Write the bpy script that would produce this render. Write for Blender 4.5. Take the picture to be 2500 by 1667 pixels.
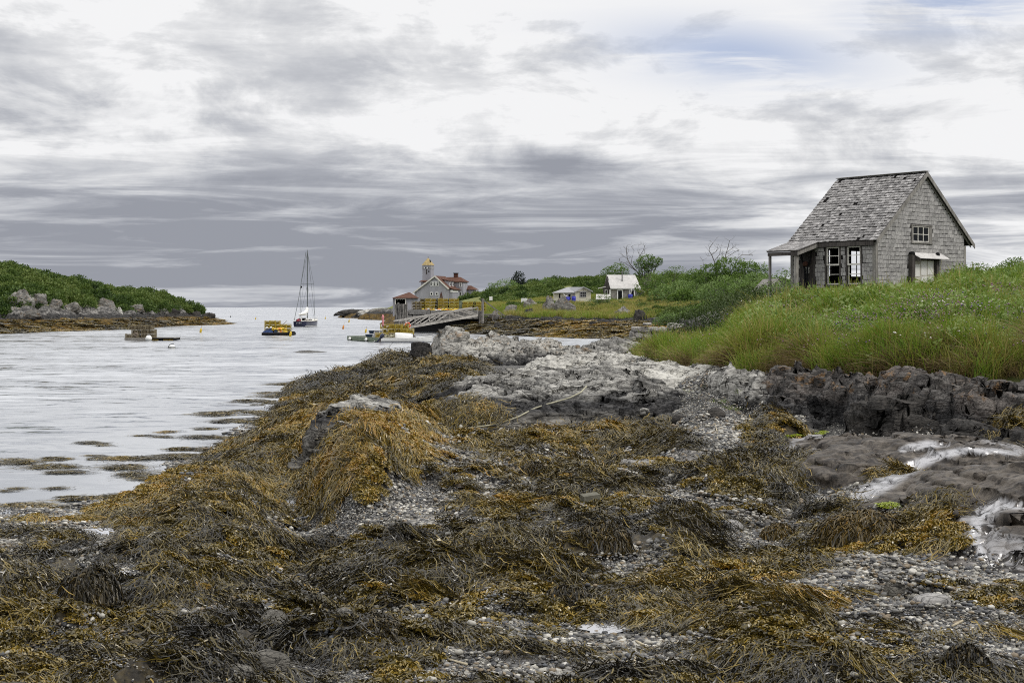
import bpy, math, random
import numpy as np
from mathutils import Vector, Matrix, Euler

# ------------------------------------------------------------------ clearing
for o in list(bpy.data.objects):
    bpy.data.objects.remove(o)
SC = bpy.context.scene
COL = SC.collection
random.seed(7)
RNG = np.random.default_rng(11)
R = math.radians

# ------------------------------------------------------------------ camera
# the photograph is 2500 px wide: a 50 mm lens, eye 3 m above low water
F, CX, HY, EYE = 3500.0, 1250.0, 750.0, 3.0
cam = bpy.data.cameras.new('camera')
cam.sensor_width = 36.0
cam.lens = 36.0 * F / 2500.0
cam.shift_y = -(833.5 - HY) / 2500.0
cam.clip_start = 0.1
cam.clip_end = 20000.0
co = bpy.data.objects.new('camera', cam)
co.location = (0, 0, EYE)
co.rotation_euler = (R(90), 0, 0)
COL.objects.link(co)
SC.camera = co


class NT:
    """small helper that writes node trees"""
    def __init__(s, tree):
        s.t = tree
        s.n = tree.nodes
        s.l = tree.links
        s.n.clear()

    def node(s, kind, ins=None, **props):
        n = s.n.new(kind)
        for k, v in props.items():
            setattr(n, k, v)
        for k, v in (ins or {}).items():
            s.put(n.inputs[k], v)
        return n

    def put(s, sock, v):
        if isinstance(v, bpy.types.NodeSocket):
            s.l.new(v, sock)
        elif v is not None:
            if isinstance(v, (tuple, list)) and len(v) == 3 and sock.type == 'RGBA':
                v = (*v, 1.0)
            sock.default_value = v

    def m(s, op, a, b=None, c=None, clamp=False):
        n = s.node('ShaderNodeMath', operation=op, use_clamp=clamp)
        s.put(n.inputs[0], a)
        if b is not None:
            s.put(n.inputs[1], b)
        if c is not None:
            s.put(n.inputs[2], c)
        return n.outputs[0]

    def mul(s, a, b): return s.m('MULTIPLY', a, b)
    def add(s, a, b): return s.m('ADD', a, b)
    def sub(s, a, b): return s.m('SUBTRACT', a, b)

    def vm(s, op, a, b=None):
        n = s.node('ShaderNodeVectorMath', operation=op)
        s.put(n.inputs[0], a)
        if b is not None:
            s.put(n.inputs[1], b)
        return n.outputs[0]

    def ss(s, x, lo, hi, a=0.0, b=1.0):
        n = s.node('ShaderNodeMapRange', interpolation_type='SMOOTHSTEP', clamp=True)
        for i, v in enumerate((x, lo, hi, a, b)):
            s.put(n.inputs[i], v)
        return n.outputs[0]

    def mix(s, f, a, b, mode='MIX'):
        n = s.node('ShaderNodeMix', data_type='RGBA', blend_type=mode)
        s.put(n.inputs[0], f)
        s.put(n.inputs[6], a)
        s.put(n.inputs[7], b)
        return n.outputs[2]

    def noise(s, vec, scale, detail=4.0, rough=0.55, dist=0.0, out=0):
        n = s.node('ShaderNodeTexNoise')
        s.put(n.inputs['Vector'], vec)
        n.inputs['Scale'].default_value = scale
        n.inputs['Detail'].default_value = detail
        n.inputs['Roughness'].default_value = rough
        n.inputs['Distortion'].default_value = dist
        return n.outputs[out]

    def voro(s, vec, scale, feature='F1', out='Distance'):
        n = s.node('ShaderNodeTexVoronoi', feature=feature)
        s.put(n.inputs['Vector'], vec)
        n.inputs['Scale'].default_value = scale
        return n.outputs[out]

    def ramp(s, f, stops, interp='LINEAR'):
        n = s.node('ShaderNodeValToRGB')
        s.put(n.inputs[0], f)
        cr = n.color_ramp
        cr.interpolation = interp
        while len(cr.elements) < len(stops):
            cr.elements.new(0.5)
        for e, (p, c) in zip(cr.elements, stops):
            e.position = p
            e.color = (*c, 1.0) if len(c) == 3 else c
        return n.outputs[0]

    def comb(s, x, y, z):
        n = s.node('ShaderNodeCombineXYZ')
        for i, v in enumerate((x, y, z)):
            s.put(n.inputs[i], v)
        return n.outputs[0]

    def sep(s, v):
        n = s.node('ShaderNodeSeparateXYZ')
        s.put(n.inputs[0], v)
        return n.outputs

    def pos(s): return s.node('ShaderNodeNewGeometry').outputs['Position']
    def objco(s): return s.node('ShaderNodeTexCoord').outputs['Object']
    def rand(s): return s.node('ShaderNodeObjectInfo').outputs['Random']

    def attr(s, name, typ='GEOMETRY', out='Fac'):
        return s.node('ShaderNodeAttribute', attribute_name=name, attribute_type=typ).outputs[out]

    def bump(s, h, strength=0.5, dist=0.05, normal=None):
        n = s.node('ShaderNodeBump')
        n.inputs['Strength'].default_value = strength
        s.put(n.inputs['Distance'], dist)
        s.put(n.inputs['Height'], h)
        if normal is not None:
            s.put(n.inputs['Normal'], normal)
        return n.outputs[0]

    def pbsdf(s, col, rough=0.8, spec=0.3, normal=None, **kw):
        n = s.node('ShaderNodeBsdfPrincipled')
        s.put(n.inputs['Base Color'], col)
        s.put(n.inputs['Roughness'], rough)
        s.put(n.inputs['Specular IOR Level'], spec)
        if normal is not None:
            s.put(n.inputs['Normal'], normal)
        for k, v in kw.items():
            s.put(n.inputs[k], v)
        return n.outputs[0]

    def out(s, sh):
        o = s.node('ShaderNodeOutputMaterial')
        s.l.new(sh, o.inputs['Surface'])


# ------------------------------------------------------------------ sky
SUN_AZ, SUN_EL = R(118), R(48)          # from the right, a little behind the camera
W = bpy.data.worlds.new('World')
SC.world = W
W.use_nodes = True
t = NT(W.node_tree)
d = t.node('ShaderNodeTexCoord').outputs['Generated']
dx, dy, dz = t.sep(d)
el = t.m('MAXIMUM', dz, 0.0)
az = t.m('ARCTAN2', dx, dy)                                   # 0 straight out to sea
sky = t.node('ShaderNodeTexSky', sky_type='NISHITA', sun_disc=False, sun_elevation=SUN_EL, sun_rotation=SUN_AZ)
sky.altitude = 0
# cloud layers seen on a plane overhead
inv = t.m('DIVIDE', 1.0, t.add(el, 0.055))
pl = t.comb(t.mul(dx, inv), t.mul(dy, inv), 0.0)
wv = t.noise(pl, 0.7, 3.0, 0.5, 0, out=1)
pw = t.vm('ADD', pl, t.vm('MULTIPLY', t.vm('SUBTRACT', wv, (0.5, 0.5, 0.5)), (1.1, 1.1, 1.1)))
n_big = t.noise(t.vm('MULTIPLY', pw, (0.55, 1.0, 1.0)), 0.42, 5.0, 0.55)
n_mid = t.noise(t.vm('MULTIPLY', pw, (0.7, 1.5, 1.0)), 1.3, 7.0, 0.6)
n_str = t.noise(t.comb(t.mul(az, 3.6), t.mul(el, 40.0), 3.3), 1.6, 8.0, 0.62, 0.7)
n_puf = t.noise(t.comb(t.mul(az, 9.0), t.mul(el, 21.0), 8.1), 1.0, 8.0, 0.62, 0.35)
n_soft = t.noise(t.comb(t.mul(az, 2.6), t.mul(el, 9.0), 1.7), 2.0, 6.0, 0.56, 0.6)
def gauss(ca, ce, sa, se, tilt=0.0):
    a = t.m('DIVIDE', t.sub(az, ca), sa)
    e = t.m('DIVIDE', t.sub(t.sub(el, ce), t.mul(t.sub(az, ca), tilt)), se)
    return t.m('EXPONENT', t.mul(t.add(t.mul(a, a), t.mul(e, e)), -1.0))
# dark stratus lies low over the sea, thinner and lower to the right
low = t.ss(t.add(el, t.mul(t.sub(n_soft, 0.5), 0.06)), 0.042, 0.135, 1.0, 0.0)
right = t.ss(az, 0.03, 0.22, 1.0, 0.60)
hor = t.ss(el, 0.004, 0.022, 0.74, 1.0)
dens = t.mul(t.mul(low, right), hor)
lens = t.mul(gauss(0.03, 0.098, 0.060, 0.017, -0.05), 0.85)
lens2 = t.mul(gauss(0.10, 0.062, 0.09, 0.012, 0.0), 0.42)
lens3 = t.mul(gauss(-0.30, 0.125, 0.13, 0.026, 0.05), 0.52)
dens = t.m('MAXIMUM', dens, t.m('MAXIMUM', lens, t.m('MAXIMUM', lens2, lens3)))
st = t.ss(n_str, 0.34, 0.66, -0.42, 0.42)
dens = t.add(dens, t.mul(st, t.add(0.10, t.mul(low, 0.95))))
dens = t.add(dens, t.mul(t.sub(n_mid, 0.5), 0.55))
dens = t.add(dens, t.mul(t.sub(n_soft, 0.52), 1.35))
dens = t.add(dens, t.mul(t.sub(n_big, 0.5), 0.30))
upper = t.ss(el, 0.05, 0.12)
dens = t.add(dens, t.mul(upper, t.add(0.08, t.add(t.mul(t.sub(n_puf, 0.5), 1.05), t.ss(n_puf, 0.40, 0.60, -0.14, 0.14)))))
dens = t.m('MAXIMUM', t.m('MINIMUM', dens, 1.0), 0.0)
cloud = t.ramp(dens, [(0.0, (7.6, 7.62, 7.7)), (0.2, (6.3, 6.36, 6.5)), (0.48, (4.6, 4.72, 5.02)), (0.75, (3.35, 3.48, 3.85)), (1.0, (2.65, 2.78, 3.16))])
# thin blue openings high on the right
hole = t.m('MAXIMUM', gauss(0.155, 0.172, 0.085, 0.020, -0.10), gauss(0.300, 0.200, 0.07, 0.022, 0.08))
hole = t.mul(hole, t.ss(t.add(n_mid, t.mul(n_str, 0.5)), 0.58, 0.80, 0.10, 1.0))
blue = t.mix(0.35, (4.1, 4.6, 6.4), sky.outputs[0])
colr = t.mix(t.mul(hole, 0.9), cloud, blue)
# overhead, out of view, the overcast is brightened to light the ground
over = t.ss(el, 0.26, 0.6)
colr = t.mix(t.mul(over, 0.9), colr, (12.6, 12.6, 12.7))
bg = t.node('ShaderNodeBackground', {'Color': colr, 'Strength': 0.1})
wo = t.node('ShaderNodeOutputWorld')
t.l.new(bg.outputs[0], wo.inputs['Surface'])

sun = bpy.data.lights.new('sun', 'SUN')
sun.energy = 1.5
sun.angle = R(12)
sun.color = (1.0, 0.96, 0.9)
so = bpy.data.objects.new('sun', sun)
COL.objects.link(so)
sdir = Vector((math.sin(SUN_AZ) * math.cos(SUN_EL), math.cos(SUN_AZ) * math.cos(SUN_EL), math.sin(SUN_EL)))
so.rotation_euler = sdir.to_track_quat('Z', 'Y').to_euler()

SC.view_settings.view_transform = 'Standard'
SC.view_settings.look = 'None'
SC.view_settings.gamma = 1.0
SC.view_settings.use_curve_mapping = False
SC.view_settings.exposure = 0.25
SC.cycles.use_denoising = False
SC.cycles.filter_width = 1.05
SC.cycles.sample_clamp_indirect = 4.0
SC.cycles.sample_clamp_direct = 6.0
SC.cycles.max_bounces = 6
SC.cycles.transparent_max_bounces = 8
SC.cycles.caustics_reflective = False
SC.cycles.caustics_refractive = False


# ------------------------------------------------------------------ geometry helpers
def at(px, py, Y):
    """the point seen at (px, py) of the photograph at a distance of Y metres"""
    return Vector(((px - CX) / F * Y, Y, EYE - (py - HY) / F * Y))

def onz(px, py, z):
    """the point seen at (px, py) that lies at height z"""
    return at(px, py, (EYE - z) * F / (py - HY))


class MB:
    """collects simple shapes into one mesh"""
    def __init__(s):
        s.v, s.f = [], []

    def raw(s, vs, fs):
        o = len(s.v)
        s.v += [tuple(v) for v in vs]
        s.f += [tuple(i + o for i in f) for f in fs]
        return s

    def box(s, c, size, rz=0.0, M=None):
        x, y, z = (k / 2 for k in size)
        M = (Matrix.Translation(c) @ Matrix.Rotation(rz, 4, 'Z')) if M is None else M
        vs = [M @ Vector((i * x, j * y, k * z)) for k in (-1, 1) for j in (-1, 1) for i in (-1, 1)]
        return s.raw(vs, [(0, 2, 3, 1), (4, 5, 7, 6), (0, 1, 5, 4), (2, 6, 7, 3), (0, 4, 6, 2), (1, 3, 7, 5)])

    def span(s, a, b):
        """box between two corners"""
        a, b = Vector(a), Vector(b)
        return s.box((a + b) / 2, [abs(b[i] - a[i]) for i in range(3)])

    def beam(s, p, q, w, h=None):
        p, q = Vector(p), Vector(q)
        h = w if h is None else h
        dd = q - p
        L = dd.length
        M = Matrix.Translation((p + q) / 2) @ dd.to_track_quat('X', 'Z').to_matrix().to_4x4()
        return s.box(None, (L, w, h), M=M)

    def tube(s, pts, rad, n=6, caps=True):
        pts = [Vector(p) for p in pts]
        rad = [rad] * len(pts) if not hasattr(rad, '__len__') else rad
        vs, fs = [], []
        for i, p in enumerate(pts):
            a, b = pts[max(i - 1, 0)], pts[min(i + 1, len(pts) - 1)]
            q = (b - a).to_track_quat('Z', 'Y')
            for k in range(n):
                an = 2 * math.pi * k / n
                vs.append(p + q @ Vector((math.cos(an) * rad[i], math.sin(an) * rad[i], 0)))
        for i in range(len(pts) - 1):
            for k in range(n):
                k2 = (k + 1) % n
                fs.append((i * n + k, i * n + k2, (i + 1) * n + k2, (i + 1) * n + k))
        if caps:
            fs.append(tuple(range(n - 1, -1, -1)))
            fs.append(tuple((len(pts) - 1) * n + k for k in range(n)))
        return s.raw(vs, fs)

    def lathe(s, prof, n=12, c=(0, 0, 0), M=None):
        """prof: (r, z) pairs"""
        M = Matrix.Translation(c) if M is None else M
        vs, fs = [], []
        for r, z in prof:
            for k in range(n):
                a = 2 * math.pi * k / n
                vs.append(M @ Vector((r * math.cos(a), r * math.sin(a), z)))
        for i in range(len(prof) - 1):
            for k in range(n):
                k2 = (k + 1) % n
                fs.append((i * n + k, i * n + k2, (i + 1) * n + k2, (i + 1) * n + k))
        fs.append(tuple(range(n - 1, -1, -1)))
        fs.append(tuple((len(prof) - 1) * n + k for k in range(n)))
        return s.raw(vs, fs)

    def prism(s, poly, d):
        """poly: 3D points of a flat face, d: offset vector"""
        n = len(poly)
        d = Vector(d)
        p = [Vector(q) for q in poly]
        fs = [tuple(range(n)), tuple(range(2 * n - 1, n - 1, -1))]
        fs += [(i, i + n, (i + 1) % n + n, (i + 1) % n) for i in range(n)]
        return s.raw(p + [q + d for q in p], fs)

    def mesh(s, name, mat, smooth=False):
        me = bpy.data.meshes.new(name)
        me.from_pydata(s.v, [], s.f)
        me.update()
        bm_fix(me)
        if mat is not None:
            me.materials.append(mat)
        if smooth:
            me.polygons.foreach_set('use_smooth', [True] * len(me.polygons))
        return me

    def build(s, name, mat, parent=None, smooth=False):
        return link(name, s.mesh(name, mat, smooth), parent)


def bm_fix(me):
    import bmesh
    b = bmesh.new()
    b.from_mesh(me)
    bmesh.ops.recalc_face_normals(b, faces=b.faces)
    b.to_mesh(me)
    b.free()


def link(name, me, parent=None, loc=None, rot=None, scale=None):
    o = bpy.data.objects.new(name, me)
    COL.objects.link(o)
    if parent is not None:
        o.parent = parent
    if loc is not None:
        o.location = loc
    if rot is not None:
        o.rotation_euler = rot
    if scale is not None:
        o.scale = scale
    return o


def tag(o, label=None, cat=None, group=None, kind=None):
    for k, v in (('label', label), ('category', cat), ('group', group), ('kind', kind)):
        if v:
            o[k] = v
    return o


def thing(name, label, cat, loc=(0, 0, 0), rz=0.0, group=None):
    o = bpy.data.objects.new(name, None)
    o.empty_display_size = 0.2
    COL.objects.link(o)
    o.location = loc
    o.rotation_euler = (0, 0, rz) if not hasattr(rz, '__len__') else rz
    return tag(o, label, cat, group)


KIDS = {}
def copy_tree(o, loc, rz, label, group=None):
    """a copy of a thing with copies of its parts and sub-parts, sharing mesh data"""
    def cp(src, par):
        c = src.copy()
        COL.objects.link(c)
        if par is not None:
            c.parent = par
        for ch in src.children:
            cp(ch, c)
        return c
    c = cp(o, None)
    c.location = loc
    c.rotation_euler = (0, 0, rz) if not hasattr(rz, '__len__') else rz
    c['label'] = label
    if group:
        c['group'] = group
    return c


def npmesh(name, V, Fq, mat, smooth=True, attrs=None):
    """mesh from numpy arrays; Fq: (n,4) or (n,3) indices"""
    me = bpy.data.meshes.new(name)
    V = np.asarray(V, np.float32)
    Fq = np.asarray(Fq, np.int32)
    k = Fq.shape[1]
    me.vertices.add(len(V))
    me.vertices.foreach_set('co', V.ravel())
    me.loops.add(Fq.size)
    me.loops.foreach_set('vertex_index', Fq.ravel())
    me.polygons.add(len(Fq))
    me.polygons.foreach_set('loop_start', np.arange(0, Fq.size, k, dtype=np.int32))
    me.polygons.foreach_set('loop_total', np.full(len(Fq), k, np.int32))
    if smooth:
        me.polygons.foreach_set('use_smooth', np.ones(len(Fq), bool))
    for an, arr in (attrs or {}).items():
        arr = np.asarray(arr, np.float32)
        if arr.ndim == 1:
            a = me.attributes.new(an, 'FLOAT', 'POINT')
            a.data.foreach_set('value', arr)
        else:
            a = me.attributes.new(an, 'FLOAT_COLOR', 'POINT')
            a.data.foreach_set('color', arr.ravel())
    if mat is not None:
        me.materials.append(mat)
    me.update()
    me.validate()
    return me


# ------------------------------------------------------------------ noise
def _h(ix, iy, iz, seed):
    h = (ix.astype(np.uint32) * np.uint32(374761393) + iy.astype(np.uint32) * np.uint32(668265263) + iz.astype(np.uint32) * np.uint32(2147483647 - 5 * 1013) + np.uint32((seed * 974634777) & 0xffffffff))
    h = (h ^ (h >> np.uint32(13))) * np.uint32(1274126177)
    h = (h ^ (h >> np.uint32(15))) * np.uint32(2246822519)
    return ((h ^ (h >> np.uint32(16))) & np.uint32(0xffffff)).astype(np.float32) / np.float32(0x7fffff) - 1.0

def vn2(x, y, seed=0):
    x = np.asarray(x, np.float64); y = np.asarray(y, np.float64)
    fx, fy = np.floor(x), np.floor(y)
    ix, iy = fx.astype(np.int64), fy.astype(np.int64)
    u, v = x - fx, y - fy
    u = u * u * u * (u * (u * 6 - 15) + 10); v = v * v * v * (v * (v * 6 - 15) + 10)
    z = np.zeros_like(ix)
    a, b = _h(ix, iy, z, seed), _h(ix + 1, iy, z, seed)
    c, dd = _h(ix, iy + 1, z, seed), _h(ix + 1, iy + 1, z, seed)
    return (a * (1 - u) + b * u) * (1 - v) + (c * (1 - u) + dd * u) * v

def vn3(x, y, z, seed=0):
    fx, fy, fz = np.floor(x), np.floor(y), np.floor(z)
    ix, iy, iz = fx.astype(np.int64), fy.astype(np.int64), fz.astype(np.int64)
    u, v, w = x - fx, y - fy, z - fz
    u = u * u * (3 - 2 * u); v = v * v * (3 - 2 * v); w = w * w * (3 - 2 * w)
    r = 0
    for k in (0, 1):
        a, b = _h(ix, iy, iz + k, seed), _h(ix + 1, iy, iz + k, seed)
        c, dd = _h(ix, iy + 1, iz + k, seed), _h(ix + 1, iy + 1, iz + k, seed)
        s = (a * (1 - u) + b * u) * (1 - v) + (c * (1 - u) + dd * u) * v
        r = r + s * (w if k else (1 - w))
    return r

def fbm2(x, y, oct=4, seed=0, gain=0.5):
    a, s, f = 1.0, 0, 1.0
    for i in range(oct):
        s = s + a * vn2(x * f + 13.7 * i, y * f - 7.1 * i, seed + i)
        a *= gain; f *= 2.03
    return s

def fbm3(x, y, z, oct=4, seed=0, gain=0.5):
    a, s, f = 1.0, 0, 1.0
    for i in range(oct):
        s = s + a * vn3(x * f + 13.7 * i, y * f - 7.1 * i, z * f + 3.3 * i, seed + i)
        a *= gain; f *= 2.03
    return s

def sstep(x, lo, hi):
    k = np.clip((x - lo) / (hi - lo), 0, 1)
    return k * k * (3 - 2 * k)


class TPS:
    """thin-plate surface through survey points (X, Y, z), in (bearing, log distance)"""
    def __init__(s, pts, lam=2e-4):
        p = np.array([(X, Y, z) for X, Y, z in pts], float)
        s.c = s.w(p[:, 0], p[:, 1])
        n = len(p)
        K = s.k(np.linalg.norm(s.c[:, None] - s.c[None], axis=2)) + lam * np.eye(n)
        A = np.zeros((n + 3, n + 3))
        A[:n, :n] = K
        A[:n, n] = 1; A[:n, n + 1:] = s.c
        A[n, :n] = 1; A[n + 1:, :n] = s.c.T
        b = np.zeros(n + 3); b[:n] = p[:, 2]
        s.q = np.linalg.solve(A, b)

    @staticmethod
    def w(X, Y):
        Y = np.maximum(Y, 0.5)
        return np.stack([X / Y * 4.0, np.log(Y)], -1)

    @staticmethod
    def k(r):
        return np.where(r > 1e-9, r * r * np.log(np.maximum(r, 1e-9)), 0.0)

    def __call__(s, X, Y):
        X = np.asarray(X, float); Y = np.asarray(Y, float)
        sh = X.shape
        P = s.w(X.ravel(), Y.ravel())
        out = np.empty(len(P))
        for i in range(0, len(P), 60000):
            c = P[i:i + 60000]
            dd = np.sqrt((c[:, None, 0] - s.c[None, :, 0]) ** 2 + (c[:, None, 1] - s.c[None, :, 1]) ** 2)
            out[i:i + 60000] = s.k(dd) @ s.q[:-3] + s.q[-3] + c @ s.q[-2:]
        return out.reshape(sh)


def grid_faces(nr, nc):
    i = np.arange(nr - 1)[:, None] * nc + np.arange(nc - 1)[None]
    return np.stack([i, i + 1, i + 1 + nc, i + nc], -1).reshape(-1, 4)


def fan(name, mat, height, a0, a1, nc, y0, y1, nr, attrs=None):
    """a sheet of ground, finer near by and coarser far out"""
    Y = np.exp(np.linspace(math.log(y0), math.log(y1), nr))[:, None] * np.ones((1, nc))
    X = Y * np.linspace(a0, a1, nc)[None]
    Z = height(X, Y)
    V = np.stack([X, Y, Z], -1).reshape(-1, 3)
    at_ = {k: f(X, Y).ravel() for k, f in (attrs or {}).items()}
    o = link(name, npmesh(name, V, grid_faces(nr, nc), mat, True, at_))
    return o

# ------------------------------------------------------------------ materials
MATS = {}
def mat(name):
    m = bpy.data.materials.new(name)
    m.use_nodes = True
    MATS[name] = m
    return m, NT(m.node_tree)

def paint(name, c, rough=0.6, spec=0.3, var=0.18, scale=4.0, bump=0.15, dirt=None, streak=False):
    """a painted or plain surface with wear"""
    m, t = mat(name)
    o = t.objco()
    if streak:
        o = t.vm('MULTIPLY', o, (1.0, 1.0, 0.18))
    n = t.noise(o, scale, 6, 0.6)
    n2 = t.noise(o, scale * 6, 4, 0.6)
    c1 = tuple(k * (1 - var) for k in c); c2 = tuple(min(1, k * (1 + var)) for k in c)
    colr = t.mix(t.ss(t.add(n, t.mul(t.sub(n2, 0.5), 0.5)), 0.3, 0.7), c1, c2)
    if dirt:
        colr = t.mix(t.ss(n2, 0.5, 0.68, 0, 0.8), colr, dirt)
    t.out(t.pbsdf(colr, rough, spec, t.bump(t.add(n, n2), bump, 0.02)))
    return m

def wood(name, c, c2, scale=3.0, grain=(1, 1, 0.08), rough=0.85, rnd=0.5, bump=0.4):
    """weathered wood: grain along the axis with the small factor, each piece its own shade"""
    m, t = mat(name)
    r = t.rand()
    o = t.vm('ADD', t.objco(), t.comb(t.mul(r, 37.0), t.mul(r, 17.0), t.mul(r, 71.0)))
    g = t.noise(t.vm('MULTIPLY', o, grain), scale * 8, 6, 0.65)
    n = t.noise(o, scale, 4, 0.6)
    f = t.m('ADD', t.mul(g, 0.6), t.mul(n, 0.4))
    colr = t.mix(t.ss(f, 0.36, 0.64), c, c2)
    k = t.m('MULTIPLY_ADD', r, rnd, 1.0 - rnd * 0.55)
    colr = t.mix(1.0, colr, t.comb(k, k, k), 'MULTIPLY')
    t.out(t.pbsdf(colr, rough, 0.2, t.bump(g, bump, 0.01)))
    return m

M_shingle = wood('shingle_grey', (0.20, 0.193, 0.193), (0.46, 0.445, 0.43), 3.0, (1.4, 1.4, 0.12), rnd=0.5)
M_roofsh = wood('shingle_roof', (0.085, 0.082, 0.085), (0.47, 0.455, 0.44), 3.4, (1.2, 0.25, 1.2), rnd=0.85)
M_board = wood('board_grey', (0.14, 0.132, 0.122), (0.30, 0.285, 0.26), 2.0, (1, 1, 0.1), rnd=0.35)
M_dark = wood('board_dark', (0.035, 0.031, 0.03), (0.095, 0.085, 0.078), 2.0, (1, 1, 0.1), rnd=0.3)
M_back = paint('sheathing', (0.012, 0.011, 0.011), 0.95, 0.05)
M_gang = wood('gangway_timber', (0.20, 0.19, 0.175), (0.44, 0.42, 0.39), 1.0, (0.3, 1, 0.3), rnd=0.4)
M_wharf = wood('wharf_timber', (0.10, 0.092, 0.085), (0.30, 0.28, 0.26), 1.0, (0.3, 1, 0.3), rnd=0.5)
M_pile = wood('pile_timber', (0.05, 0.048, 0.045), (0.33, 0.31, 0.29), 1.2, (1.5, 1.5, 0.06), rnd=0.5)
M_white = paint('white_paint', (0.72, 0.72, 0.70), 0.5, 0.3, 0.06)
M_offwhite = paint('trim_cream', (0.66, 0.64, 0.58), 0.6, 0.3, 0.1, 5, 0.15, (0.3, 0.28, 0.24))
M_cream = paint('shed_cream', (0.52, 0.50, 0.42), 0.7, 0.2, 0.08, 1.5)
M_sheet = paint('hatch_sheet', (0.44, 0.42, 0.37), 0.7, 0.2, 0.16, 2.5, 0.2, (0.22, 0.19, 0.14), True)
M_paper = paint('paper', (0.62, 0.61, 0.58), 0.8, 0.1, 0.06, 6)
M_ink = paint('ink', (0.16, 0.17, 0.17), 0.8, 0.1)
M_black = paint('dark_void', (0.012, 0.012, 0.013), 0.9, 0.1)
M_red = paint('roof_red', (0.096, 0.047, 0.033), 0.85, 0.15, 0.25, 2.0, 0.2, (0.14, 0.085, 0.063))
M_brick = paint('chimney_brick', (0.085, 0.040, 0.03), 0.9, 0.1, 0.2, 6)
M_yroof = paint('tower_roof', (0.36, 0.27, 0.12), 0.85, 0.15, 0.2, 1.2, 0.2, (0.40, 0.37, 0.29))
M_stshingle = paint('station_wall', (0.33, 0.33, 0.36), 0.9, 0.1, 0.14, 1.1, 0.2, (0.24, 0.24, 0.265), True)
M_groof = paint('felt_roof', (0.30, 0.30, 0.31), 0.9, 0.1, 0.12, 2)
M_lroof = paint('cottage_roof', (0.50, 0.485, 0.47), 0.9, 0.1, 0.14, 2, 0.2, (0.34, 0.33, 0.32))
M_yellow = paint('yellow_wire', (0.40, 0.31, 0.045), 0.6, 0.3, 0.22, 8)
M_shadewire = paint('shaded_wire', (0.105, 0.085, 0.022), 0.8, 0.2, 0.4, 8)  # trap wire darkened to stand for shadow on the back row
M_ochre = paint('ochre_net', (0.20, 0.135, 0.022), 0.9, 0.1, 0.5, 9)
M_oldwire = paint('old_wire', (0.25, 0.215, 0.145), 0.9, 0.1, 0.3, 8)
M_oldnet = paint('old_net', (0.085, 0.065, 0.042), 0.9, 0.1, 0.4, 9)
M_ybuoy = paint('buoy_yellow', (0.72, 0.50, 0.045), 0.45, 0.4, 0.1, 8)
M_obuoy = paint('buoy_orange', (0.72, 0.28, 0.06), 0.45, 0.4, 0.1, 8)
M_wbuoy = paint('buoy_white', (0.80, 0.80, 0.77), 0.4, 0.4, 0.05, 5)
M_green = paint('dock_green', (0.185, 0.225, 0.165), 0.8, 0.2, 0.2, 3, 0.2, (0.10, 0.115, 0.08))
M_navy = paint('hull_navy', (0.010, 0.013, 0.045), 0.25, 0.5, 0.1, 1)
M_blue = paint('barrel_blue', (0.028, 0.035, 0.36), 0.45, 0.4, 0.12, 4)
M_tub = paint('tub_blue', (0.022, 0.045, 0.085), 0.5, 0.4, 0.2, 5)
M_rope = paint('rope_pale', (0.33, 0.315, 0.235), 0.9, 0.1, 0.2, 12)
M_metal = paint('mast_metal', (0.10, 0.115, 0.115), 0.4, 0.5, 0.15, 1)
M_pink = paint('cloth_pink', (0.62, 0.25, 0.27), 0.8, 0.1, 0.1, 6)
M_ring = paint('ring_orange', (0.70, 0.10, 0.03), 0.5, 0.3, 0.08, 5)
M_motor = paint('motor_navy', (0.018, 0.022, 0.05), 0.3, 0.5, 0.1, 6)
M_cloth = paint('bag_red', (0.22, 0.035, 0.05), 0.8, 0.1, 0.2, 6)
M_tarp = paint('tarp_blue', (0.025, 0.055, 0.16), 0.6, 0.3, 0.35, 7)
M_pole = paint('stove_pipe', (0.12, 0.12, 0.12), 0.5, 0.4, 0.15, 4)
M_stick = paint('stick_pale', (0.40, 0.35, 0.25), 0.85, 0.1, 0.2, 9)
M_driftw = paint('drift_board', (0.20, 0.165, 0.13), 0.85, 0.15, 0.25, 5)
M_feather = paint('feather_white', (0.75, 0.74, 0.72), 0.8, 0.1, 0.06)
M_conc = paint('concrete_block', (0.13, 0.125, 0.10), 0.9, 0.1, 0.25, 8, 0.3)
m, t = mat('window_glass')
t.out(t.pbsdf((0.010, 0.011, 0.012), 0.06, 0.12))
M_glass = m


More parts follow.
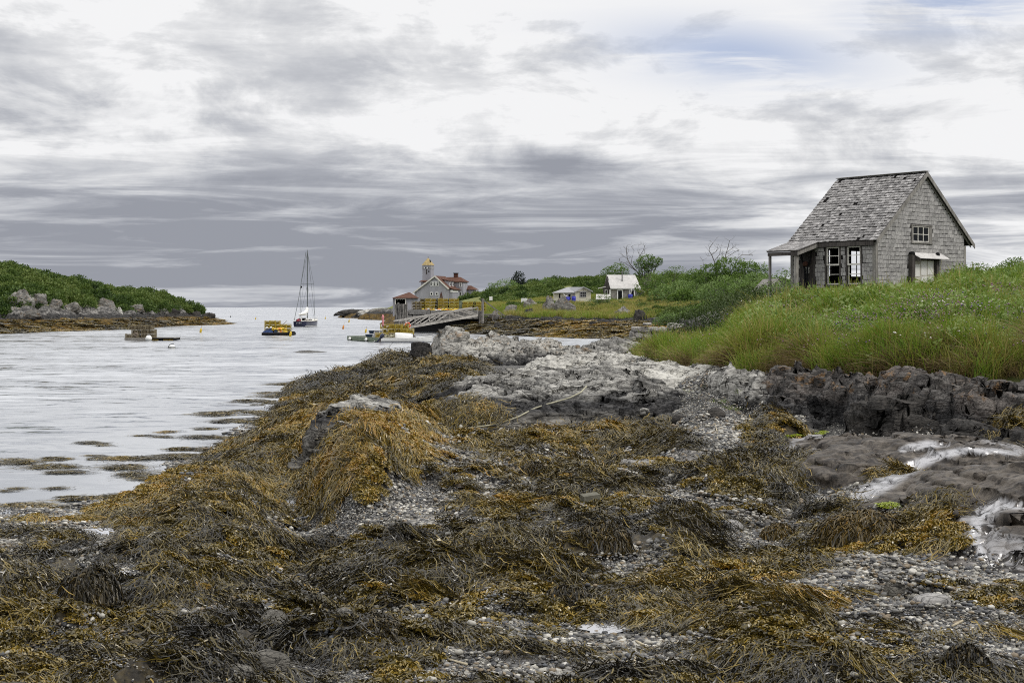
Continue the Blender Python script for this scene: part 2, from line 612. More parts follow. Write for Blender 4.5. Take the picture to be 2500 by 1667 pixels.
def rock_mat(name, dark, mid, pale, tide=1.3, band=0.25, lichen=0.0, wet=0.0, rust=0.0, zscale=1.0, foot=None):
    """ledge rock: pale and mottled above the tide line, black lichen and damp below it"""
    m, t = mat(name)
    p = t.pos()
    px_, py_, pz_ = t.sep(p)
    q = t.vm('MULTIPLY', p, (0.8, 1.0, 1.6))
    n1 = t.noise(q, 1.1 * zscale, 7, 0.62, 0.5)
    n2 = t.noise(q, 6.0 * zscale, 6, 0.65, 0.3)
    n3 = t.noise(t.vm('MULTIPLY', p, (0.5, 1.6, 5.0)), 3.0 * zscale, 6, 0.62, 1.2)
    ck = t.voro(t.vm('ADD', q, t.vm('MULTIPLY', t.noise(q, 2.5, 3, 0.5, 0, out=1), (0.6, 0.6, 0.6))), 1.5 * zscale, 'DISTANCE_TO_EDGE')
    n5 = t.noise(t.vm('MULTIPLY', p, (0.7, 1.4, 2.5)), 24.0 * zscale, 5, 0.7)
    ck2 = t.voro(t.vm('ADD', t.vm('MULTIPLY', q, (0.7, 1.5, 1.3)), t.vm('MULTIPLY', t.noise(q, 4.0, 3, 0.5, 0, out=1), (0.35, 0.35, 0.35))), 4.2 * zscale, 'DISTANCE_TO_EDGE')
    f = t.add(t.mul(n1, 0.30), t.add(t.mul(n2, 0.22), t.add(t.mul(n3, 0.24), t.mul(n5, 0.24))))
    colr = t.ramp(f, [(0.38, dark), (0.47, mid), (0.56, pale), (0.66, tuple(min(1, k * 1.25) for k in pale))])
    colr = t.mix(t.ss(n3, 0.53, 0.66, 0, 0.8), colr, dark)
    if rust:
        colr = t.mix(t.mul(t.ss(n1, 0.50, 0.62), rust), colr, (0.105, 0.07, 0.054))
    if tide is not None:
        b = t.ss(t.add(pz_, t.mul(t.sub(n1, 0.5), 1.1)), tide - band, tide + band)
        colr = t.mix(b, t.mix(t.ss(t.add(t.mul(n2, .5), t.mul(n5, .5)), 0.42, 0.60), (0.010, 0.010, 0.011), (0.085, 0.083, 0.082)), colr)
        if foot:
            colr = t.mix(t.ss(t.add(pz_, t.mul(t.sub(n1, 0.5), 0.5)), foot - .12, foot + .12, 1.0, 0.0), colr, t.mix(t.ss(n3, .4, .6), (0.06, 0.056, 0.05), (0.20, 0.19, 0.17)))
    if lichen:
        l = t.mul(t.ss(t.noise(p, 2.6, 6, 0.65), 0.53, 0.62), t.ss(n2, 0.42, 0.55))
        l = t.mul(l, t.ss(pz_, 1.35, 1.6))
        colr = t.mix(t.mul(l, lichen), colr, (0.26, 0.125, 0.018))
    colr = t.mix(t.ss(ck, 0.0, 0.022, 0.9, 0.0), colr, (0.010, 0.009, 0.009))
    colr = t.mix(t.mul(t.ss(ck2, 0.0, 0.05, 0.75, 0.0), t.ss(n2, .42, .55)), colr, (0.012, 0.011, 0.010))
    h = t.add(t.add(t.mul(n2, 0.6), t.mul(n5, 0.35)), t.add(t.mul(n3, 0.9), t.add(t.mul(t.m('MINIMUM', ck, 0.06), 5.0), t.mul(t.m('MINIMUM', ck2, 0.10), 2.5))))
    ro = t.ss(n1, 0.40, 0.52, 0.10, 0.55) if wet else 0.88
    t.out(t.pbsdf(colr, ro, 0.45 if wet else 0.2, t.bump(h, 0.9, 0.06)))
    return m

M_rkpale = rock_mat('ledge_pale', (0.045, 0.044, 0.043), (0.28, 0.27, 0.247), (0.52, 0.505, 0.46), 1.33, 0.18, lichen=0.45, zscale=.75)
M_rkmid = rock_mat('ledge_grey', (0.030, 0.029, 0.029), (0.17, 0.165, 0.153), (0.48, 0.467, 0.43), 1.26, 0.16, foot=0.88, zscale=.75)
M_rkwhite = rock_mat('ledge_white', (0.09, 0.085, 0.08), (0.38, 0.368, 0.335), (0.60, 0.585, 0.535), 0.9, 0.2, zscale=.75)
M_rkbrown = rock_mat('ledge_brown', (0.012, 0.011, 0.011), (0.062, 0.057, 0.053), (0.19, 0.178, 0.165), 1.45, 0.22, lichen=0.5, rust=0.22)
M_rkdark = rock_mat('ledge_dark', (0.012, 0.012, 0.012), (0.035, 0.033, 0.031), (0.085, 0.078, 0.07), None)
m, t = mat('ledge_slab')
p = t.pos()
px_, py_, pz_ = t.sep(p)
wp = t.vm('ADD', p, t.vm('MULTIPLY', t.vm('SUBTRACT', t.noise(p, 1.1, 4, 0.55, 0, out=1), (0.5, 0.5, 0.5)), (0.9, 0.9, 0.4)))
rot = t.node('ShaderNodeMapping', {'Vector': wp})
rot.inputs['Rotation'].default_value = (0, 0, 0.5)
rot.inputs['Scale'].default_value = (0.6, 3.4, 2.0)
n1 = t.noise(rot.outputs[0], 2.2, 8, 0.72, 0.9)
n2 = t.noise(p, 9.0, 6, 0.65)
n4 = t.noise(p, 0.55, 4, 0.55, 0.6)
colr = t.ramp(t.add(t.mul(n1, 0.65), t.mul(n2, 0.35)), [(0.37, (0.008, 0.007, 0.007)), (0.46, (0.034, 0.028, 0.023)), (0.53, (0.082, 0.069, 0.055)), (0.66, (0.155, 0.136, 0.114))])
wetm = t.m('MAXIMUM', t.mul(t.mul(t.ss(n4, 0.54, 0.60), t.ss(n1, 0.42, 0.50)), 0.5), t.mul(t.attr('wet'), t.ss(t.add(n1, t.mul(t.attr('wet'), 0.12)), 0.44, 0.54)))
colr = t.mix(t.mul(wetm, 0.6), colr, (0.20, 0.195, 0.20))
ms = t.node('ShaderNodeMixShader')
t.put(ms.inputs[0], t.mul(wetm, 0.34))
t.put(ms.inputs[1], t.pbsdf(colr, t.add(0.62, t.mul(wetm, -0.4)), 0.35, t.bump(t.add(n1, t.mul(n2, 0.5)), 0.7, 0.05)))
t.put(ms.inputs[2], t.node('ShaderNodeBsdfGlossy', {'Color': (0.95, 0.95, 0.97, 1), 'Roughness': 0.22, 'Normal': t.bump(t.add(n1, n2), 0.25, 0.03)}).outputs[0])
t.out(ms.outputs[0])
M_rkslab = m
M_rkflat = rock_mat('slab_grey', (0.10, 0.097, 0.092), (0.24, 0.23, 0.215), (0.36, 0.345, 0.33), None, wet=1, zscale=1.5)
M_stone = rock_mat('stone_grey', (0.07, 0.066, 0.058), (0.17, 0.16, 0.14), (0.29, 0.275, 0.24), None, zscale=3.0)
M_wallst = rock_mat('wall_stone', (0.12, 0.115, 0.11), (0.31, 0.295, 0.27), (0.50, 0.48, 0.45), None, zscale=1.4)
M_granite = rock_mat('granite_block', (0.09, 0.087, 0.083), (0.20, 0.193, 0.185), (0.31, 0.30, 0.285), 1.0, 0.4, zscale=1.0)
M_rkfar = rock_mat('far_rock', (0.025, 0.024, 0.023), (0.12, 0.115, 0.105), (0.32, 0.31, 0.285), 1.9, 0.5, lichen=0.4, zscale=0.5)

# beach: wet sand and grit, darker where weed lies
m, t = mat('beach')
p = t.pos()
wd = t.attr('weed')
sd = t.attr('sand')
n1 = t.noise(p, 1.7, 6, 0.6)
n2 = t.noise(p, 14.0, 5, 0.65)
v = t.voro(p, 26.0, 'F1', 'Color')
vd = t.voro(p, 26.0, 'F1', 'Distance')
g = t.sep(v)[0]
peb = t.ramp(g, [(0.0, (0.030, 0.030, 0.030)), (0.4, (0.10, 0.096, 0.088)), (0.75, (0.20, 0.19, 0.165)), (1.0, (0.40, 0.385, 0.34))])
peb = t.mix(t.ss(vd, 0.30, 0.52), peb, (0.014, 0.013, 0.012))
sand = t.mix(t.ss(n2, 0.35, 0.7), (0.15, 0.142, 0.135), (0.25, 0.24, 0.225))
colr = t.mix(sd, peb, sand)
colr = t.mix(t.mul(wd, 0.92), colr, t.mix(t.ss(n2, 0.4, 0.6), (0.014, 0.011, 0.006), (0.05, 0.036, 0.012)))
wetf = t.mul(sd, t.ss(n1, 0.42, 0.56))
ro = t.add(0.75, t.mul(wetf, -0.55))
h = t.mul(t.sub(1.0, vd), t.sub(1.0, t.mul(sd, 0.96)))
t.out(t.pbsdf(colr, ro, 0.45, t.bump(h, 0.6, 0.02)))
M_beach = m

# soil under the bank's plants
m, t = mat('bank_soil')
p = t.pos()
t.out(t.pbsdf(t.mix(t.noise(p, 3.0, 4), (0.03, 0.028, 0.012), (0.06, 0.075, 0.02)), 0.9, 0.1))
M_soil = m

# seaweed: colour from each clump's own kind (INSTANCER) and each strand's shade
m, t = mat('seaweed')
tint = t.attr('tint', 'INSTANCER')
sh = t.attr('shade')
f = t.m('ADD', tint, t.mul(t.sub(sh, 0.5), 0.58), clamp=True)
colr = t.ramp(f, [(0.0, (0.012, 0.011, 0.009)), (0.22, (0.030, 0.024, 0.012)), (0.45, (0.074, 0.058, 0.015)), (0.66, (0.160, 0.116, 0.020)), (0.85, (0.265, 0.180, 0.024)), (1.0, (0.31, 0.175, 0.024))])
t.out(t.pbsdf(colr, 0.30, 0.5))
M_weed = m

def leafmat(name, cols, trans=0.25, inst=True, rough=0.6):
    m, t = mat(name)
    sh = t.attr('shade')
    f = t.m('ADD', t.attr('tint', 'INSTANCER') if inst else 0.5, t.mul(t.sub(sh, 0.5), 0.8), clamp=True)
    n = len(cols) - 1
    colr = t.ramp(f, [(i / n, c) for i, c in enumerate(cols)])
    a = t.pbsdf(colr, rough, 0.25)
    b = t.node('ShaderNodeBsdfTranslucent', {'Color': t.mix(1.0, colr, (1.15, 1.25, 0.6), 'MULTIPLY')}).outputs[0]
    ms = t.node('ShaderNodeMixShader')
    t.put(ms.inputs[0], trans)
    t.put(ms.inputs[1], a)
    t.put(ms.inputs[2], b)
    t.out(ms.outputs[0])
    return m

M_grass = leafmat('grass_blade', [(0.34, 0.27, 0.11), (0.22, 0.22, 0.05), (0.17, 0.25, 0.030), (0.11, 0.21, 0.026)])
M_dry = leafmat('grass_dry', [(0.10, 0.065, 0.035), (0.19, 0.135, 0.07), (0.30, 0.23, 0.12)])
M_herb = leafmat('herb_leaf', [(0.06, 0.105, 0.028), (0.12, 0.19, 0.042), (0.19, 0.265, 0.075), (0.28, 0.34, 0.15)])
M_shrub = leafmat('shrub_leaf', [(0.028, 0.058, 0.014), (0.07, 0.125, 0.026), (0.13, 0.195, 0.042), (0.20, 0.26, 0.07)])
M_scrub = leafmat('scrub_leaf', [(0.016, 0.034, 0.008), (0.040, 0.074, 0.014), (0.078, 0.122, 0.024), (0.135, 0.175, 0.048)], 0.15)
M_flower = leafmat('flower_head', [(0.17, 0.085, 0.12), (0.24, 0.13, 0.18), (0.34, 0.23, 0.26), (0.13, 0.10, 0.24)], 0.1)
M_bloom = leafmat('flower_white', [(0.5, 0.42, 0.45), (0.6, 0.58, 0.52), (0.65, 0.62, 0.6)], 0.1)
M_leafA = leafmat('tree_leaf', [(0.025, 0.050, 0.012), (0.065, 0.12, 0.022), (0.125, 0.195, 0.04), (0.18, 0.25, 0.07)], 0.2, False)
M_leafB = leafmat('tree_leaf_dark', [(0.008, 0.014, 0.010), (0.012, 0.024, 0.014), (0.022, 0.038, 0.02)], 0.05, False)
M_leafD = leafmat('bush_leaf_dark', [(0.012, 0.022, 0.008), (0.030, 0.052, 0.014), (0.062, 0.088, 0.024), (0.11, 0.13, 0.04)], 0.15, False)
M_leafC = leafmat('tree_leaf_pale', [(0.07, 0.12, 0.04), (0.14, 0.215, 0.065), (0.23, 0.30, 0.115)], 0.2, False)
M_bark = paint('bark_grey', (0.13, 0.12, 0.11), 0.9, 0.1, 0.3, 3)
m, t = mat('pebble')
c = t.attr('col', out='Color')
pn = t.noise(t.objco(), 40.0, 4)
t.out(t.pbsdf(t.mix(1.0, c, t.ramp(pn, [(0.3, (0.7, 0.7, 0.7)), (0.7, (1.15, 1.15, 1.15))]), 'MULTIPLY'), 0.5, 0.35))
M_peb = m

# water
m, t = mat('sea_water')
p = t.pos()
px_, py_, pz_ = t.sep(p)
ch = t.ss(t.add(py_, t.mul(px_, -0.9)), 24.0, 66.0, 0.04, 1.0)
def slope(sc_, st_, det, amp):
    n_ = t.noise(t.vm('MULTIPLY', p, (st_, 1.0, 1.0)), sc_, det, 0.6, 0.3, out=1)
    return t.vm('MULTIPLY', t.vm('SUBTRACT', n_, (0.5, 0.5, 0.5)), (amp, amp, 0.0))
s_ = t.vm('ADD', slope(1.5, 0.34, 5, 1.5), t.vm('ADD', slope(0.22, 0.26, 4, 1.0), slope(0.04, 0.22, 2, 0.5)))
sx_, sy_, _z = t.sep(s_)
# the little waves run in from the sea, their steep faces towards the beach
sy2 = t.mul(t.m('ABSOLUTE', sy_), -1.0)
ch = t.mul(ch, t.ss(py_, 120.0, 420.0, 1.0, 1.9))
nv_ = t.comb(t.mul(sx_, ch), t.mul(sy2, ch), 1.0)
nn_ = t.vm('NORMALIZE', nv_)
gl = t.node('ShaderNodeBsdfGlossy', {'Color': (0.95, 0.96, 0.98, 1), 'Roughness': 0.08, 'Normal': nn_}).outputs[0]
df = t.pbsdf((0.085, 0.10, 0.115), 0.3, 0.5)
ms = t.node('ShaderNodeMixShader')
fz = t.node('ShaderNodeFresnel', {'IOR': 2.3, 'Normal': nn_}).outputs[0]
t.put(ms.inputs[0], t.m('MULTIPLY_ADD', fz, 0.75, 0.25, clamp=True)); t.put(ms.inputs[1], df); t.put(ms.inputs[2], gl)
t.out(ms.outputs[0])
M_water = m
def poolmat(name, tone, fac):
    m, t = mat(name)
    nb = t.bump(t.noise(t.pos(), 5.0, 3), 0.10, 0.02)
    ms = t.node('ShaderNodeMixShader')
    fz = t.node('ShaderNodeFresnel', {'IOR': 1.6, 'Normal': nb}).outputs[0]
    t.put(ms.inputs[0], t.m('MULTIPLY_ADD', fz, 1.0 - fac, fac, clamp=True))
    t.put(ms.inputs[1], t.pbsdf(tone, 0.4, 0.3))
    t.put(ms.inputs[2], t.node('ShaderNodeBsdfGlossy', {'Color': (0.95, 0.95, 0.97, 1), 'Roughness': 0.06, 'Normal': nb}).outputs[0])
    t.out(ms.outputs[0])
    return m
M_pool = poolmat('pool_water', (0.016, 0.013, 0.008), 0.05)
M_film = poolmat('water_film', (0.16, 0.155, 0.15), 0.45)

# ------------------------------------------------------------------ water
V = []
ys = np.concatenate([[-30.0], np.linspace(0, 40, 9), np.geomspace(60, 15000, 24)])
xs = np.linspace(-1, 1, 25)
for y in ys:
    w = max(90.0, abs(y) * 1.2 + 60)
    V += [(x * w, y, 0.0) for x in xs]
tag(link('water', npmesh('water', V, grid_faces(len(ys), 25), M_water, False)), 'grey choppy sea of the harbour with white sky shine', None, None, 'structure')

# ------------------------------------------------------------------ near shore
def g(px, py, z):
    p = onz(px, py, z)
    return (p.x, p.y, z)

S = [g(*k) for k in (
    (-150, 1667, .50), (0, 1667, .55), (600, 1667, .65), (1250, 1667, .72), (1900, 1667, .76), (2500, 1667, .82), (2750, 1667, .9),
    (-100, 1480, .32), (0, 1480, .38), (600, 1480, .50), (1250, 1480, .60), (1900, 1480, .66), (2450, 1480, .76), (2700, 1480, .85),
    (-100, 1370, .12), (0, 1370, .17), (300, 1380, .25), (600, 1350, .33), (1000, 1350, .43), (1400, 1350, .50), (1800, 1330, .56), (2200, 1340, .65),
    (0, 1292, .02), (150, 1290, .03), (250, 1310, .09), (440, 1165, .01), (530, 1120, .01), (640, 1050, .01), (720, 985, .01), (690, 945, -.02),
    (350, 1262, .08), (450, 1230, .14), (600, 1200, .16), (600, 1260, .30), (450, 1290, .24), (520, 1180, .14),
    (-200, 1250, -.15), (0, 1180, -.25), (200, 1130, -.25), (400, 1060, -.30), (0, 1000, -.8), (500, 980, -.5), (690, 905, -.3), (600, 880, -.9), (0, 880, -1.5), (850, 872, -.4),
    (760, 1050, .52), (850, 1080, .96), (900, 1140, .88), (950, 1200, .60), (1000, 1100, .80), (1000, 1170, .60), (1060, 1100, .62), (860, 1010, .95), (960, 1040, .88), (1040, 1050, .68),
    (740, 1150, .10), (790, 1215, .14), (860, 1270, .31), (1000, 1270, .39), (680, 1110, .2), (600, 1130, .12), (560, 1170, .10), (720, 1010, .15),
    (1130, 1080, .50), (1250, 1130, .46), (1100, 1200, .46), (1200, 1250, .47), (1400, 1150, .43), (1500, 1200, .50), (1700, 1250, .56),
    (900, 950, .42), (800, 930, .25), (720, 930, .05), (1000, 930, .8), (950, 890, .75), (1050, 900, .95), (1130, 960, .85), (1000, 985, .5), (1080, 1000, .5),
    (1300, 1085, .48), (1400, 1085, .56), (1500, 1085, .58), (1150, 1020, .55), (1600, 1085, .64), (1450, 1120, .45),
    (1300, 1000, .5), (1500, 960, .75), (1600, 920, 1.25), (1600, 1040, .66),
    (1700, 930, 1.4), (1750, 980, 1.2), (1800, 1040, .95), (1700, 1090, .78), (1650, 1130, .65), (1850, 1100, .75),
    (1950, 1030, .98), (2200, 1075, .95), (2500, 1070, 1.0), (2100, 1150, .52), (2300, 1150, .55), (2500, 1200, .55), (2000, 1230, .45), (2100, 1260, .50), (2400, 1350, .55),
    (1560, 882, 1.5), (1700, 895, 1.58))]
S += [((px - CX) / F * Y, Y, z) for px, Y, z in ((1800, 28.4, 1.0), (1800, 31.0, 1.55), (1900, 28.0, .98), (1900, 30.2, 1.62), (2000, 26.8, .96), (2000, 28.8, 1.70), (2100, 25.8, .95), (2100, 27.6, 1.74), (2200, 24.9, .93), (2200, 26.6, 1.76), (2300, 24.3, .95), (2300, 25.9, 1.78), (2400, 23.8, .97), (2400, 25.2, 1.8), (2550, 23.2, 1.0), (2550, 24.6, 1.82), (2800, 22.5, 1.2), (2800, 24.2, 1.85))]
for a, row in ((.25, ((32, 2.3), (40, 2.65), (50, 2.98), (58, 3.25), (75, 3.5), (95, 3.3))), (.36, ((30, 2.5), (40, 2.95), (50, 3.3), (60, 3.7), (80, 4.1))),
               (.18, ((35, 2.05), (45, 2.42), (52, 2.55), (58, 2.6), (66, 2.75), (80, 2.8), (95, 2.7))), (.163, ((36, 1.95), (41, 2.22), (46, 2.34), (52, 2.25), (60, 2.35), (80, 2.3))),
               (.148, ((36, 1.55), (44, 1.52), (52, 1.55), (60, 1.6))), (.134, ((37, 1.52), (42, 1.45), (52, 1.40), (65, 1.25), (80, 1.0))), (.09, ((42, 1.35), (48, 1.25), (55, .95), (65, .5), (80, .1))),
               (.5, ((4, 1.2), (10, 1.0), (20, 1.9), (40, 3.3), (60, 4.2), (90, 4.6))), (-.5, ((4, .9), (10, .3), (20, -.3), (40, -1.2), (90, -2.5))),
               (0, ((4, .95), (6, .85))), (.3, ((4, 1.05), (6, .95))), (-.3, ((4, .9), (6, .75)))):
    S += [(a * y, y, z) for y, z in row]
S += [(0, 50, .9), (0, 56, .2), (0, 64, -.6), (1.9, 45, 1.25), (2.2, 52, .9), (2.6, 62, -.4), (3.2, 45, 1.4), (3.9, 55, .9), (4.7, 66, -.3), (7.0, 75, .5),
      (-4.3, 62, -.4), (-2.5, 60, -.1), (-9, 60, -.8), (0, 90, -1.5), (-10, 95, -2), (4, 90, -1)]
S += [g(*k) for k in ((100, 1266, -.02), (250, 1238, -.02), (380, 1182, -.02), (490, 1122, -.02), (600, 1048, -.02), (700, 975, -.02), (20, 1240, -.06), (300, 1190, -.08))]
NEAR = TPS(S)

# ---- where weed, gravel and sand lie: patches traced from the photograph, put down on the ground
def proj(X, Y, Z):
    return CX + F * X / Y, HY - F * (Z - EYE) / Y

BARE = [(1150, 1085, 130, 38), (1230, 1105, 160, 42), (1120, 1180, 110, 50), (1000, 1270, 190, 52), (800, 1315, 140, 36), (1200, 1270, 110, 45), (1250, 1190, 100, 40),
        (1720, 1200, 110, 32), (1800, 1260, 140, 55), (1960, 1240, 110, 38), (1640, 1150, 140, 26), (2130, 1240, 90, 28), (1400, 1140, 110, 22), (1600, 1240, 90, 20),
        (90, 1335, 150, 34), (330, 1400, 120, 36), (470, 1395, 100, 26), (600, 1420, 90, 20), (90, 1570, 110, 18), (290, 1545, 70, 14), (1270, 1605, 80, 20), (1460, 1530, 80, 22),
        (1790, 1545, 80, 24), (1720, 1335, 70, 18), (2200, 1480, 170, 46), (2010, 1430, 110, 26), (2050, 1530, 140, 40), (2330, 1560, 160, 50), (1190, 1430, 70, 14), (780, 1440, 130, 20),
        (2150, 1400, 110, 22), (1730, 1000, 150, 70), (1700, 930, 90, 30), (1750, 1090, 80, 50), (1020, 985, 80, 18), (1100, 1005, 50, 10), (2250, 1640, 110, 16), (1000, 1215, 70, 40), (1900, 1180, 90, 24),
        (170, 1300, 150, 26), (2100, 1050, 300, 60), (2380, 1420, 50, 24), (1880, 1640, 70, 12), (640, 1495, 60, 10), (1560, 1480, 40, 8)]
SAND = [(240, 1300, 90, 22), (650, 1160, 90, 22), (1000, 1212, 50, 28), (1270, 1605, 80, 20), (1460, 1530, 70, 18), (350, 1410, 70, 18), (480, 1400, 60, 14), (1790, 1545, 60, 14), (1660, 1110, 70, 40),
        (60, 1570, 90, 10), (1950, 1200, 70, 14), (1730, 1255, 70, 22), (1720, 1335, 60, 12), (1750, 1050, 60, 14), (2210, 1490, 60, 12), (700, 1235, 50, 8), (1900, 1330, 60, 10)]
WEEDY = [(1370, 1098, 220, 24), (1480, 1100, 120, 26), (1640, 1090, 60, 16), (900, 925, 230, 55), (1180, 1030, 110, 30), (1850, 1180, 120, 60), (1900, 1075, 60, 32), (1760, 1160, 60, 20),
         (1350, 1240, 110, 28), (1500, 1270, 110, 28), (1630, 1290, 110, 26), (1240, 1250, 60, 14), (1120, 1190, 60, 14), (1180, 1265, 45, 11), (1560, 1160, 100, 18), (1320, 1150, 60, 10),
         (450, 1365, 110, 10), (640, 1395, 80, 12), (560, 1455, 160, 14), (70, 1320, 100, 14), (2320, 1350, 110, 30), (2240, 1290, 50, 20), (1450, 1165, 60, 9), (1180, 1170, 40, 10)]

def blobs(px, py, L, soft=0.5):
    m_ = np.zeros_like(px)
    for cx, cy, rx, ry in L:
        r = np.sqrt(((px - cx) / rx) ** 2 + ((py - cy) / ry) ** 2)
        m_ = np.maximum(m_, 1 - sstep(r, 1 - soft * 0.6, 1 + soft))
    return m_

def foot(a):
    """distance at which the bank's plants begin, along a bearing"""
    return np.interp(a, [-.2, .084, .092, .103, .13, .16, .185, .214, .243, .271, .30, .357, .6], [400, 60, 43, 38.5, 34.0, 31.6, 30.2, 28.7, 27.5, 26.5, 25.8, 24.6, 22])

def back(a):
    return np.interp(a, [.07, .09, .12, .15, .2], [48, 56, 64, 85, 110])

def bankmask(X, Y, wob=0.5):
    a = X / Y
    return sstep(Y - foot(a) + wob * vn2(X * 1.1, Y * 1.1, 31), -0.2, 0.5)

def masks(X, Y):
    Z = NEAR(X, Y)
    px, py = proj(X, Y, Z)
    wob = fbm2(X * 1.6, Y * 1.6, 4, 5) * 0.33
    px2, py2 = px + wob * 2600 / Y, py + fbm2(X * 1.6 + 40, Y * 1.6, 4, 6) * 2400 / (Y * Y) * 3
    bare = blobs(px2, py2, BARE)
    weedy = blobs(px2, py2, WEEDY)
    weed = np.clip(1.0 - bare * 1.05, 0, 1)
    right_ = sstep(px - (py - 1300) * 0.2, 1850, 2150)
    weed *= 1 - 0.55 * right_ * (py > 1380)
    # upper shore, left of the ledges only
    weed = np.where(py < 1010, weed * (1 - sstep(px, 1130, 1180)), weed)
    gaps = sstep(fbm2(X * .95, Y * .62, 3, 17), .33, .60) * (py > 1250) * sstep(Y, 60, 30)
    weed *= 1 - .75 * gaps
    weed = np.maximum(weed, weedy * (1 - .5 * gaps))
    edge_ = np.interp(py, [880, 900, 950, 990, 1050, 1120, 1170, 1230, 1262, 1285], [900, 850, 735, 712, 636, 524, 424, 296, 190, -60])
    weed = weed * sstep(px2 - edge_, -30, 22)
    weed = np.where((Z < -0.12) | (Y > 75), 0, weed)
    sand = blobs(px2, py2, SAND)
    bk = bankmask(X, Y)
    return np.clip(weed * (1 - bk), 0, 1), np.clip(sand * (1 - weed * 0.6), 0, 1), bk

def near_h(X, Y, detail=True):
    Z = NEAR(X, Y)
    w, s_, b = masks(X, Y)
    lump = np.abs(fbm2(X * 1.1, Y * .8, 4, 3)) * 0.23 + np.abs(fbm2(X * 4.2, Y * 3.4, 3, 9)) * 0.055
    Z = Z + w * np.clip(lump - 0.05, -0.02, 1) * sstep(Z, 0.02, 0.22)
    Z = Z + (1 - w) * (1 - s_) * fbm2(X * 2.2, Y * 2.2, 3, 12) * 0.025
    Z = Z + b * fbm2(X * .6, Y * .6, 3, 15) * 0.10
    return Z

ground = fan('ground', M_beach, near_h, -.56, .56, 600, 4.0, 96.0, 640,
             {'weed': lambda X, Y: masks(X, Y)[0], 'sand': lambda X, Y: masks(X, Y)[1], 'bank': lambda X, Y: masks(X, Y)[2]})
tag(ground, 'wet shingle and sand beach sloping down to the water', None, None, 'structure')
# the bank is soil, not shingle
me = ground.data
me.materials.append(M_soil)
bv = np.empty(len(me.vertices), np.float32)
me.attributes['bank'].data.foreach_get('value', bv)
lv = np.empty(len(me.loops), np.int32)
me.loops.foreach_get('vertex_index', lv)
me.polygons.foreach_set('material_index', (bv[lv].reshape(-1, 4).mean(1) > 0.5).astype(np.int32))

# ------------------------------------------------------------------ rocks
ROCKS = []                                  # every lobe set, for putting things on top
def lobe_h(X, Y, lobes, k=9.0):
    acc = None
    for cx, cy, rx, ry, zt, zb, pw, ro in lobes:
        c, s_ = math.cos(ro), math.sin(ro)
        u = ((X - cx) * c + (Y - cy) * s_) / rx
        v = (-(X - cx) * s_ + (Y - cy) * c) / ry
        r = (np.abs(u) ** 2.2 + np.abs(v) ** 2.2) ** (1 / 2.2)
        ins = np.maximum(1 - np.minimum(r, 1) ** pw, 0) ** (1 / 1.7)
        z = zb + (zt - zb) * ins - np.maximum(r - 1, 0) * min(rx, ry) * 1.6
        e = np.exp(np.clip(k * z, -60, 60))
        acc = e if acc is None else acc + e
    return np.log(np.maximum(acc, 1e-26)) / k

def facets(u, v, seed):
    """fractured blocks: each cell a tilted plane of its own; returns (offset, distance to the joint)"""
    iu, iv = np.floor(u), np.floor(v)
    d1 = np.full(u.shape, 9.0); d2 = np.full(u.shape, 9.0); off = np.zeros(u.shape)
    zz = np.zeros(u.shape, np.int64)
    for a in (-1, 0, 1):
        for b in (-1, 0, 1):
            ca, cb = (iu + a).astype(np.int64), (iv + b).astype(np.int64)
            cx = ca + .5 + .45 * _h(ca, cb, zz, seed); cy = cb + .5 + .45 * _h(ca, cb, zz, seed + 1)
            du, dv = u - cx, v - cy
            dd = np.hypot(du, dv)
            o = _h(ca, cb, zz, seed + 2) * .6 + du * _h(ca, cb, zz, seed + 3) * 1.1 + dv * _h(ca, cb, zz, seed + 4) * 1.1
            n1 = dd < d1
            d2 = np.where(n1, d1, np.minimum(d2, dd))
            off = np.where(n1, o, off)
            d1 = np.where(n1, dd, d1)
    return off, d2 - d1

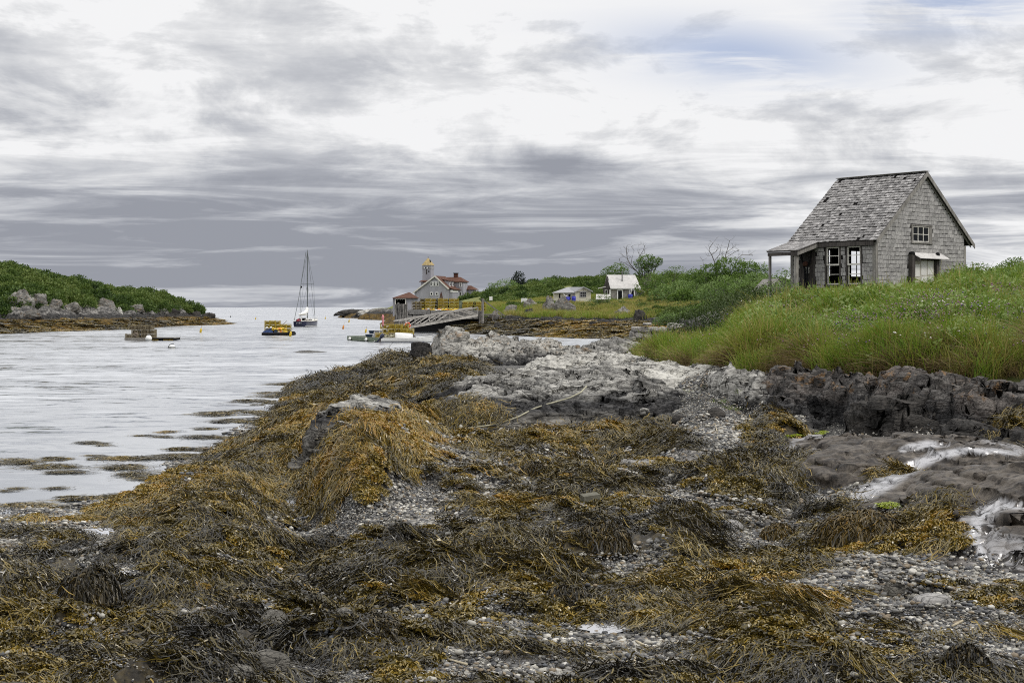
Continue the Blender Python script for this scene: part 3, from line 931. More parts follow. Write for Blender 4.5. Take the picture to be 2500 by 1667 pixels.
def rock(label, lobes, mt, res=0.045, amp=0.07, strata=(0.4, 2.2), crack=0.09, seed=1, base=NEAR, name='rock_ledge', cat='rock', group=None, edge=.35, fac=1.0, step=.75):
    """lobes: (px, Y, rx, ry, top z, base z, power, turn in degrees)"""
    L = [((px - CX) / F * Y, Y, rx, ry, zt, zb, pw, R(ro)) for px, Y, rx, ry, zt, zb, pw, ro in lobes]
    ROCKS.append(L)
    x0 = min(l[0] - max(l[2], l[3]) - edge for l in L); x1 = max(l[0] + max(l[2], l[3]) + edge for l in L)
    y0 = min(l[1] - max(l[2], l[3]) - edge for l in L); y1 = max(l[1] + max(l[2], l[3]) + edge for l in L)
    nx, ny = int((x1 - x0) / res) + 1, int((y1 - y0) / res) + 1
    X, Y = np.meshgrid(np.linspace(x0, x1, nx), np.linspace(y0, y1, ny))
    wx = X + 0.25 * vn2(X * .9, Y * .9, seed + 50); wy = Y + 0.25 * vn2(X * .9 + 9, Y * .9, seed + 51)
    Z = lobe_h(wx, wy, L)
    ca, sa = math.cos(strata[0]), math.sin(strata[0])
    U, Vv = wx * ca + wy * sa, -wx * sa + wy * ca
    w2 = fbm2(X * 1.3, Y * 1.3, 3, seed + 7) * 0.35
    # folds and ridges along the strata, then cracks, then grain
    rid = 1 - np.abs(fbm3(U * .7, (Vv + w2) * strata[1], Z * 2.2, 4, seed, 0.55))
    Z = Z + (rid - 0.55) * amp * 1.5
    c1 = np.abs(vn2(U * .8 + w2, Vv * .55, seed + 20)); c2 = np.abs(vn2(U * .45 - w2, Vv * 1.1, seed + 21))
    Z = Z - crack * np.exp(-(c1 / .05) ** 2) - crack * .8 * np.exp(-(c2 / .045) ** 2)
    # fractured blocks, long along the strata
    o1, e1 = facets(U * fac * .75 + w2, Vv * fac * 1.5 - w2, seed + 60)
    o2, e2 = facets(U * fac * 2.1 + w2 * 2, Vv * fac * 4.0, seed + 70)
    Z = Z + o1 * amp * 1.5 + o2 * amp * .55 - crack * 1.1 * np.exp(-(e1 / .07) ** 2) - crack * .4 * np.exp(-(e2 / .09) ** 2)
    # bedding: steps where the layers break off
    hs = .17
    q_ = (Z + .18 * U - .10 * Vv + .10 * w2) / hs
    fq_ = q_ - np.floor(q_)
    Z = Z + step * hs * (np.floor(q_) + sstep(fq_, .30, .62) - q_)
    Z = Z + fbm3(X * 3.1, Y * 3.1, Z * 5, 3, seed + 30) * amp * 0.42 + fbm3(X * 9, Y * 9, Z * 9, 3, seed + 31, .6) * amp * 0.24
    # sideways displacement breaks the even outline of the steep faces
    gy, gx = np.gradient(Z, res)
    st = np.clip(np.hypot(gx, gy), 0, 2)
    nz = fbm3(X * 2.3, Y * 2.3, Z * 4.5, 4, seed + 40) * 0.07 * st
    l_ = np.maximum(np.hypot(gx, gy), 1e-3)
    X2, Y2 = X - gx / l_ * nz, Y - gy / l_ * nz
    keep = Z > base(X, Y) - 0.30
    fq = grid_faces(ny, nx)
    kf = keep.ravel()[fq].any(1)
    fq = fq[kf]
    V = np.stack([X2, Y2, Z], -1).reshape(-1, 3)
    used, invx = np.unique(fq, return_inverse=True)
    V = V[used]
    o0 = V.mean(0)
    o = link(name, npmesh(name, V - o0, invx.reshape(-1, 4), mt, True, {'wet': wetness(V[:, 0], V[:, 1], V[:, 2])} if mt.name == 'ledge_slab' else None), None, tuple(o0))
    return tag(o, label, cat, group)

# water runs down the slabs along these lines (traced on the rock): px, py, half width
RUN = [[(2485, 1107, 5), (2420, 1099, 6), (2350, 1100, 8), (2290, 1112, 10), (2240, 1132, 11), (2190, 1160, 12), (2150, 1185, 14), (2090, 1207, 18), (2030, 1216, 18), (1985, 1198, 12), (1955, 1165, 8), (1935, 1140, 6)],
       [(2205, 1098, 5), (2230, 1090, 9), (2265, 1084, 9), (2310, 1086, 5)], [(2500, 1236, 8), (2440, 1232, 12), (2410, 1244, 12), (2385, 1268, 9), (2375, 1310, 8), (2400, 1360, 6)]]
def wetness(X, Y, Z):
    px, py = proj(X, Y, Z)
    m_ = np.zeros(px.shape)
    for L in RUN:
        for (x0, y0, w0), (x1, y1, w1) in zip(L[:-1], L[1:]):
            k = np.clip(((px - x0) * (x1 - x0) + (py - y0) * (y1 - y0) * 9) / ((x1 - x0) ** 2 + 9 * (y1 - y0) ** 2), 0, 1)
            dd = np.hypot((px - x0 - k * (x1 - x0)) / 2.2, py - y0 - k * (y1 - y0))
            m_ = np.maximum(m_, 1 - sstep(dd / (w0 + k * (w1 - w0)), .35, 1.5))
    return m_

G1 = 'granite ledges by the cove'
rock('pale lichen-topped granite outcrop farthest out on the point beside the cove', [
    (1105, 51.5, 1.15, 1.7, 2.16, .6, 2.6, 10), (1215, 52, 1.3, 2.3, 1.98, .6, 2.2, -10), (1320, 51, 1.5, 2.4, 1.76, .6, 2.0, -20), (1410, 49, 1.4, 2.4, 1.50, .7, 2.0, -15),
    (1155, 49.3, .7, 1.0, 1.35, .5, 2.2, 0), (1260, 49.3, .9, 1.0, 1.2, .6, 2.0, 0)], M_rkpale, .045, .10, (0.9, 1.6), .14, 1, group=G1)
rock('round black boulder at the seaward end of the pale outcrop', [(1040, 51.0, .40, .55, 1.78, .5, 3.0, 0)], M_rkdark, .035, .05, seed=4)
rock('low dark rock at the water edge left of the pale outcrop', [(950, 60, 1.15, 1.3, .98, .3, 2.2, 0), (1000, 58, 1.0, 1.2, 1.05, .4, 2.2, 0)], M_rkdark, .05, .05, seed=5)
rock('broad humped ledge with black front and pale streaked top in the middle', [
    (1320, 31.9, 2.25, 4.5, 1.56, .45, 2.2, -14), (1500, 32.4, 1.8, 5.2, 1.66, .45, 2.0, -6), (1185, 33.4, 1.25, 3.2, 1.30, .4, 2.1, -25), (1590, 30.0, 1.05, 3.6, 1.28, .55, 1.9, 0)],
    M_rkmid, .036, .075, (1.05, 1.5), .09, 2, group=G1, step=.5, fac=.7)
rock('layered pale ledge stepping down to the cove behind the humped ledge', [(1440, 43.5, 2.0, 2.2, 1.52, 1.1, 2.2, -10), (1540, 41.5, 1.4, 2.0, 1.55, 1.2, 2.2, -10), (1370, 41, 1.3, 1.6, 1.32, 1.0, 2.0, -10)],
     M_rkwhite, .05, .07, (0.15, 2.8), .08, 3, group=G1)
rock('smooth whitish ledge between the gravel patch and the grass tip', [(1660, 33.0, 1.15, 2.1, 1.60, 1.2, 2.4, -10), (1600, 35.5, .9, 1.6, 1.62, 1.2, 2.4, 0), (1745, 32, .6, 1.2, 1.56, 1.2, 2.2, 0)],
     M_rkwhite, .045, .035, (0.3, 1.8), .05, 6, group=G1)
rock('small pale rounded hump at the top of the gravel patch', [(1757, 29.6, .40, .62, 1.72, 1.15, 2.4, 15)], M_rkwhite, .03, .02, seed=7, crack=.02)
rock('long grey rounded ledge by the water beside the grass tip', [(1505, 59, 1.75, 1.9, 1.62, .8, 2.4, -5), (1430, 57, 1.1, 1.2, 1.15, .5, 2.2, 0)], M_rkmid, .06, .07, (0.0, 1.8), .1, 8)
rock('bare dark grey rock breaking through the seaweed ridge', [(895, 26.6, .90, 1.35, 1.30, .6, 2.6, -12), (835, 26.4, .40, 1.0, 1.16, .6, 2.4, 0)], M_rkmid, .03, .04, (0.2, 2.0), .07, 9)
G2 = 'dark ledges under the bank'
rock('grey wrinkled rock wall at the left end of the bank', [(1850, 28.4, .72, 1.15, 1.70, .9, 3.0, 12), (1800, 29.0, .45, .9, 1.60, .9, 2.6, 0)], M_rkmid, .035, .08, (1.2, 2.5), .1, 10, group=G2)
rock('reddish brown rock wall below the grass', [(1975, 27.5, .80, 1.25, 1.80, .9, 3.2, 8), (2105, 26.6, .75, 1.15, 1.72, .9, 3.0, 0), (1905, 26.6, .42, .7, 1.32, .9, 2.8, 20)], M_rkbrown, .035, .09, (0.8, 2.2), .12, 11, group=G2)
rock('black barnacled boulder at the foot of the rock wall', [(2165, 24.4, .62, .72, 1.40, .8, 3.4, 5), (2215, 24.0, .45, .5, 1.28, .8, 3.0, 0)], M_rkdark, .03, .06, seed=12)
rock('big orange lichened rock overhanging a dark hollow under the bank', [(2290, 24.7, .85, 1.0, 1.80, .85, 4.2, 10), (2225, 25.2, .5, .9, 1.74, .9, 3.5, 0)], M_rkbrown, .032, .08, (0.5, 2.0), .11, 13, group=G2)
rock('shadowed lichened rock at the right edge below the bank', [(2440, 24.0, .85, .95, 1.76, .9, 4.2, -8), (2560, 23.5, .9, 1.0, 1.74, .9, 3.6, 0)], M_rkbrown, .035, .08, (0.6, 2.0), .11, 14, group=G2)
rock('low black rock in front of the hollow', [(2385, 22.5, .58, .62, 1.24, .8, 3.0, 6), (2300, 22.9, .3, .4, 1.10, .8, 2.6, 0)], M_rkdark, .03, .05, seed=15)
rock('black rock cut by the right edge under the lichened rocks', [(2500, 21.4, .42, .6, 1.20, .8, 3.0, 0)], M_rkdark, .03, .05, seed=16)
rock('wide sloping brown slab with a wet channel on the right', [(2120, 21.2, 1.40, 2.3, 1.02, .40, 3.0, 24), (2330, 20.8, 1.45, 2.0, 1.06, .45, 3.0, 14), (1985, 20.4, .60, 1.5, .82, .35, 2.6, 30)], M_rkslab, .030, .032, (0.55, 2.6), .05, 17, step=.35, fac=.6)
rock('dark sloping slab nearer than the wet channel on the right', [(2400, 17.2, 1.35, 2.0, 1.02, .38, 2.6, 28), (2230, 16.8, .85, 1.5, .84, .35, 2.4, 34), (2530, 16.4, .9, 1.7, 1.06, .4, 2.8, 10)], M_rkslab, .028, .034, (0.7, 2.4), .05, 18, step=.35, fac=.6)
rock('rough purplish grey rock at the lower right edge', [(2460, 13.7, .85, 1.2, 1.02, .4, 2.6, 22), (2370, 13.2, .5, .9, .84, .4, 2.4, 30)], M_rkslab, .022, .050, (0.9, 2.2), .05, 19, step=.4)
rock('flat grey slab beside the brown gravel', [(1695, 22.6, .50, .95, .80, .45, 4.0, -20)], M_rkflat, .03, .02, (0.2, 3.0), .02, 20, step=.3)
rock('tilted grey slab in the middle of the weed', [(1575, 21.6, .36, .42, .68, .4, 4.0, -15), (1640, 22.3, .22, .3, .70, .4, 3.0, 0)], M_rkflat, .025, .02, (0.3, 3.0), .02, 21)
rock('long wet grey slab left of the brown slab', [(1860, 24.8, .62, .75, .93, .6, 3.5, -10)], M_rkflat, .03, .02, (0.2, 3.0), .02, 22)
rock('pale slab edge sticking out of the weed left of the brown slab', [(1915, 20.2, .30, .85, .74, .4, 3.0, -32)], M_rkflat, .025, .015, (0.2, 3.0), .02, 23)
rock('smooth slate blue boulder at the foot of the humped ledge', [(1275, 28.3, .40, .34, .82, .45, 2.4, -18)], M_rkmid, .02, .01, crack=.0, seed=24)

def top_h(X, Y, ground_z=None):
    X = np.asarray(X, float); Y = np.asarray(Y, float)
    z = near_h(X, Y) if ground_z is None else ground_z.copy()
    on = np.zeros(X.shape, bool)
    for L in ROCKS:
        cx, cy = np.mean([l[0] for l in L]), np.mean([l[1] for l in L])
        rr = max(max(l[2], l[3]) + math.hypot(l[0] - cx, l[1] - cy) for l in L) + .3
        s_ = (np.hypot(X - cx, Y - cy) < rr)
        if s_.any():
            h_ = lobe_h(X[s_], Y[s_], L)
            on[s_] |= h_ > z[s_]
            z[s_] = np.maximum(z[s_], h_)
    return z, on

def gz(x, y):
    return float(top_h(np.array([x]), np.array([y]))[0][0])

def seat(px, py):
    """the spot on the shore that the photograph shows at (px, py)"""
    for Y in np.linspace(7.5, 70, 700):
        p = at(px, py, Y)
        if gz_fast(p.x, Y) >= p.z:
            return p
    return at(px, py, 70)

def seat_many(L):
    """ray-march many pixels at once onto the shore"""
    L = np.array(L, float)
    Ys = np.geomspace(7.0, 75, 900)
    res = np.full((len(L), 3), np.nan)
    X = (L[:, :1] - CX) / F * Ys[None]
    Zr = EYE - (L[:, 1:2] - HY) / F * Ys[None]
    Yg = np.repeat(Ys[None], len(L), 0)
    zt, _ = top_h(X.ravel(), Yg.ravel())
    hit = zt.reshape(X.shape) >= Zr
    for i in range(len(L)):
        k = int(np.argmax(hit[i])) if hit[i].any() else len(Ys) - 1
        res[i] = (X[i, k], Ys[k], Zr[i, k])
    return res

# ------------------------------------------------------------------ scattered growth
def scatter(name, label, sources, P, rot, scl, idx, tint, kind='stuff', cat=None):
    """one object that repeats the source meshes at the points P (geometry nodes)"""
    n = len(P)
    me = bpy.data.meshes.new(name)
    me.vertices.add(n)
    me.vertices.foreach_set('co', np.asarray(P, np.float32).ravel())
    for an, typ, arr, key in (('rot', 'FLOAT_VECTOR', rot, 'vector'), ('scl', 'FLOAT_VECTOR', scl, 'vector'), ('idx', 'INT', idx, 'value'), ('tint', 'FLOAT', tint, 'value')):
        a = me.attributes.new(an, typ, 'POINT')
        a.data.foreach_set(key, np.asarray(arr, np.int32 if typ == 'INT' else np.float32).ravel())
    for m_ in {s_.data.materials[0].name: s_.data.materials[0] for s_ in sources}.values():
        me.materials.append(m_)
    o = link(name, me)
    ng = bpy.data.node_groups.new(name, 'GeometryNodeTree')
    ng.interface.new_socket('Geometry', in_out='INPUT', socket_type='NodeSocketGeometry')
    ng.interface.new_socket('Geometry', in_out='OUTPUT', socket_type='NodeSocketGeometry')
    N, Lk = ng.nodes, ng.links
    gi, go = N.new('NodeGroupInput'), N.new('NodeGroupOutput')
    inst = N.new('GeometryNodeInstanceOnPoints')
    join = N.new('GeometryNodeJoinGeometry')
    for s_ in reversed(sources):
        oi = N.new('GeometryNodeObjectInfo')
        oi.inputs['Object'].default_value = s_
        oi.inputs['As Instance'].default_value = False
        g2 = N.new('GeometryNodeGeometryToInstance')
        Lk.new(oi.outputs['Geometry'], g2.inputs[0])
        Lk.new(g2.outputs[0], join.inputs[0])
    def na(nm, typ):
        q = N.new('GeometryNodeInputNamedAttribute')
        q.data_type = typ
        q.inputs['Name'].default_value = nm
        return q.outputs['Attribute']
    e2r = N.new('FunctionNodeEulerToRotation')
    Lk.new(na('rot', 'FLOAT_VECTOR'), e2r.inputs[0])
    Lk.new(gi.outputs[0], inst.inputs['Points'])
    Lk.new(join.outputs[0], inst.inputs['Instance'])
    inst.inputs['Pick Instance'].default_value = True
    Lk.new(na('idx', 'INT'), inst.inputs['Instance Index'])
    Lk.new(e2r.outputs[0], inst.inputs['Rotation'])
    Lk.new(na('scl', 'FLOAT_VECTOR'), inst.inputs['Scale'])
    Lk.new(inst.outputs[0], go.inputs[0])
    md = o.modifiers.new('scatter', 'NODES')
    md.node_group = ng
    return tag(o, label, cat, None, kind)


def src(name, V, Fq, mt, attrs=None, smooth=False):
    """a source mesh for scatter(), never linked to the scene itself"""
    return bpy.data.objects.new(name, npmesh(name, V, Fq, mt, smooth, attrs))


def ribbons(paths, widths, shades, tilt=0.5, rng=RNG, tip=0.15):
    """paths (n, k, 3) -> narrow double-edged strips"""
    n, k, _ = paths.shape
    dirs = np.gradient(paths, axis=1)
    up = np.array([0, 0, 1.0]) + rng.normal(0, tilt, (n, 1, 3))
    side = np.cross(dirs, up)
    side /= np.linalg.norm(side, axis=2, keepdims=True) + 1e-9
    tp = np.linspace(1, tip, k)[None, :, None] ** 0.7
    w = np.asarray(widths).reshape(n, 1, 1) * tp * 0.5
    A, B = paths - side * w, paths + side * w
    V = np.stack([A, B], 2).reshape(-1, 3)
    base = (np.arange(n) * k * 2)[:, None] + (np.arange(k - 1) * 2)[None]
    Fq = np.stack([base, base + 1, base + 3, base + 2], -1).reshape(-1, 4)
    sh = np.repeat(np.asarray(shades), k * 2)
    return V, Fq, sh


def leaves(C, D, L, Wd, shades, rng=RNG):
    """diamond leaves at C pointing along D"""
    n = len(C)
    D = D / (np.linalg.norm(D, axis=1, keepdims=True) + 1e-9)
    r = rng.normal(0, 1, (n, 3)) + np.array([0, 0, 0.0])
    s = np.cross(D, r)
    s /= np.linalg.norm(s, axis=1, keepdims=True) + 1e-9
    L = np.asarray(L).reshape(-1, 1); Wd = np.asarray(Wd).reshape(-1, 1)
    nrm = np.cross(D, s)
    V = np.stack([C, C + D * L * .5 + s * Wd * .5 + nrm * L * .06, C + D * L, C + D * L * .5 - s * Wd * .5 + nrm * L * .06], 1).reshape(-1, 3)
    Fq = (np.arange(n) * 4)[:, None] + np.arange(4)[None]
    return V, Fq, np.repeat(shades, 4)


def merge(*parts):
    V, Fq, S_ = [], [], []
    o = 0
    for v, f, s in parts:
        V.append(v); Fq.append(f + o); S_.append(s); o += len(v)
    return np.concatenate(V), np.concatenate(Fq), np.concatenate(S_)


def mesh_src(name, parts, mt):
    V, Fq, s = merge(*parts)
    return src(name, V, Fq, mt, {'shade': s})


# --- seaweed sources
def wrack(seed, n=125, L=(.18, .46), w=.0135, spread=.95):
    """long strands combed mostly one way, lying over each other"""
    r = np.random.default_rng(seed)
    k = 7
    p0 = r.normal(0, .15, (n, 3)) * [1.0, 1.3, 0]
    an = r.normal(0, spread, n)
    ln = r.uniform(*L, n)
    hump = r.uniform(.03, .13, n)
    tt = np.linspace(0, 1, k)
    P = np.zeros((n, k, 3))
    bend = r.normal(0, 1.0, n)
    ang = an[:, None] + bend[:, None] * tt[None] + .5 * np.sin(tt[None] * 6 + r.uniform(0, 6, (n, 1)))
    st = ln[:, None] / (k - 1)
    dx_, dy_ = np.cos(ang) * st, np.sin(ang) * st
    P[:, :, 0] = p0[:, :1] + np.cumsum(dx_, 1) - dx_[:, :1]
    P[:, :, 1] = p0[:, 1:2] + np.cumsum(dy_, 1) - dy_[:, :1]
    P[:, :, 2] = .015 + hump[:, None] * (1 - tt[None] ** 1.5) * (.6 + .4 * np.cos(tt[None] * 3)) + r.normal(0, .006, (n, k))
    return ribbons(P, r.uniform(.6, 1.3, n) * w, r.uniform(0, 1, n), .6, r, .5)

def bladder(seed, n=230, rad=.2):
    """low crisp mound of short forked fronds"""
    r = np.random.default_rng(seed)
    rr = rad * np.sqrt(r.uniform(0, 1, n)); an = r.uniform(0, 6.283, n)
    x, y = rr * np.cos(an), rr * np.sin(an)
    z = .07 * (1 - (rr / rad) ** 2) + r.uniform(0, .02, n)
    k = 4
    d0 = r.uniform(0, 6.283, n)
    tt = np.linspace(0, 1, k)
    ln = r.uniform(.05, .12, n)
    P = np.zeros((n, k, 3))
    P[:, :, 0] = x[:, None] + np.cos(d0)[:, None] * ln[:, None] * tt + r.normal(0, .006, (n, k))
    P[:, :, 1] = y[:, None] + np.sin(d0)[:, None] * ln[:, None] * tt + r.normal(0, .006, (n, k))
    P[:, :, 2] = z[:, None] + .035 * np.sin(tt * 2.6)[None] * r.uniform(.2, 1.3, (n, 1))
    A = ribbons(P, r.uniform(.012, .024, n), r.uniform(.2, 1, n), .9, r, .8)
    return A

def pebbles_src(seed, n=140, rad=.34, smin=.012, smax=.046):
    r = np.random.default_rng(seed)
    t_ = (1 + 5 ** .5) / 2
    iv = np.array([(-1, t_, 0), (1, t_, 0), (-1, -t_, 0), (1, -t_, 0), (0, -1, t_), (0, 1, t_), (0, -1, -t_), (0, 1, -t_), (t_, 0, -1), (t_, 0, 1), (-t_, 0, -1), (-t_, 0, 1)]) / math.hypot(1, t_)
    fc = np.array([(0, 11, 5), (0, 5, 1), (0, 1, 7), (0, 7, 10), (0, 10, 11), (1, 5, 9), (5, 11, 4), (11, 10, 2), (10, 7, 6), (7, 1, 8), (3, 9, 4), (3, 4, 2), (3, 2, 6), (3, 6, 8), (3, 8, 9), (4, 9, 5), (2, 4, 11), (6, 2, 10), (8, 6, 7), (9, 8, 1)])
    pal = np.array([(.06, .06, .062), (.125, .122, .115), (.22, .21, .19), (.33, .315, .275), (.46, .44, .39), (.62, .60, .55), (.19, .15, .10), (.09, .096, .107)])
    pw = np.array([.22, .23, .19, .13, .07, .02, .08, .06])
    V, Fq, Cc = [], [], []
    for i in range(n):
        s = (smin + (smax - smin) * r.uniform() ** 2.8) * .8
        q = iv * (r.uniform(.7, 1.25), r.uniform(.7, 1.25), r.uniform(.4, .7)) * (1 + r.normal(0, .08, (12, 1)))
        a = r.uniform(0, 6.28)
        q = np.stack([q[:, 0] * math.cos(a) - q[:, 1] * math.sin(a), q[:, 0] * math.sin(a) + q[:, 1] * math.cos(a), q[:, 2]], 1)
        rr = rad * math.sqrt(r.uniform()); b = r.uniform(0, 6.28)
        V.append(q * s + (rr * math.cos(b), rr * math.sin(b), s * .25 + r.uniform(0, .006)))
        Fq.append(fc + 12 * i)
        c = pal[r.choice(8, p=pw)] * r.uniform(.8, 1.2)
        Cc.append(np.tile([*c, 1.0], (12, 1)))
    return src('pebbles', np.concatenate(V), np.concatenate(Fq), M_peb, {'col': np.concatenate(Cc)}, True)

WR = [mesh_src('wrack', [wrack(100 + i)], M_weed) for i in range(5)]
BL = [mesh_src('bladder', [bladder(200 + i)], M_weed) for i in range(4)]
PB = [pebbles_src(300 + i) for i in range(5)] + [pebbles_src(320 + i, 150, .34, .008, .022) for i in range(2)]


def tilt_rot(X, Y, az, eps=.22, hf=None):
    """Euler angles that lay a clump along the slope, its x axis towards az"""
    hf = hf or (lambda x, y: top_h(x, y)[0])
    h0, hx, hy_ = hf(X, Y), hf(X + eps, Y), hf(X, Y + eps)
    gx, gy = np.clip((hx - h0) / eps, -1.6, 1.6), np.clip((hy_ - h0) / eps, -1.6, 1.6)
    nrm = np.stack([-gx, -gy, np.ones_like(gx)], 1)
    nrm /= np.linalg.norm(nrm, axis=1, keepdims=True)
    E = np.empty((len(X), 3))
    for i in range(len(X)):
        q = Vector((0, 0, 1)).rotation_difference(Vector(nrm[i]))
        E[i] = (q.to_matrix() @ Matrix.Rotation(az[i], 3, 'Z')).to_euler()
    return E, gx, gy, h0


def sample_fan(n, a0, a1, y0, y1, pw=1.0, rng=RNG):
    """random spots on the shore, thinning out with distance by the power pw"""
    u = rng.uniform(0, 1, n)
    e = 2.0 - pw
    if abs(e) < 1e-6:
        Y = y0 * (y1 / y0) ** u
    else:
        Y = (y0 ** e + u * (y1 ** e - y0 ** e)) ** (1 / e)
    return Y * rng.uniform(a0, a1, n), Y

# --- seaweed on the shore
X, Y = sample_fan(72000, -.47, .50, 7.2, 72, 1.25)
zt, onrock = top_h(X, Y)
wm, sm, bm_ = masks(X, Y)
px, py = proj(X, Y, zt)
patch = fbm2(X * 1.1, Y * .8, 4, 77)                       # kinds grow in patches
ROCKWEED = [(1120, 1010, 80, 26), (1030, 935, 60, 40), (1440, 1088, 220, 22), (2370, 1330, 60, 40), (2290, 1250, 30, 46), (1845, 1075, 55, 40), (1905, 1165, 90, 45), (770, 1055, 90, 20), (990, 1062, 60, 14), (1000, 880, 60, 8)]
rw = blobs(px, py, ROCKWEED, .4)
keep = np.where(onrock, RNG.uniform(0, 1, len(X)) < rw, RNG.uniform(0, 1, len(X)) < np.clip(wm * 1.25 - .12, 0, 1)) & (zt > -.1)
# leave the foreground a little broken
keep &= (RNG.uniform(0, 1, len(X)) < sstep(patch * .9 + fbm2(X * 2.6, Y * 2.2, 3, 78) * .8 + wm * 1.0, .02, .60)) | (py < 1250)
X, Y, patch, px, py = X[keep], Y[keep], patch[keep], px[keep], py[keep]
slope_az = np.zeros(len(X))
E, gx, gy, h0 = tilt_rot(X, Y, slope_az, .35)
comb_ = fbm2(X * .5, Y * .5, 3, 80) * 2.2
down = np.arctan2(-gy, -gx)
st = np.hypot(gx, gy)
azs = np.where(st > .12, down + RNG.normal(0, .45, len(X)), comb_ + RNG.normal(0, .7, len(X)))
E, gx, gy, h0 = tilt_rot(X, Y, azs, .35)
isb = (patch + RNG.normal(0, .32, len(X))) > .14
gold = fbm2(X * .55 + 5, Y * .4, 3, 81)
midz = sstep(py, 1330, 1130) * .16 + sstep(py, 1000, 950) * -.16
tint = np.clip(.40 + gold * .22 + midz + RNG.normal(0, .12, len(X)) + np.where(isb, .11, 0) - .16 * (fbm2(X * 1.7, Y * 1.3, 2, 82) > .55), .02, .98)
tint = np.clip(tint - .10 * sstep(py, 1380, 1600), .02, 1)
scl = np.repeat((RNG.uniform(.75, 1.25, len(X)) * np.interp(Y, [8, 18, 40, 70], [.46, .58, .95, 1.3]))[:, None], 3, 1)
idx = np.where(isb, 5 + RNG.integers(0, 4, len(X)), RNG.integers(0, 5, len(X)))
scl[:, 2] *= RNG.uniform(.7, 1.5, len(X))
scatter('seaweed', 'brown and gold rockweed draped over the shore', WR + BL, np.stack([X, Y, h0 + .005], 1), E, scl, idx, tint)

# --- named weed-covered mounds in the foreground come as mounds of strands (see below); floating mats
FL = [(60, 1128, 60, 5), (150, 1140, 50, 4), (130, 1122, 40, 3), (150, 1156, 45, 4), (230, 1085, 30, 3), (215, 1078, 20, 2), (330, 1065, 26, 2), (340, 1122, 90, 3), (410, 1118, 50, 3), (300, 1141, 46, 4), (370, 1166, 46, 5), (330, 1160, 60, 3),
      (240, 1114, 24, 2), (60, 1236, 60, 6), (120, 1240, 18, 2), (40, 1194, 14, 2), (15, 1198, 14, 3), (135, 1191, 8, 1), (200, 1218, 44, 4), (300, 1208, 50, 5), (330, 1222, 50, 3), (250, 1262, 60, 6), (450, 1110, 60, 7), (470, 1100, 50, 4), (540, 1010, 60, 4), (580, 1030, 60, 4), (620, 1005, 60, 4),
      (510, 1048, 40, 2), (640, 985, 50, 6), (680, 968, 60, 4), (720, 960, 60, 5), (760, 940, 70, 4), (500, 1068, 40, 3), (410, 1055, 22, 1), (395, 1068, 16, 1), (700, 940, 60, 3), (660, 1010, 50, 6), (590, 1075, 40, 6), (10, 898, 14, 1)]
fx, fy, fr = [], [], []
for cx, cy, rx, ry in FL:
    n = int(4 + rx * ry / 22)
    ns = max(2, int(ry))
    sk_ = RNG.integers(0, ns, n)
    off = RNG.uniform(-1, 1, (ns, 3))
    qx = cx + rx * (off[sk_, 0] * .45 + RNG.normal(0, .55, n) * (.5 + .5 * np.abs(off[sk_, 2])))
    qy = cy + ry * (off[sk_, 1]) + RNG.normal(0, .5, n)
    Yq = EYE * F / (qy - HY)
    fx += list((qx - CX) / F * Yq); fy += list(Yq); fr += list((.3 + .9 * RNG.uniform(0, 1, n) ** 2) * np.clip(rx / 40, .6, 1.0))
fx, fy, fr = np.array(fx), np.array(fy), np.array(fr)
scl = np.repeat(fr[:, None], 3, 1) * [1.5, .8, .45] * np.interp(fy, [18, 50], [.6, 1.2])[:, None]
scatter('floating_seaweed', 'dark mats of weed floating in the shallows', WR + BL, np.stack([fx, fy, np.full(len(fx), .004)], 1), np.stack([0 * fx, 0 * fx, RNG.normal(0, .35, len(fx)) + math.pi * RNG.integers(0, 2, len(fx))], 1), scl,
        np.where(RNG.uniform(0, 1, len(fx)) < .5, RNG.integers(0, 5, len(fx)), RNG.integers(5, 9, len(fx))), np.clip(RNG.normal(.42, .15, len(fx)), .05, .9))

# --- shingle
X, Y = sample_fan(30000, -.47, .50, 7.2, 40, 1.0)
zt, onrock = top_h(X, Y)
wm, sm, bm_ = masks(X, Y)
_px, _py = proj(X, Y, zt)
keep = (~onrock) & (zt > -.03) & (bm_ < .3) & ~((_px > 1920) & (_py < 1085)) & (RNG.uniform(0, 1, len(X)) < np.clip(1.25 - wm * 1.9 - sm * .93, .015, 1))
X, Y = X[keep], Y[keep]
big = fbm2(X * .8, Y * .8, 2, 90) + RNG.normal(0, .5, len(X)) > -.25
E, gx, gy, h0 = tilt_rot(X, Y, RNG.uniform(0, 6.28, len(X)))
scl = np.repeat(RNG.uniform(.75, 1.2, len(X))[:, None], 3, 1) * np.interp(Y, [8, 20, 40], [.8, 1.1, 1.5])[:, None]
scatter('pebbles', 'grey and tan pebbles of the shingle beach', PB, np.stack([X, Y, h0 + .004], 1), E, scl, np.where(big, RNG.integers(0, 5, len(X)), RNG.integers(5, 7, len(X))), np.full(len(X), .5))

# --- plants of the bank
def blades(seed, n, L, w, lean, rad, droop=.5, k=5):
    r = np.random.default_rng(seed)
    an = r.uniform(0, 6.283, n); p0 = np.stack([r.normal(0, rad, n), r.normal(0, rad, n), np.zeros(n)], 1)
    ln = r.uniform(*L, n)
    le = np.abs(r.normal(lean, .25, n))
    tt = np.linspace(0, 1, k)
    out_ = le[:, None] * (tt[None] + droop * tt[None] ** 2.6)
    P = np.zeros((n, k, 3))
    P[:, :, 0] = p0[:, :1] + np.cos(an)[:, None] * out_ * ln[:, None]
    P[:, :, 1] = p0[:, 1:2] + np.sin(an)[:, None] * out_ * ln[:, None]
    P[:, :, 2] = ln[:, None] * (tt[None] - droop * .75 * le[:, None] * tt[None] ** 2.6)
    return ribbons(P, r.uniform(.7, 1.3, n) * w, r.uniform(0, 1, n), .8, r, .12)

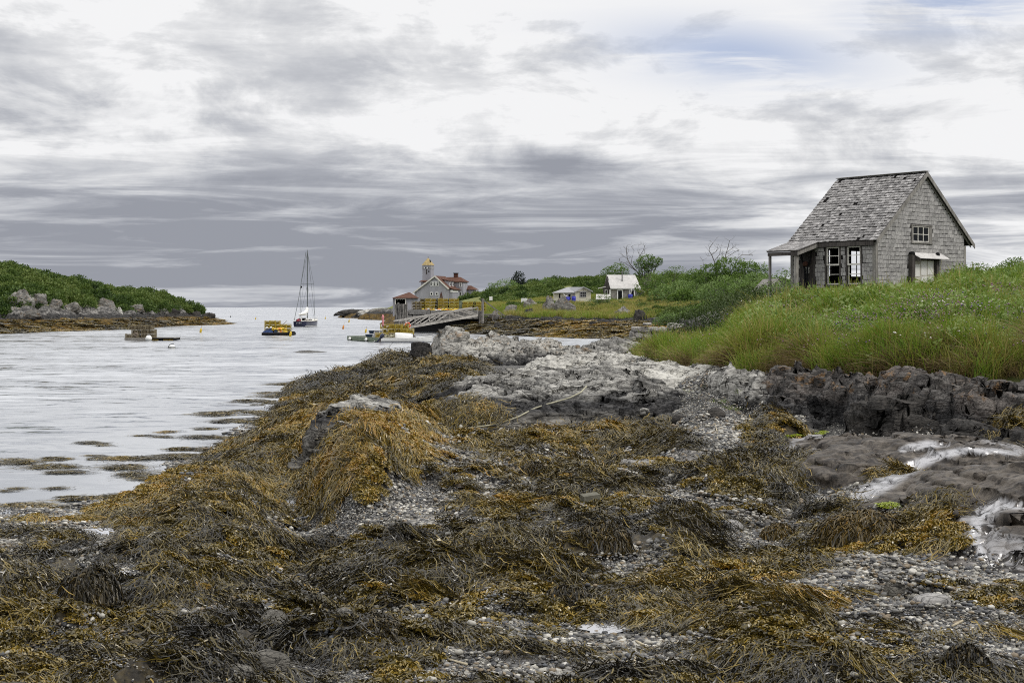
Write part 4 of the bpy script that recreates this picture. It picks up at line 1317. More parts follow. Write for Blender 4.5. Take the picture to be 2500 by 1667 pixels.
def herb(seed, stems=9, H=(.35, .65), nl=13, ll=.075, lw=.026):
    r = np.random.default_rng(seed)
    C, D = [], []
    P = np.zeros((stems, 4, 3))
    for i in range(stems):
        h_ = r.uniform(*H); b = r.normal(0, .13, 2); ln = r.normal(0, .16, 2)
        for j, q in enumerate((0, .33, .66, 1)):
            P[i, j] = (b[0] + ln[0] * q * h_, b[1] + ln[1] * q * h_, h_ * q)
        for j in range(nl):
            q = .12 + .88 * (j + .5) / nl
            a = j * 2.4 + r.uniform(0, 1)
            C.append((b[0] + ln[0] * q * h_, b[1] + ln[1] * q * h_, h_ * q))
            D.append((math.cos(a), math.sin(a), r.uniform(.1, .9)))
    n = len(C)
    return [ribbons(P, np.full(stems, .007), np.full(stems, .35), .5, r), leaves(np.array(C), np.array(D), r.uniform(.6, 1.25, n) * ll, r.uniform(.7, 1.2, n) * lw, r.uniform(.15, 1, n), r)]

def bushy(seed, n, rad, hgt, ll, lw):
    """a rounded leafy dome: leaves on and inside its uneven skin"""
    r = np.random.default_rng(seed)
    d_ = r.normal(0, 1, (n, 3)); d_[:, 2] = np.abs(d_[:, 2]); d_ /= np.linalg.norm(d_, axis=1, keepdims=True)
    lump = 1 + .28 * vn3(d_[:, 0] * 2.5 + seed, d_[:, 1] * 2.5, d_[:, 2] * 2.5, seed)
    q = (r.uniform(.45, 1, n) ** .5 * lump)[:, None]
    C = d_ * q * [rad, rad, hgt]
    D = d_ + r.normal(0, .7, (n, 3)) + [0, 0, .3]
    return [leaves(C, D, r.uniform(.6, 1.3, n) * ll, r.uniform(.7, 1.2, n) * lw, np.clip(q[:, 0] * .75 - .15 + r.uniform(-.2, .3, n), 0, 1), r)]  # inner leaves coloured darker, standing in for shade inside the bush

def heads(seed, n, H, rad, s, flat=.8):
    """small flower heads on thin stalks"""
    r = np.random.default_rng(seed)
    b = r.normal(0, rad, (n, 2)); h_ = r.uniform(*H, n)
    V, Fq = [], []
    oct_ = np.array([(1, 0, 0), (-1, 0, 0), (0, 1, 0), (0, -1, 0), (0, 0, 1), (0, 0, -1)], float)
    fo = np.array([(0, 2, 4, 4), (2, 1, 4, 4), (1, 3, 4, 4), (3, 0, 4, 4), (2, 0, 5, 5), (1, 2, 5, 5), (3, 1, 5, 5), (0, 3, 5, 5)])[:, :3]
    for i in range(n):
        V.append(oct_ * [s, s, s * flat] * r.uniform(.6, 1.3) + [b[i, 0], b[i, 1], h_[i]])
        Fq.append(fo + 6 * i)
    return np.concatenate(V), np.concatenate(Fq), np.repeat(r.uniform(0, 1, n), 6)

GR = [mesh_src('tuft', [blades(400 + i, 52, (.34, .66), .016, .26, .11)], M_grass) for i in range(3)]
LG = [mesh_src('long_tuft', [blades(410 + i, 52, (.50, .95), .018, .30, .11, .5)], M_grass) for i in range(3)]
DG = [mesh_src('dry_tuft', [blades(420 + i, 58, (.40, .80), .015, .45, .11, .8)], M_dry) for i in range(2)]
SD = [mesh_src('seed_stalks', [blades(430 + i, 14, (.65, 1.0), .009, .16, .12, .3)], M_dry) for i in range(2)]
HB = [mesh_src('herb', herb(440 + i), M_herb) for i in range(4)]
HB2 = [mesh_src('broad_herb', herb(450 + i, 8, (.35, .6), 12, .10, .05), M_herb) for i in range(2)]
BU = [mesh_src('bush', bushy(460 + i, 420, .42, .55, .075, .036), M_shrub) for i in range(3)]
def fl_src(seed, mt, n, H, s):
    v, f, sh = heads(seed, n, H, .22, s)
    return src('heads', v, f, mt, {'shade': sh})
FW = [fl_src(470 + i, M_flower, 7, (.45, .68), .017) for i in range(3)]
FB = [fl_src(480, M_bloom, 9, (.45, .62), .018)]

def bank_points(n, seed):
    r = np.random.default_rng(seed)
    X, Y = sample_fan(int(n * 1.25), .075, .51, 21, 66, .75, r)
    a = X / Y
    k = (Y > foot(a) + .5 * vn2(X * 1.1, Y * 1.1, 31) - .12) & (Y < back(a))
    # not inside the cottage
    u = (X - HX0) * HVX + (Y - HY0) * HVY; w_ = (X - HX0) * HUX + (Y - HY0) * HUY
    k &= ~((u > -.25) & (u < 6.6) & (w_ > -.2) & (w_ < 4.7))
    return X[k], Y[k], r

HD = 58.0
HX0, HY0 = (2137 - CX) / F * HD, HD
HVX, HVY, HUX, HUY = .774, .633, -.633, .774

X, Y, r = bank_points(46000, 5)
a = X / Y
f = Y - foot(a)                                           # metres up from the foot of the bank
n1 = fbm2(X * .35, Y * .22, 3, 60); n2 = fbm2(X * .9, Y * .5, 3, 61)
lawn = sstep(.185 - a, 0, .03) * sstep(Y, 62, 46)         # bright grass at the tip
fr = 1 - sstep(f + n2 * 1.3, .9, 2.6)
up = sstep(Y + n1 * 5, 40, 52)
u = r.uniform(0, 1, len(X))
kind = np.full(len(X), 'h', object)
kind[u < .26] = 'g'
kind[(u > .26) & (u < .36)] = 'l'
kind[(u > .94)] = 's'
kind[(u > .60) & (n1 > .10)] = 'b'
kind[(r.uniform(0, 1, len(X)) < up * .55) & (n2 > -.35)] = 'u'
kind[(r.uniform(0, 1, len(X)) < .35) & (n2 > .35) & (f > 3)] = 'u'
kind[(r.uniform(0, 1, len(X)) < .6) & (np.abs(a - .172) < .02) & (Y > 36) & (Y < 50) & (n1 > -.4)] = 'b'
gl = r.uniform(0, 1, len(X)) < lawn * .93
kind[gl] = np.where(r.uniform(0, 1, gl.sum()) < .75, 'g', 'l')
ff = r.uniform(0, 1, len(X)) < fr * .93
kind[ff] = np.where(r.uniform(0, 1, ff.sum()) < np.where(vn2(X[ff] * .9, Y[ff] * .9, 62) > .05, .75, .25), 'd', 'l')
h0 = near_h(X, Y)
clump = np.clip(.95 + .55 * vn2(X * 1.1, Y * .9, 66) + .25 * vn2(X * 2.7, Y * 2.2, 67), .45, 1.5)
dist_s = np.interp(Y, [22, 60], [.85, 1.15]) * clump * (1 - .22 * lawn) * np.where(a < .305, 1 - .34 * sstep(Y, 42, 50), 1.0)
def put(name, label, key, srcs, tint, s0=1.0, zs=1.0, thin=1.0):
    k = (kind == key) & (r.uniform(0, 1, len(X)) < thin)
    n = int(k.sum())
    sc_ = np.repeat((r.uniform(.75, 1.25, n) * dist_s[k] * s0)[:, None], 3, 1)
    sc_[:, 2] *= zs
    rot = np.stack([r.normal(0, .12, n), r.normal(0, .12, n), r.uniform(0, 6.28, n)], 1)
    tv = tint[k] if hasattr(tint, '__len__') else np.full(n, tint)
    scatter(name, label, srcs, np.stack([X[k], Y[k], h0[k] - .03], 1), rot, sc_, r.integers(0, len(srcs), n), np.clip(tv + r.normal(0, .15, n), .02, .98))
put('grass', 'bright green meadow grass on the bank', 'g', GR, .58 + .16 * n1 + .14 * lawn, .95)
put('long_grass', 'long arching grass along the foot of the bank', 'l', LG, .45 + .2 * n1 + .1 * lawn, .85)
put('dry_grass', 'dry brown grass hanging over the rocks', 'd', DG, .40 + .22 * n2, .85)
put('seed_stalks', 'pale seed stalks standing above the meadow', 's', SD, .7, .85)
put('meadow_herbs', 'leafy meadow herbs covering the bank', 'h', HB, .50 + .30 * n1 + .12 * n2, 1.0)
put('broad_leaf_herbs', 'bluish broad leaved plants on the bank', 'b', HB2, .62 + .2 * n2, .95)
put('low_bushes', 'low dark green bushes around the cottage', 'u', BU, .52 + .25 * n2, 1.0)
# flowers: thick to the right, a few white ones
X, Y, r = bank_points(7000, 6)
a = X / Y
den = sstep(a, .19, .28) * sstep(Y, 25, 29) * (1 - sstep(Y, 40, 47)) * sstep(fbm2(X * .6, Y * .4, 3, 63), -.35, .5) + .05
k = r.uniform(0, 1, len(X)) < den
X, Y = X[k], Y[k]
h0 = near_h(X, Y)
n = len(X)
scatter('wildflowers', 'purple vetch and clover heads dotting the meadow', FW, np.stack([X, Y, h0 + .02], 1), np.stack([0 * X, 0 * X, r.uniform(0, 6.28, n)], 1), np.repeat(r.uniform(.85, 1.2, n)[:, None], 3, 1), r.integers(0, 3, n), np.clip(r.normal(.4, .25, n), 0, 1))
X, Y, r = bank_points(700, 8)
k = r.uniform(0, 1, len(X)) < (.05 + .8 * ((np.abs(X / Y - .30) < .02) & (Y < 30)))
X, Y = X[k], Y[k]; n = len(X)
scatter('white_flowers', 'pale flower heads among the grass', FB, np.stack([X, Y, near_h(X, Y) + .02], 1), np.stack([0 * X, 0 * X, r.uniform(0, 6.28, n)], 1), np.repeat(r.uniform(.85, 1.2, n)[:, None], 3, 1), np.zeros(n, int), np.full(n, .5))
# green specks on the gravel
pts = seat_many([(1685, 963), (1700, 968), (1670, 960), (1740, 985), (1775, 1000), (1720, 998), (1790, 1005), (1805, 960), (1720, 950), (1760, 985)])
n = len(pts)
scatter('sprouts', 'small green tufts growing in the gravel', GR, pts, np.stack([np.zeros(n), np.zeros(n), RNG.uniform(0, 6, n)], 1), np.full((n, 3), .30) * [1.2, 1.2, .55], RNG.integers(0, 3, n), np.full(n, .6))

# ------------------------------------------------------------------ far shores
def far_pts(L):
    return [((px - CX) / F * Y, Y, z) for px, Y, z in L]

FARP = far_pts([
    # waterline of the cove and the float landing
    (1530, 134, 0), (1600, 122, .25), (1460, 137, 0), (1400, 140, 0), (1320, 146, 0), (1250, 152, 0), (1180, 160, 0), (1120, 167, 0.02),
    (1400, 118, -.8), (1250, 132, -.8), (1150, 145, -.9), (1050, 165, -1), (1000, 140, -1.4), (1550, 112, -.3), (1300, 100, -1.2), (1000, 180, -.6), (960, 200, -1.0), (900, 230, -1.5), (900, 300, -1.6), (800, 200, -2.5), (780, 330, -2.5), (700, 450, -3),
    # weed slope
    (1150, 172, .75), (1200, 172, 1.0), (1300, 160, 1.05), (1400, 152, 1.05), (1480, 146, 1.05), (1250, 176, 1.5), (1350, 166, 1.5), (1450, 158, 1.5), (1530, 150, 1.4),
    (1180, 182, 1.6), (1240, 186, 2.2), (1300, 180, 2.3), (1360, 178, 2.3), (1420, 172, 1.7), (1500, 165, 1.75), (1580, 150, 1.6), (1640, 138, 1.5),
    (1180, 196, 2.5), (1250, 200, 3.0), (1320, 195, 3.1), (1400, 195, 2.7), (1480, 185, 2.5), (1560, 180, 2.75), (1640, 165, 2.6),
    # meadow and hill
    (1130, 215, 2.5), (1200, 225, 2.9), (1300, 212, 3.2), (1400, 214, 3.35), (1530, 222, 3.75), (1600, 205, 3.6), (1680, 185, 3.5), (1450, 205, 3.0),
    (1080, 250, 2.4), (1130, 300, 4.5), (1200, 300, 5.9), (1300, 300, 7.1), (1400, 300, 7.7), (1480, 300, 8.1), (1600, 270, 7.6), (1720, 235, 6.6), (1850, 210, 5.8), (2000, 190, 5.2), (2300, 160, 5.0), (2600, 140, 5.4),
    (1130, 260, 3.3), (1300, 255, 4.6), (1450, 255, 5.2), (1600, 235, 5.2), (1750, 190, 4.6),
    (1100, 420, 3.5), (1300, 420, 8.2), (1500, 420, 8.6), (1900, 330, 7.0), (2400, 260, 6.5), (1300, 520, 5), (1700, 520, 6), (2400, 420, 6),
    (1620, 105, .5), (1700, 100, 1.4), (1760, 100, 2.2), (1850, 98, 2.7), (1700, 125, 2.2), (1800, 130, 3.2), (1900, 120, 3.3), (2100, 105, 3.6), (2500, 95, 4.2), (1950, 95, 2.8), (1580, 95, -.2),
    (2800, 95, 4.4), (2200, 130, 4.2), (2000, 150, 4.4),
    # wharf and station point
    (1000, 176, -.3), (1060, 178, .3), (1100, 176, .5), (1150, 178, 1.0), (1050, 188, 1.6), (1120, 188, 2.1), (1000, 200, 1.0), (1060, 205, 2.3), (1000, 240, 1.4), (1040, 262, 2.4), (980, 262, 1.6), (1000, 300, 2.4), (1060, 310, 2.9), (1120, 320, 3.6),
    (985, 330, 3.6), (955, 345, 4.1), (925, 365, 2.7), (890, 392, 1.6), (850, 412, .9), (822, 428, 0.0), (880, 384, 0.0), (930, 364, 0.0), (965, 350, .3), (800, 440, -.6), (850, 470, -.4), (900, 450, .4), (960, 420, 1.8), (1000, 420, 2.6), (1000, 470, -.8), (1000, 380, 3.4), (1060, 360, 3.4), (940, 330, -.3), (960, 300, -.3),
])
FAR = TPS(FARP, 5e-4)

def far_h(X, Y):
    Z = FAR(X, Y)
    px = CX + F * X / Y
    tid = (1 - sstep(Z, 1.2, 2.0)) * sstep(Z, -.3, .1)
    Z = Z + tid * (np.abs(fbm2(X * .42, Y * .42, 4, 41)) * .55 - .17) * sstep(Z, -.2, .5)
    rocky = sstep(Z, 1.3, 1.7) * (1 - sstep(Z, 2.6, 3.4)) * (Y < 260)
    Z = Z + rocky * np.abs(fbm2(X * .35, Y * .3, 4, 43)) * .35
    pt = sstep(px, 1010, 960) * sstep(Y, 320, 350)
    Z = Z + pt * (1 - np.abs(fbm2(X * .10, Y * .10, 4, 44))) * 1.1 * sstep(Z, -.3, .8) - pt * .5
    Z = Z + sstep(Z, 2.6, 3.6) * fbm2(X * .08, Y * .06, 3, 45) * .35
    return Z

def shore_mat(name, weed_top, rock_top, rocky_noise=1.0, patch=0.35):
    """weed below the tide line, then black and grey rock, then turf"""
    m, t = mat(name)
    p = t.pos()
    x_, y_, z_ = t.sep(p)
    n1 = t.noise(p, .16, 5, .6); n2 = t.noise(t.vm('MULTIPLY', p, (1, 1, 1.5)), .9, 6, .65); n3 = t.noise(p, 3.2, 5, .65)
    zz = t.add(z_, t.mul(t.sub(n2, .5), 1.0 * rocky_noise))
    weed = t.ramp(t.add(t.mul(n2, .55), t.mul(n3, .45)), [(.36, (.012, .010, .006)), (.47, (.055, .036, .010)), (.56, (.15, .092, .017)), (.66, (.20, .13, .028))])
    rk = t.ramp(t.add(t.mul(n2, .5), t.mul(n3, .5)), [(.38, (.012, .012, .012)), (.48, (.075, .072, .068)), (.57, (.22, .21, .195)), (.7, (.38, .365, .34))])
    dk = t.mix(t.ss(n3, .42, .6), (.010, .010, .010), (.060, .057, .054))
    turf = t.ramp(t.add(t.mul(n2, .5), t.mul(n3, .5)), [(.35, (.08, .10, .028)), (.5, (.17, .19, .055)), (.65, (.26, .235, .095))])
    c = t.mix(t.ss(zz, weed_top - .12, weed_top + .12), weed, dk)
    c = t.mix(t.ss(zz, weed_top + .45, weed_top + .75), c, rk)
    c = t.mix(t.ss(t.add(zz, t.mul(t.sub(n1, .5), 2.2)), rock_top - .2, rock_top + .25), c, turf)
    t.out(t.pbsdf(c, .85, .2, t.bump(t.add(n2, n3), .9, .35)))
    return m

M_far = shore_mat('far_shore', 1.45, 2.75)
M_head = shore_mat('headland_shore', 1.45, 3.3)
far = fan('far_shore', M_far, far_h, -.16, .47, 520, 92.0, 560.0, 420)
tag(far, 'weed covered shore, meadow and low green hill beyond the cove', None, None, 'structure')

HEADP = far_pts([
    (-300, 145, 0), (-120, 154, 0), (0, 161.5, 0), (100, 171, 0), (200, 181, 0), (300, 192, 0), (350, 205, 0), (400, 222, 0), (450, 232, 0), (500, 240, 0), (555, 250, 0), (600, 262, -.35),
    (-300, 120, -1), (0, 140, -1), (200, 160, -1), (400, 200, -.9), (520, 225, -.9), (650, 262, -1), (650, 230, -2), (300, 165, -1.5), (650, 330, -2), (560, 300, -1.2),
    (-300, 160, 1.3), (-120, 168, 1.25), (0, 178, 1.25), (100, 186, 1.25), (200, 194, 1.25), (300, 205, 1.25), (400, 232, 1.2), (460, 242, 1.15), (510, 249, .7),
    (-300, 172, 3.0), (0, 186, 2.2), (60, 192, 3.8), (120, 194, 3.4), (200, 201, 2.0), (300, 214, 2.1), (400, 238, 1.9), (455, 250, 1.75), (500, 258, 1.2),
    (0, 194, 4.2), (100, 200, 4.6), (200, 210, 3.6), (270, 218, 3.3), (350, 228, 3.2), (430, 245, 3.0),
    (-300, 195, 8.5), (-100, 208, 8.9), (0, 216, 8.3), (60, 220, 7.7), (100, 224, 7.1), (200, 234, 6.3), (300, 244, 5.0), (370, 248, 4.7), (410, 252, 4.6), (450, 256, 2.8), (470, 262, 1.7),
    (-300, 260, 9.5), (0, 270, 8), (200, 275, 5.5), (350, 275, 4.0), (450, 275, 1.0), (500, 275, -.2), (0, 340, 2), (200, 330, 0), (-300, 340, 4), (400, 310, -.8)])
HEAD = TPS(HEADP, 5e-4)
def head_h(X, Y):
    Z = HEAD(X, Y)
    tid = (1 - sstep(Z, 1.2, 2.2)) * sstep(Z, -.3, .1)
    Z = Z + tid * (np.abs(fbm2(X * .36, Y * .30, 4, 51)) * .75 - .22) * sstep(Z, -.1, .6)
    rocky = sstep(Z, 1.3, 1.8) * (1 - sstep(Z, 3.0, 4.2))
    Z = Z + rocky * (np.abs(fbm2(X * .30, Y * .25, 4, 53)) * .9 - .25)
    return Z
head = fan('headland', M_head, head_h, -.47, -.17, 420, 125.0, 345.0, 330)
tag(head, 'green scrub covered headland with a weedy rock foot across the water', None, None, 'structure')

def far_gz(x, y, hf=None):
    return float((hf or far_h)(np.array([[x]]), np.array([[y]]))[0, 0])

# boulders of the far shores, each a thing
def far_rock(label, px, Y, w, h, mt, seed, name='boulder', sink=.3, squash=1.0, hf=None, group=None, lean=0.0):
    x = (px - CX) / F * Y
    zb = far_gz(x, Y, hf) - sink
    r = np.random.default_rng(seed)
    nu, nv = 44, 26
    th = np.linspace(0, 2 * np.pi, nu, endpoint=False)[None] * np.ones((nv, 1))
    ph = np.linspace(-.25, np.pi / 2, nv)[:, None] * np.ones((1, nu))
    dx_, dy_, dz_ = np.cos(ph) * np.cos(th), np.cos(ph) * np.sin(th), np.sin(ph)
    q = 1 + .20 * fbm3(dx_ * 1.6 + seed, dy_ * 1.6, dz_ * 1.6, 4, seed)
    o, e = facets(th * 1.2 + dz_ * 1.5, dz_ * 3.2 + dx_, seed)
    q = q + o * .10 - .07 * np.exp(-(e / .10) ** 2)
    V = np.stack([dx_ * q * w / 2 + lean * dz_ * q, dy_ * q * w / 2 * squash, dz_ * q * (h + sink)], -1).reshape(-1, 3)
    i = np.arange(nv - 1)[:, None] * nu + np.arange(nu)[None]
    j = np.arange(nv - 1)[:, None] * nu + (np.arange(nu)[None] + 1) % nu
    fq = np.stack([i, j, j + nu, i + nu], -1).reshape(-1, 4)
    o_ = link(name, npmesh(name, V, fq, mt, True), None, (x, Y, zb))
    return tag(o_, label, 'rock', group)

GH = 'boulders along the headland'
for label, px, Y, w, h, sq, ln, mt in (
        ('large pale cliff rock at the left of the headland', 48, 190, 3.4, 1.9, .7, .4, M_rkfar), ('second pale cliff rock right of the large one on the headland', 92, 193, 2.4, 1.2, .7, .3, M_rkfar),
        ('small pale rock under the two cliff rocks on the headland', 35, 185, 1.8, .7, .8, 0, M_rkfar), ('grey leaning rock low on the headland behind the cliff rocks', 128, 195, 2.4, .8, .8, .5, M_rkfar),
        ('pale wedge shaped rock in the middle of the headland', 258, 215, 3.0, 1.25, .7, -.3, M_rkfar), ('small white rock at the foot of the wedge shaped rock', 293, 211, .9, .7, .9, 0, M_rkwhite),
        ('dark slab rock left of the wedge shaped rock', 170, 199, 2.6, .9, .8, .8, M_rkfar), ('flat white streaked rock near the left edge of the headland', 70, 183, 3.2, .5, .5, .3, M_rkfar),
        ('low dark rock at the tip of the headland', 505, 252, 2.6, .9, .6, .4, M_rkdark), ('dark rock shelf before the tip of the headland', 470, 250, 3.0, .9, .6, .2, M_rkdark),
        ('grey rock right of the wedge shaped rock', 330, 221, 2.6, .6, .7, .3, M_rkfar), ('dark rock under the right end of the scrub', 420, 240, 3.0, .8, .6, 0, M_rkdark)):
    far_rock(label, px, Y, w, h, mt, 500 + px, 'boulder', .4, sq, head_h, GH, ln)
GC = 'boulders on the far side of the cove'
for label, px, Y, w, h, sq, ln, mt in (
        ('tall ribbed pale rock on the far side of the cove', 1385, 176, 2.9, 2.05, .7, -.5, M_rkfar), ('blocky grey rock left of the tall ribbed rock', 1338, 178, 1.9, 1.6, .8, .1, M_rkfar),
        ('dark bluish rock in front of the blocky rock', 1290, 173, 1.7, 1.0, .8, 0, M_rkdark), ('grey rock under the bush beyond the cove', 1295, 185, 2.2, 1.4, .8, 0, M_rkfar), ('grey rock near the pier walkway', 1245, 182, 1.9, 1.1, .8, .2, M_rkfar),
        ('low grey rock by the pier post', 1205, 178, 1.8, .9, .8, .2, M_rkfar), ('pale broken rock right of the marsh grass', 1518, 161, 2.9, 1.0, .7, .2, M_rkfar), ('dark rock behind the stone wall', 1560, 150, 1.5, .95, .8, 0, M_rkdark),
        ('dark rock hump in the far weed', 1215, 164, 1.0, .5, .8, 0, M_rkdark), ('second dark hump in the far weed near the water', 1447, 147, 1.0, .45, .8, 0, M_rkdark), ('dark hump at the left of the far weed', 1345, 154, .9, .35, .8, 0, M_rkdark),
        ('grey rock left of the pier post', 1160, 178, 1.6, .8, .8, 0, M_rkfar)):
    far_rock(label, px, Y, w, h, mt, 700 + px, 'boulder', .4, sq, far_h, GC, ln)
GP = 'rocks of the station point'
for label, px, Y, w, h, mt in (('pale rock ridge on the point left of the boathouse', 925, 362, 7.5, 1.6, M_rkfar), ('long low dark rock at the tip of the point', 860, 405, 9, .9, M_rkdark), ('pale rock above the weed on the point', 900, 378, 6, 1.1, M_rkwhite), ('dark rock by the water on the point', 890, 380, 7, .8, M_rkdark)):
    far_rock(label, px, Y, w, h, mt, 900 + px, 'boulder', .6, .6, far_h, GP, .5)
# cobbles under the marsh grass
# --- scrub of headland and hill
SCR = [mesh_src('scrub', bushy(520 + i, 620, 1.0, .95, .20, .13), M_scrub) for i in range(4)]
LUMPS = [mesh_src('far_weed', [wrack(560 + i, 70, (.5, 1.0), .05, 1.2)], M_weed) for i in range(3)]
def scrub(name, label, hf, n, a0, a1, y0, y1, test, srcs, s0, s1, seed, tcent=.5, zs=(.7, 1.2), sinkk=.12, pw=.4):
    r = np.random.default_rng(seed)
    X, Y = sample_fan(n, a0, a1, y0, y1, pw, r)
    Z = hf(X[None], Y[None])[0]
    k = test(X, Y, Z, CX + F * X / Y, r)
    X, Y, Z = X[k], Y[k], Z[k]
    n = len(X)
    sc_ = np.repeat(r.uniform(s0, s1, n)[:, None], 3, 1)
    sc_[:, 2] *= r.uniform(*zs, n)
    tn = np.clip(tcent + .28 * fbm2(X * .13, Y * .10, 3, seed) + r.normal(0, .12, n), .02, .98)
    return scatter(name, label, srcs, np.stack([X, Y, Z - sinkk], 1), np.stack([0 * X, 0 * X, r.uniform(0, 6.28, n)], 1), sc_, r.integers(0, len(srcs), n), tn)

def head_ok(X, Y, Z, px, r):
    clear = np.zeros(len(X), bool)
    for cx, cy, w in ((48, 186, 30), (92, 189, 26), (258, 212, 30), (128, 192, 22), (170, 198, 26), (330, 218, 20)):
        clear |= (np.abs(px - cx) < w) & (Y < cy + 3)
    return (Z > 2.45 + .6 * vn2(X * .2, Y * .2, 5)) & ~clear
scrub('scrub', 'dense green scrub over the headland', head_h, 3600, -.46, -.20, 176, 300, head_ok, SCR, .6, 1.75, 3, .50, (.6, 1.25), .35)
def weed_ok(lim):
    return lambda X, Y, Z, px, r: (Z > .02) & (Z < lim + .25 * vn2(X * .5, Y * .5, 9))
scrub('headland_weed', 'brown weed over the foot of the headland', head_h, 9000, -.46, -.19, 150, 262, weed_ok(1.35), LUMPS, .8, 1.7, 4, .48, (.5, 1.0), .02)
scrub('cove_weed', 'golden brown weed on the far side of the cove', far_h, 9000, -.05, .13, 118, 195, lambda X, Y, Z, px, r: (Z > .02) & (Z < 1.55) & (px < 1640) & (px > 1105), LUMPS, .7, 1.4, 5, .58, (.5, 1.1), .02)
HOUSES = [(1400, 214, 95), (1525, 226, 75), (1450, 208, 40), (1283, 200, 14), (1195, 235, 10)]
def hill_ok(X, Y, Z, px, r):
    nn = fbm2(X * .05, Y * .03, 3, 8)
    ok = (Z > 2.6) & ((Y > 238) | (nn > .25)) & (px > 1090)
    ok &= ~((px > 1100) & (px < 1330) & (Y > 205) & (Y < 236) & (nn < .5))
    for cx, cy, w in HOUSES:
        ok &= ~((np.abs(px - cx) < w) & (np.abs(Y - cy) < 9))
    ok &= ~((np.abs(px - 1525) < 80) & (Y < 226) & (Y > 205) & (r.uniform(0, 1, len(X)) < .9))
    ok &= ~((px > 970) & (px < 1190) & (Y < 300))
    ok &= ~((px > 960) & (px < 1125) & (Y < 345))
    return ok
scrub('hill_scrub', 'green scrub over the low hill beyond the cove', far_h, 5200, -.05, .40, 178, 420, hill_ok, SCR, .6, 1.7, 6, .52, (.6, 1.2), .35)
def front_ok(X, Y, Z, px, r):
    ok = (Z > 2.0) & (Y < 206) & (px > 1385) & (px < 1800) & (Y > 120) & (np.abs(px - 1525) + (Y - 190) * 3 < 1e9)
    ok &= r.uniform(0, 1, len(X)) < np.where((px > 1385) & (px < 1560), sstep(Y, 178, 186) * (1 - sstep(Y, 196, 204)), .75)
    return ok
scrub('shore_bushes', 'dark low bushes between the cottages and the cove', far_h, 4200, .03, .17, 120, 206, front_ok, SCR, .45, .85, 7, .40, (.6, 1.0), .08)
scrub('rock_bushes', 'green bushes hanging over the rocks by the white sign', far_h, 900, -.01, .045, 180, 205, lambda X, Y, Z, px, r: (px > 1245) & (px < 1375) & (Y > 186) & (Y < 201), SCR, .5, .9, 17, .40, (.6, 1.0), .08)
scrub('point_scrub', 'thin scrub on top of the station point', far_h, 700, -.10, -.03, 338, 400, lambda X, Y, Z, px, r: (Z > 3.3) & (px < 985), SCR, .5, .9, 18, .45, (.5, .8), .1)
FARG = [mesh_src('far_tuft', [blades(590 + i, 60, (.45, .9), .035, .25, .3)], M_grass) for i in range(3)]
scrub('meadow_grass', 'pale meadow grass around the cottages', far_h, 9000, -.045, .14, 150, 250, lambda X, Y, Z, px, r: (Z > 1.75) & (Y < 240) & (px > 1120) & ~((np.abs(px - 1400) < 60) & (np.abs(Y - 215) < 3)), FARG, .7, 1.2, 19, .36, (.6, 1.0), .02)
# hidden slope right of the bank, down towards the stone wall
def nb_ok(X, Y, Z, px, r):
    return (Y > foot(X / Y) + .5) & (X / Y > .085) & (Y > 46)
scrub('bank_bushes', 'mixed bushes on the back of the bank', lambda X, Y: near_h(X, Y), 3000, .10, .42, 60, 95, nb_ok, [mesh_src('bush_b', bushy(600 + i, 420, .6, .55, .10, .05), M_shrub) for i in range(3)], .7, 1.2, 20, .5, (.6, 1.0), .1)

# ------------------------------------------------------------------ the shingled cottage on the bank
HZ = 3.42
LW, WW, EV, RX, RZ = 4.35, 6.30, 2.25, 3.35, 5.20            # length, width, eave, ridge
cot = thing('cottage', 'weathered grey shingled cottage with porch standing on the grassy bank', 'house', (HX0, HY0, HZ), math.atan2(HVY, HVX))
SL = (RZ - EV) / (RX + .1)                                     # roof slope
T = .10
# walls (the bases reach below the grass)
Z0 = -.9
def zroof(x): return EV + (x + .1) * SL if x < RX else EV + (2 * RX + .1 - x) * SL
gab = [(0, 0, Z0), (WW, 0, Z0), (WW, 0, zroof(WW) - .06), (RX, 0, RZ - .06), (0, 0, zroof(0) - .06)]
gw = MB().prism(gab, (0, T, 0)).build('gable_wall', M_back, cot)
# far gable with two window openings
fg = MB()
fy = LW - T
fg.span((0, fy, Z0), (2.22, LW, 2.2)); fg.span((2.62, fy, Z0), (3.95, LW, 2.2)); fg.span((4.85, fy, Z0), (WW, LW, 2.2))
for a, b in ((2.22, 2.62), (3.95, 4.85)):
    fg.span((a, fy, Z0), (b, LW, .95)); fg.span((a, fy, 2.08), (b, LW, 2.2))
fg.prism([(0, LW, 2.2), (WW, LW, 2.2), (WW, LW, zroof(WW) - .06), (RX, LW, RZ - .06), (0, LW, zroof(0) - .06)], (0, -T, 0))
fgo = fg.build('far_gable_wall', M_dark, cot)
for a, b in ((2.22, 2.62), (3.95, 4.85)):
    wf = MB()
    wf.span((a, fy - .01, .95), (a + .04, fy + .05, 2.08)); wf.span((b - .04, fy - .01, .95), (b, fy + .05, 2.08))
    wf.span((a + .04, fy - .01, 1.50), (b - .04, fy + .04, 1.53)); wf.span(((a + b) / 2 - .015, fy, .95), ((a + b) / 2 + .015, fy + .03, 2.08)); wf.span((a + .04, fy, 1.26), (b - .04, fy + .03, 1.28))
    wf.build('far_window', M_dark, cot)
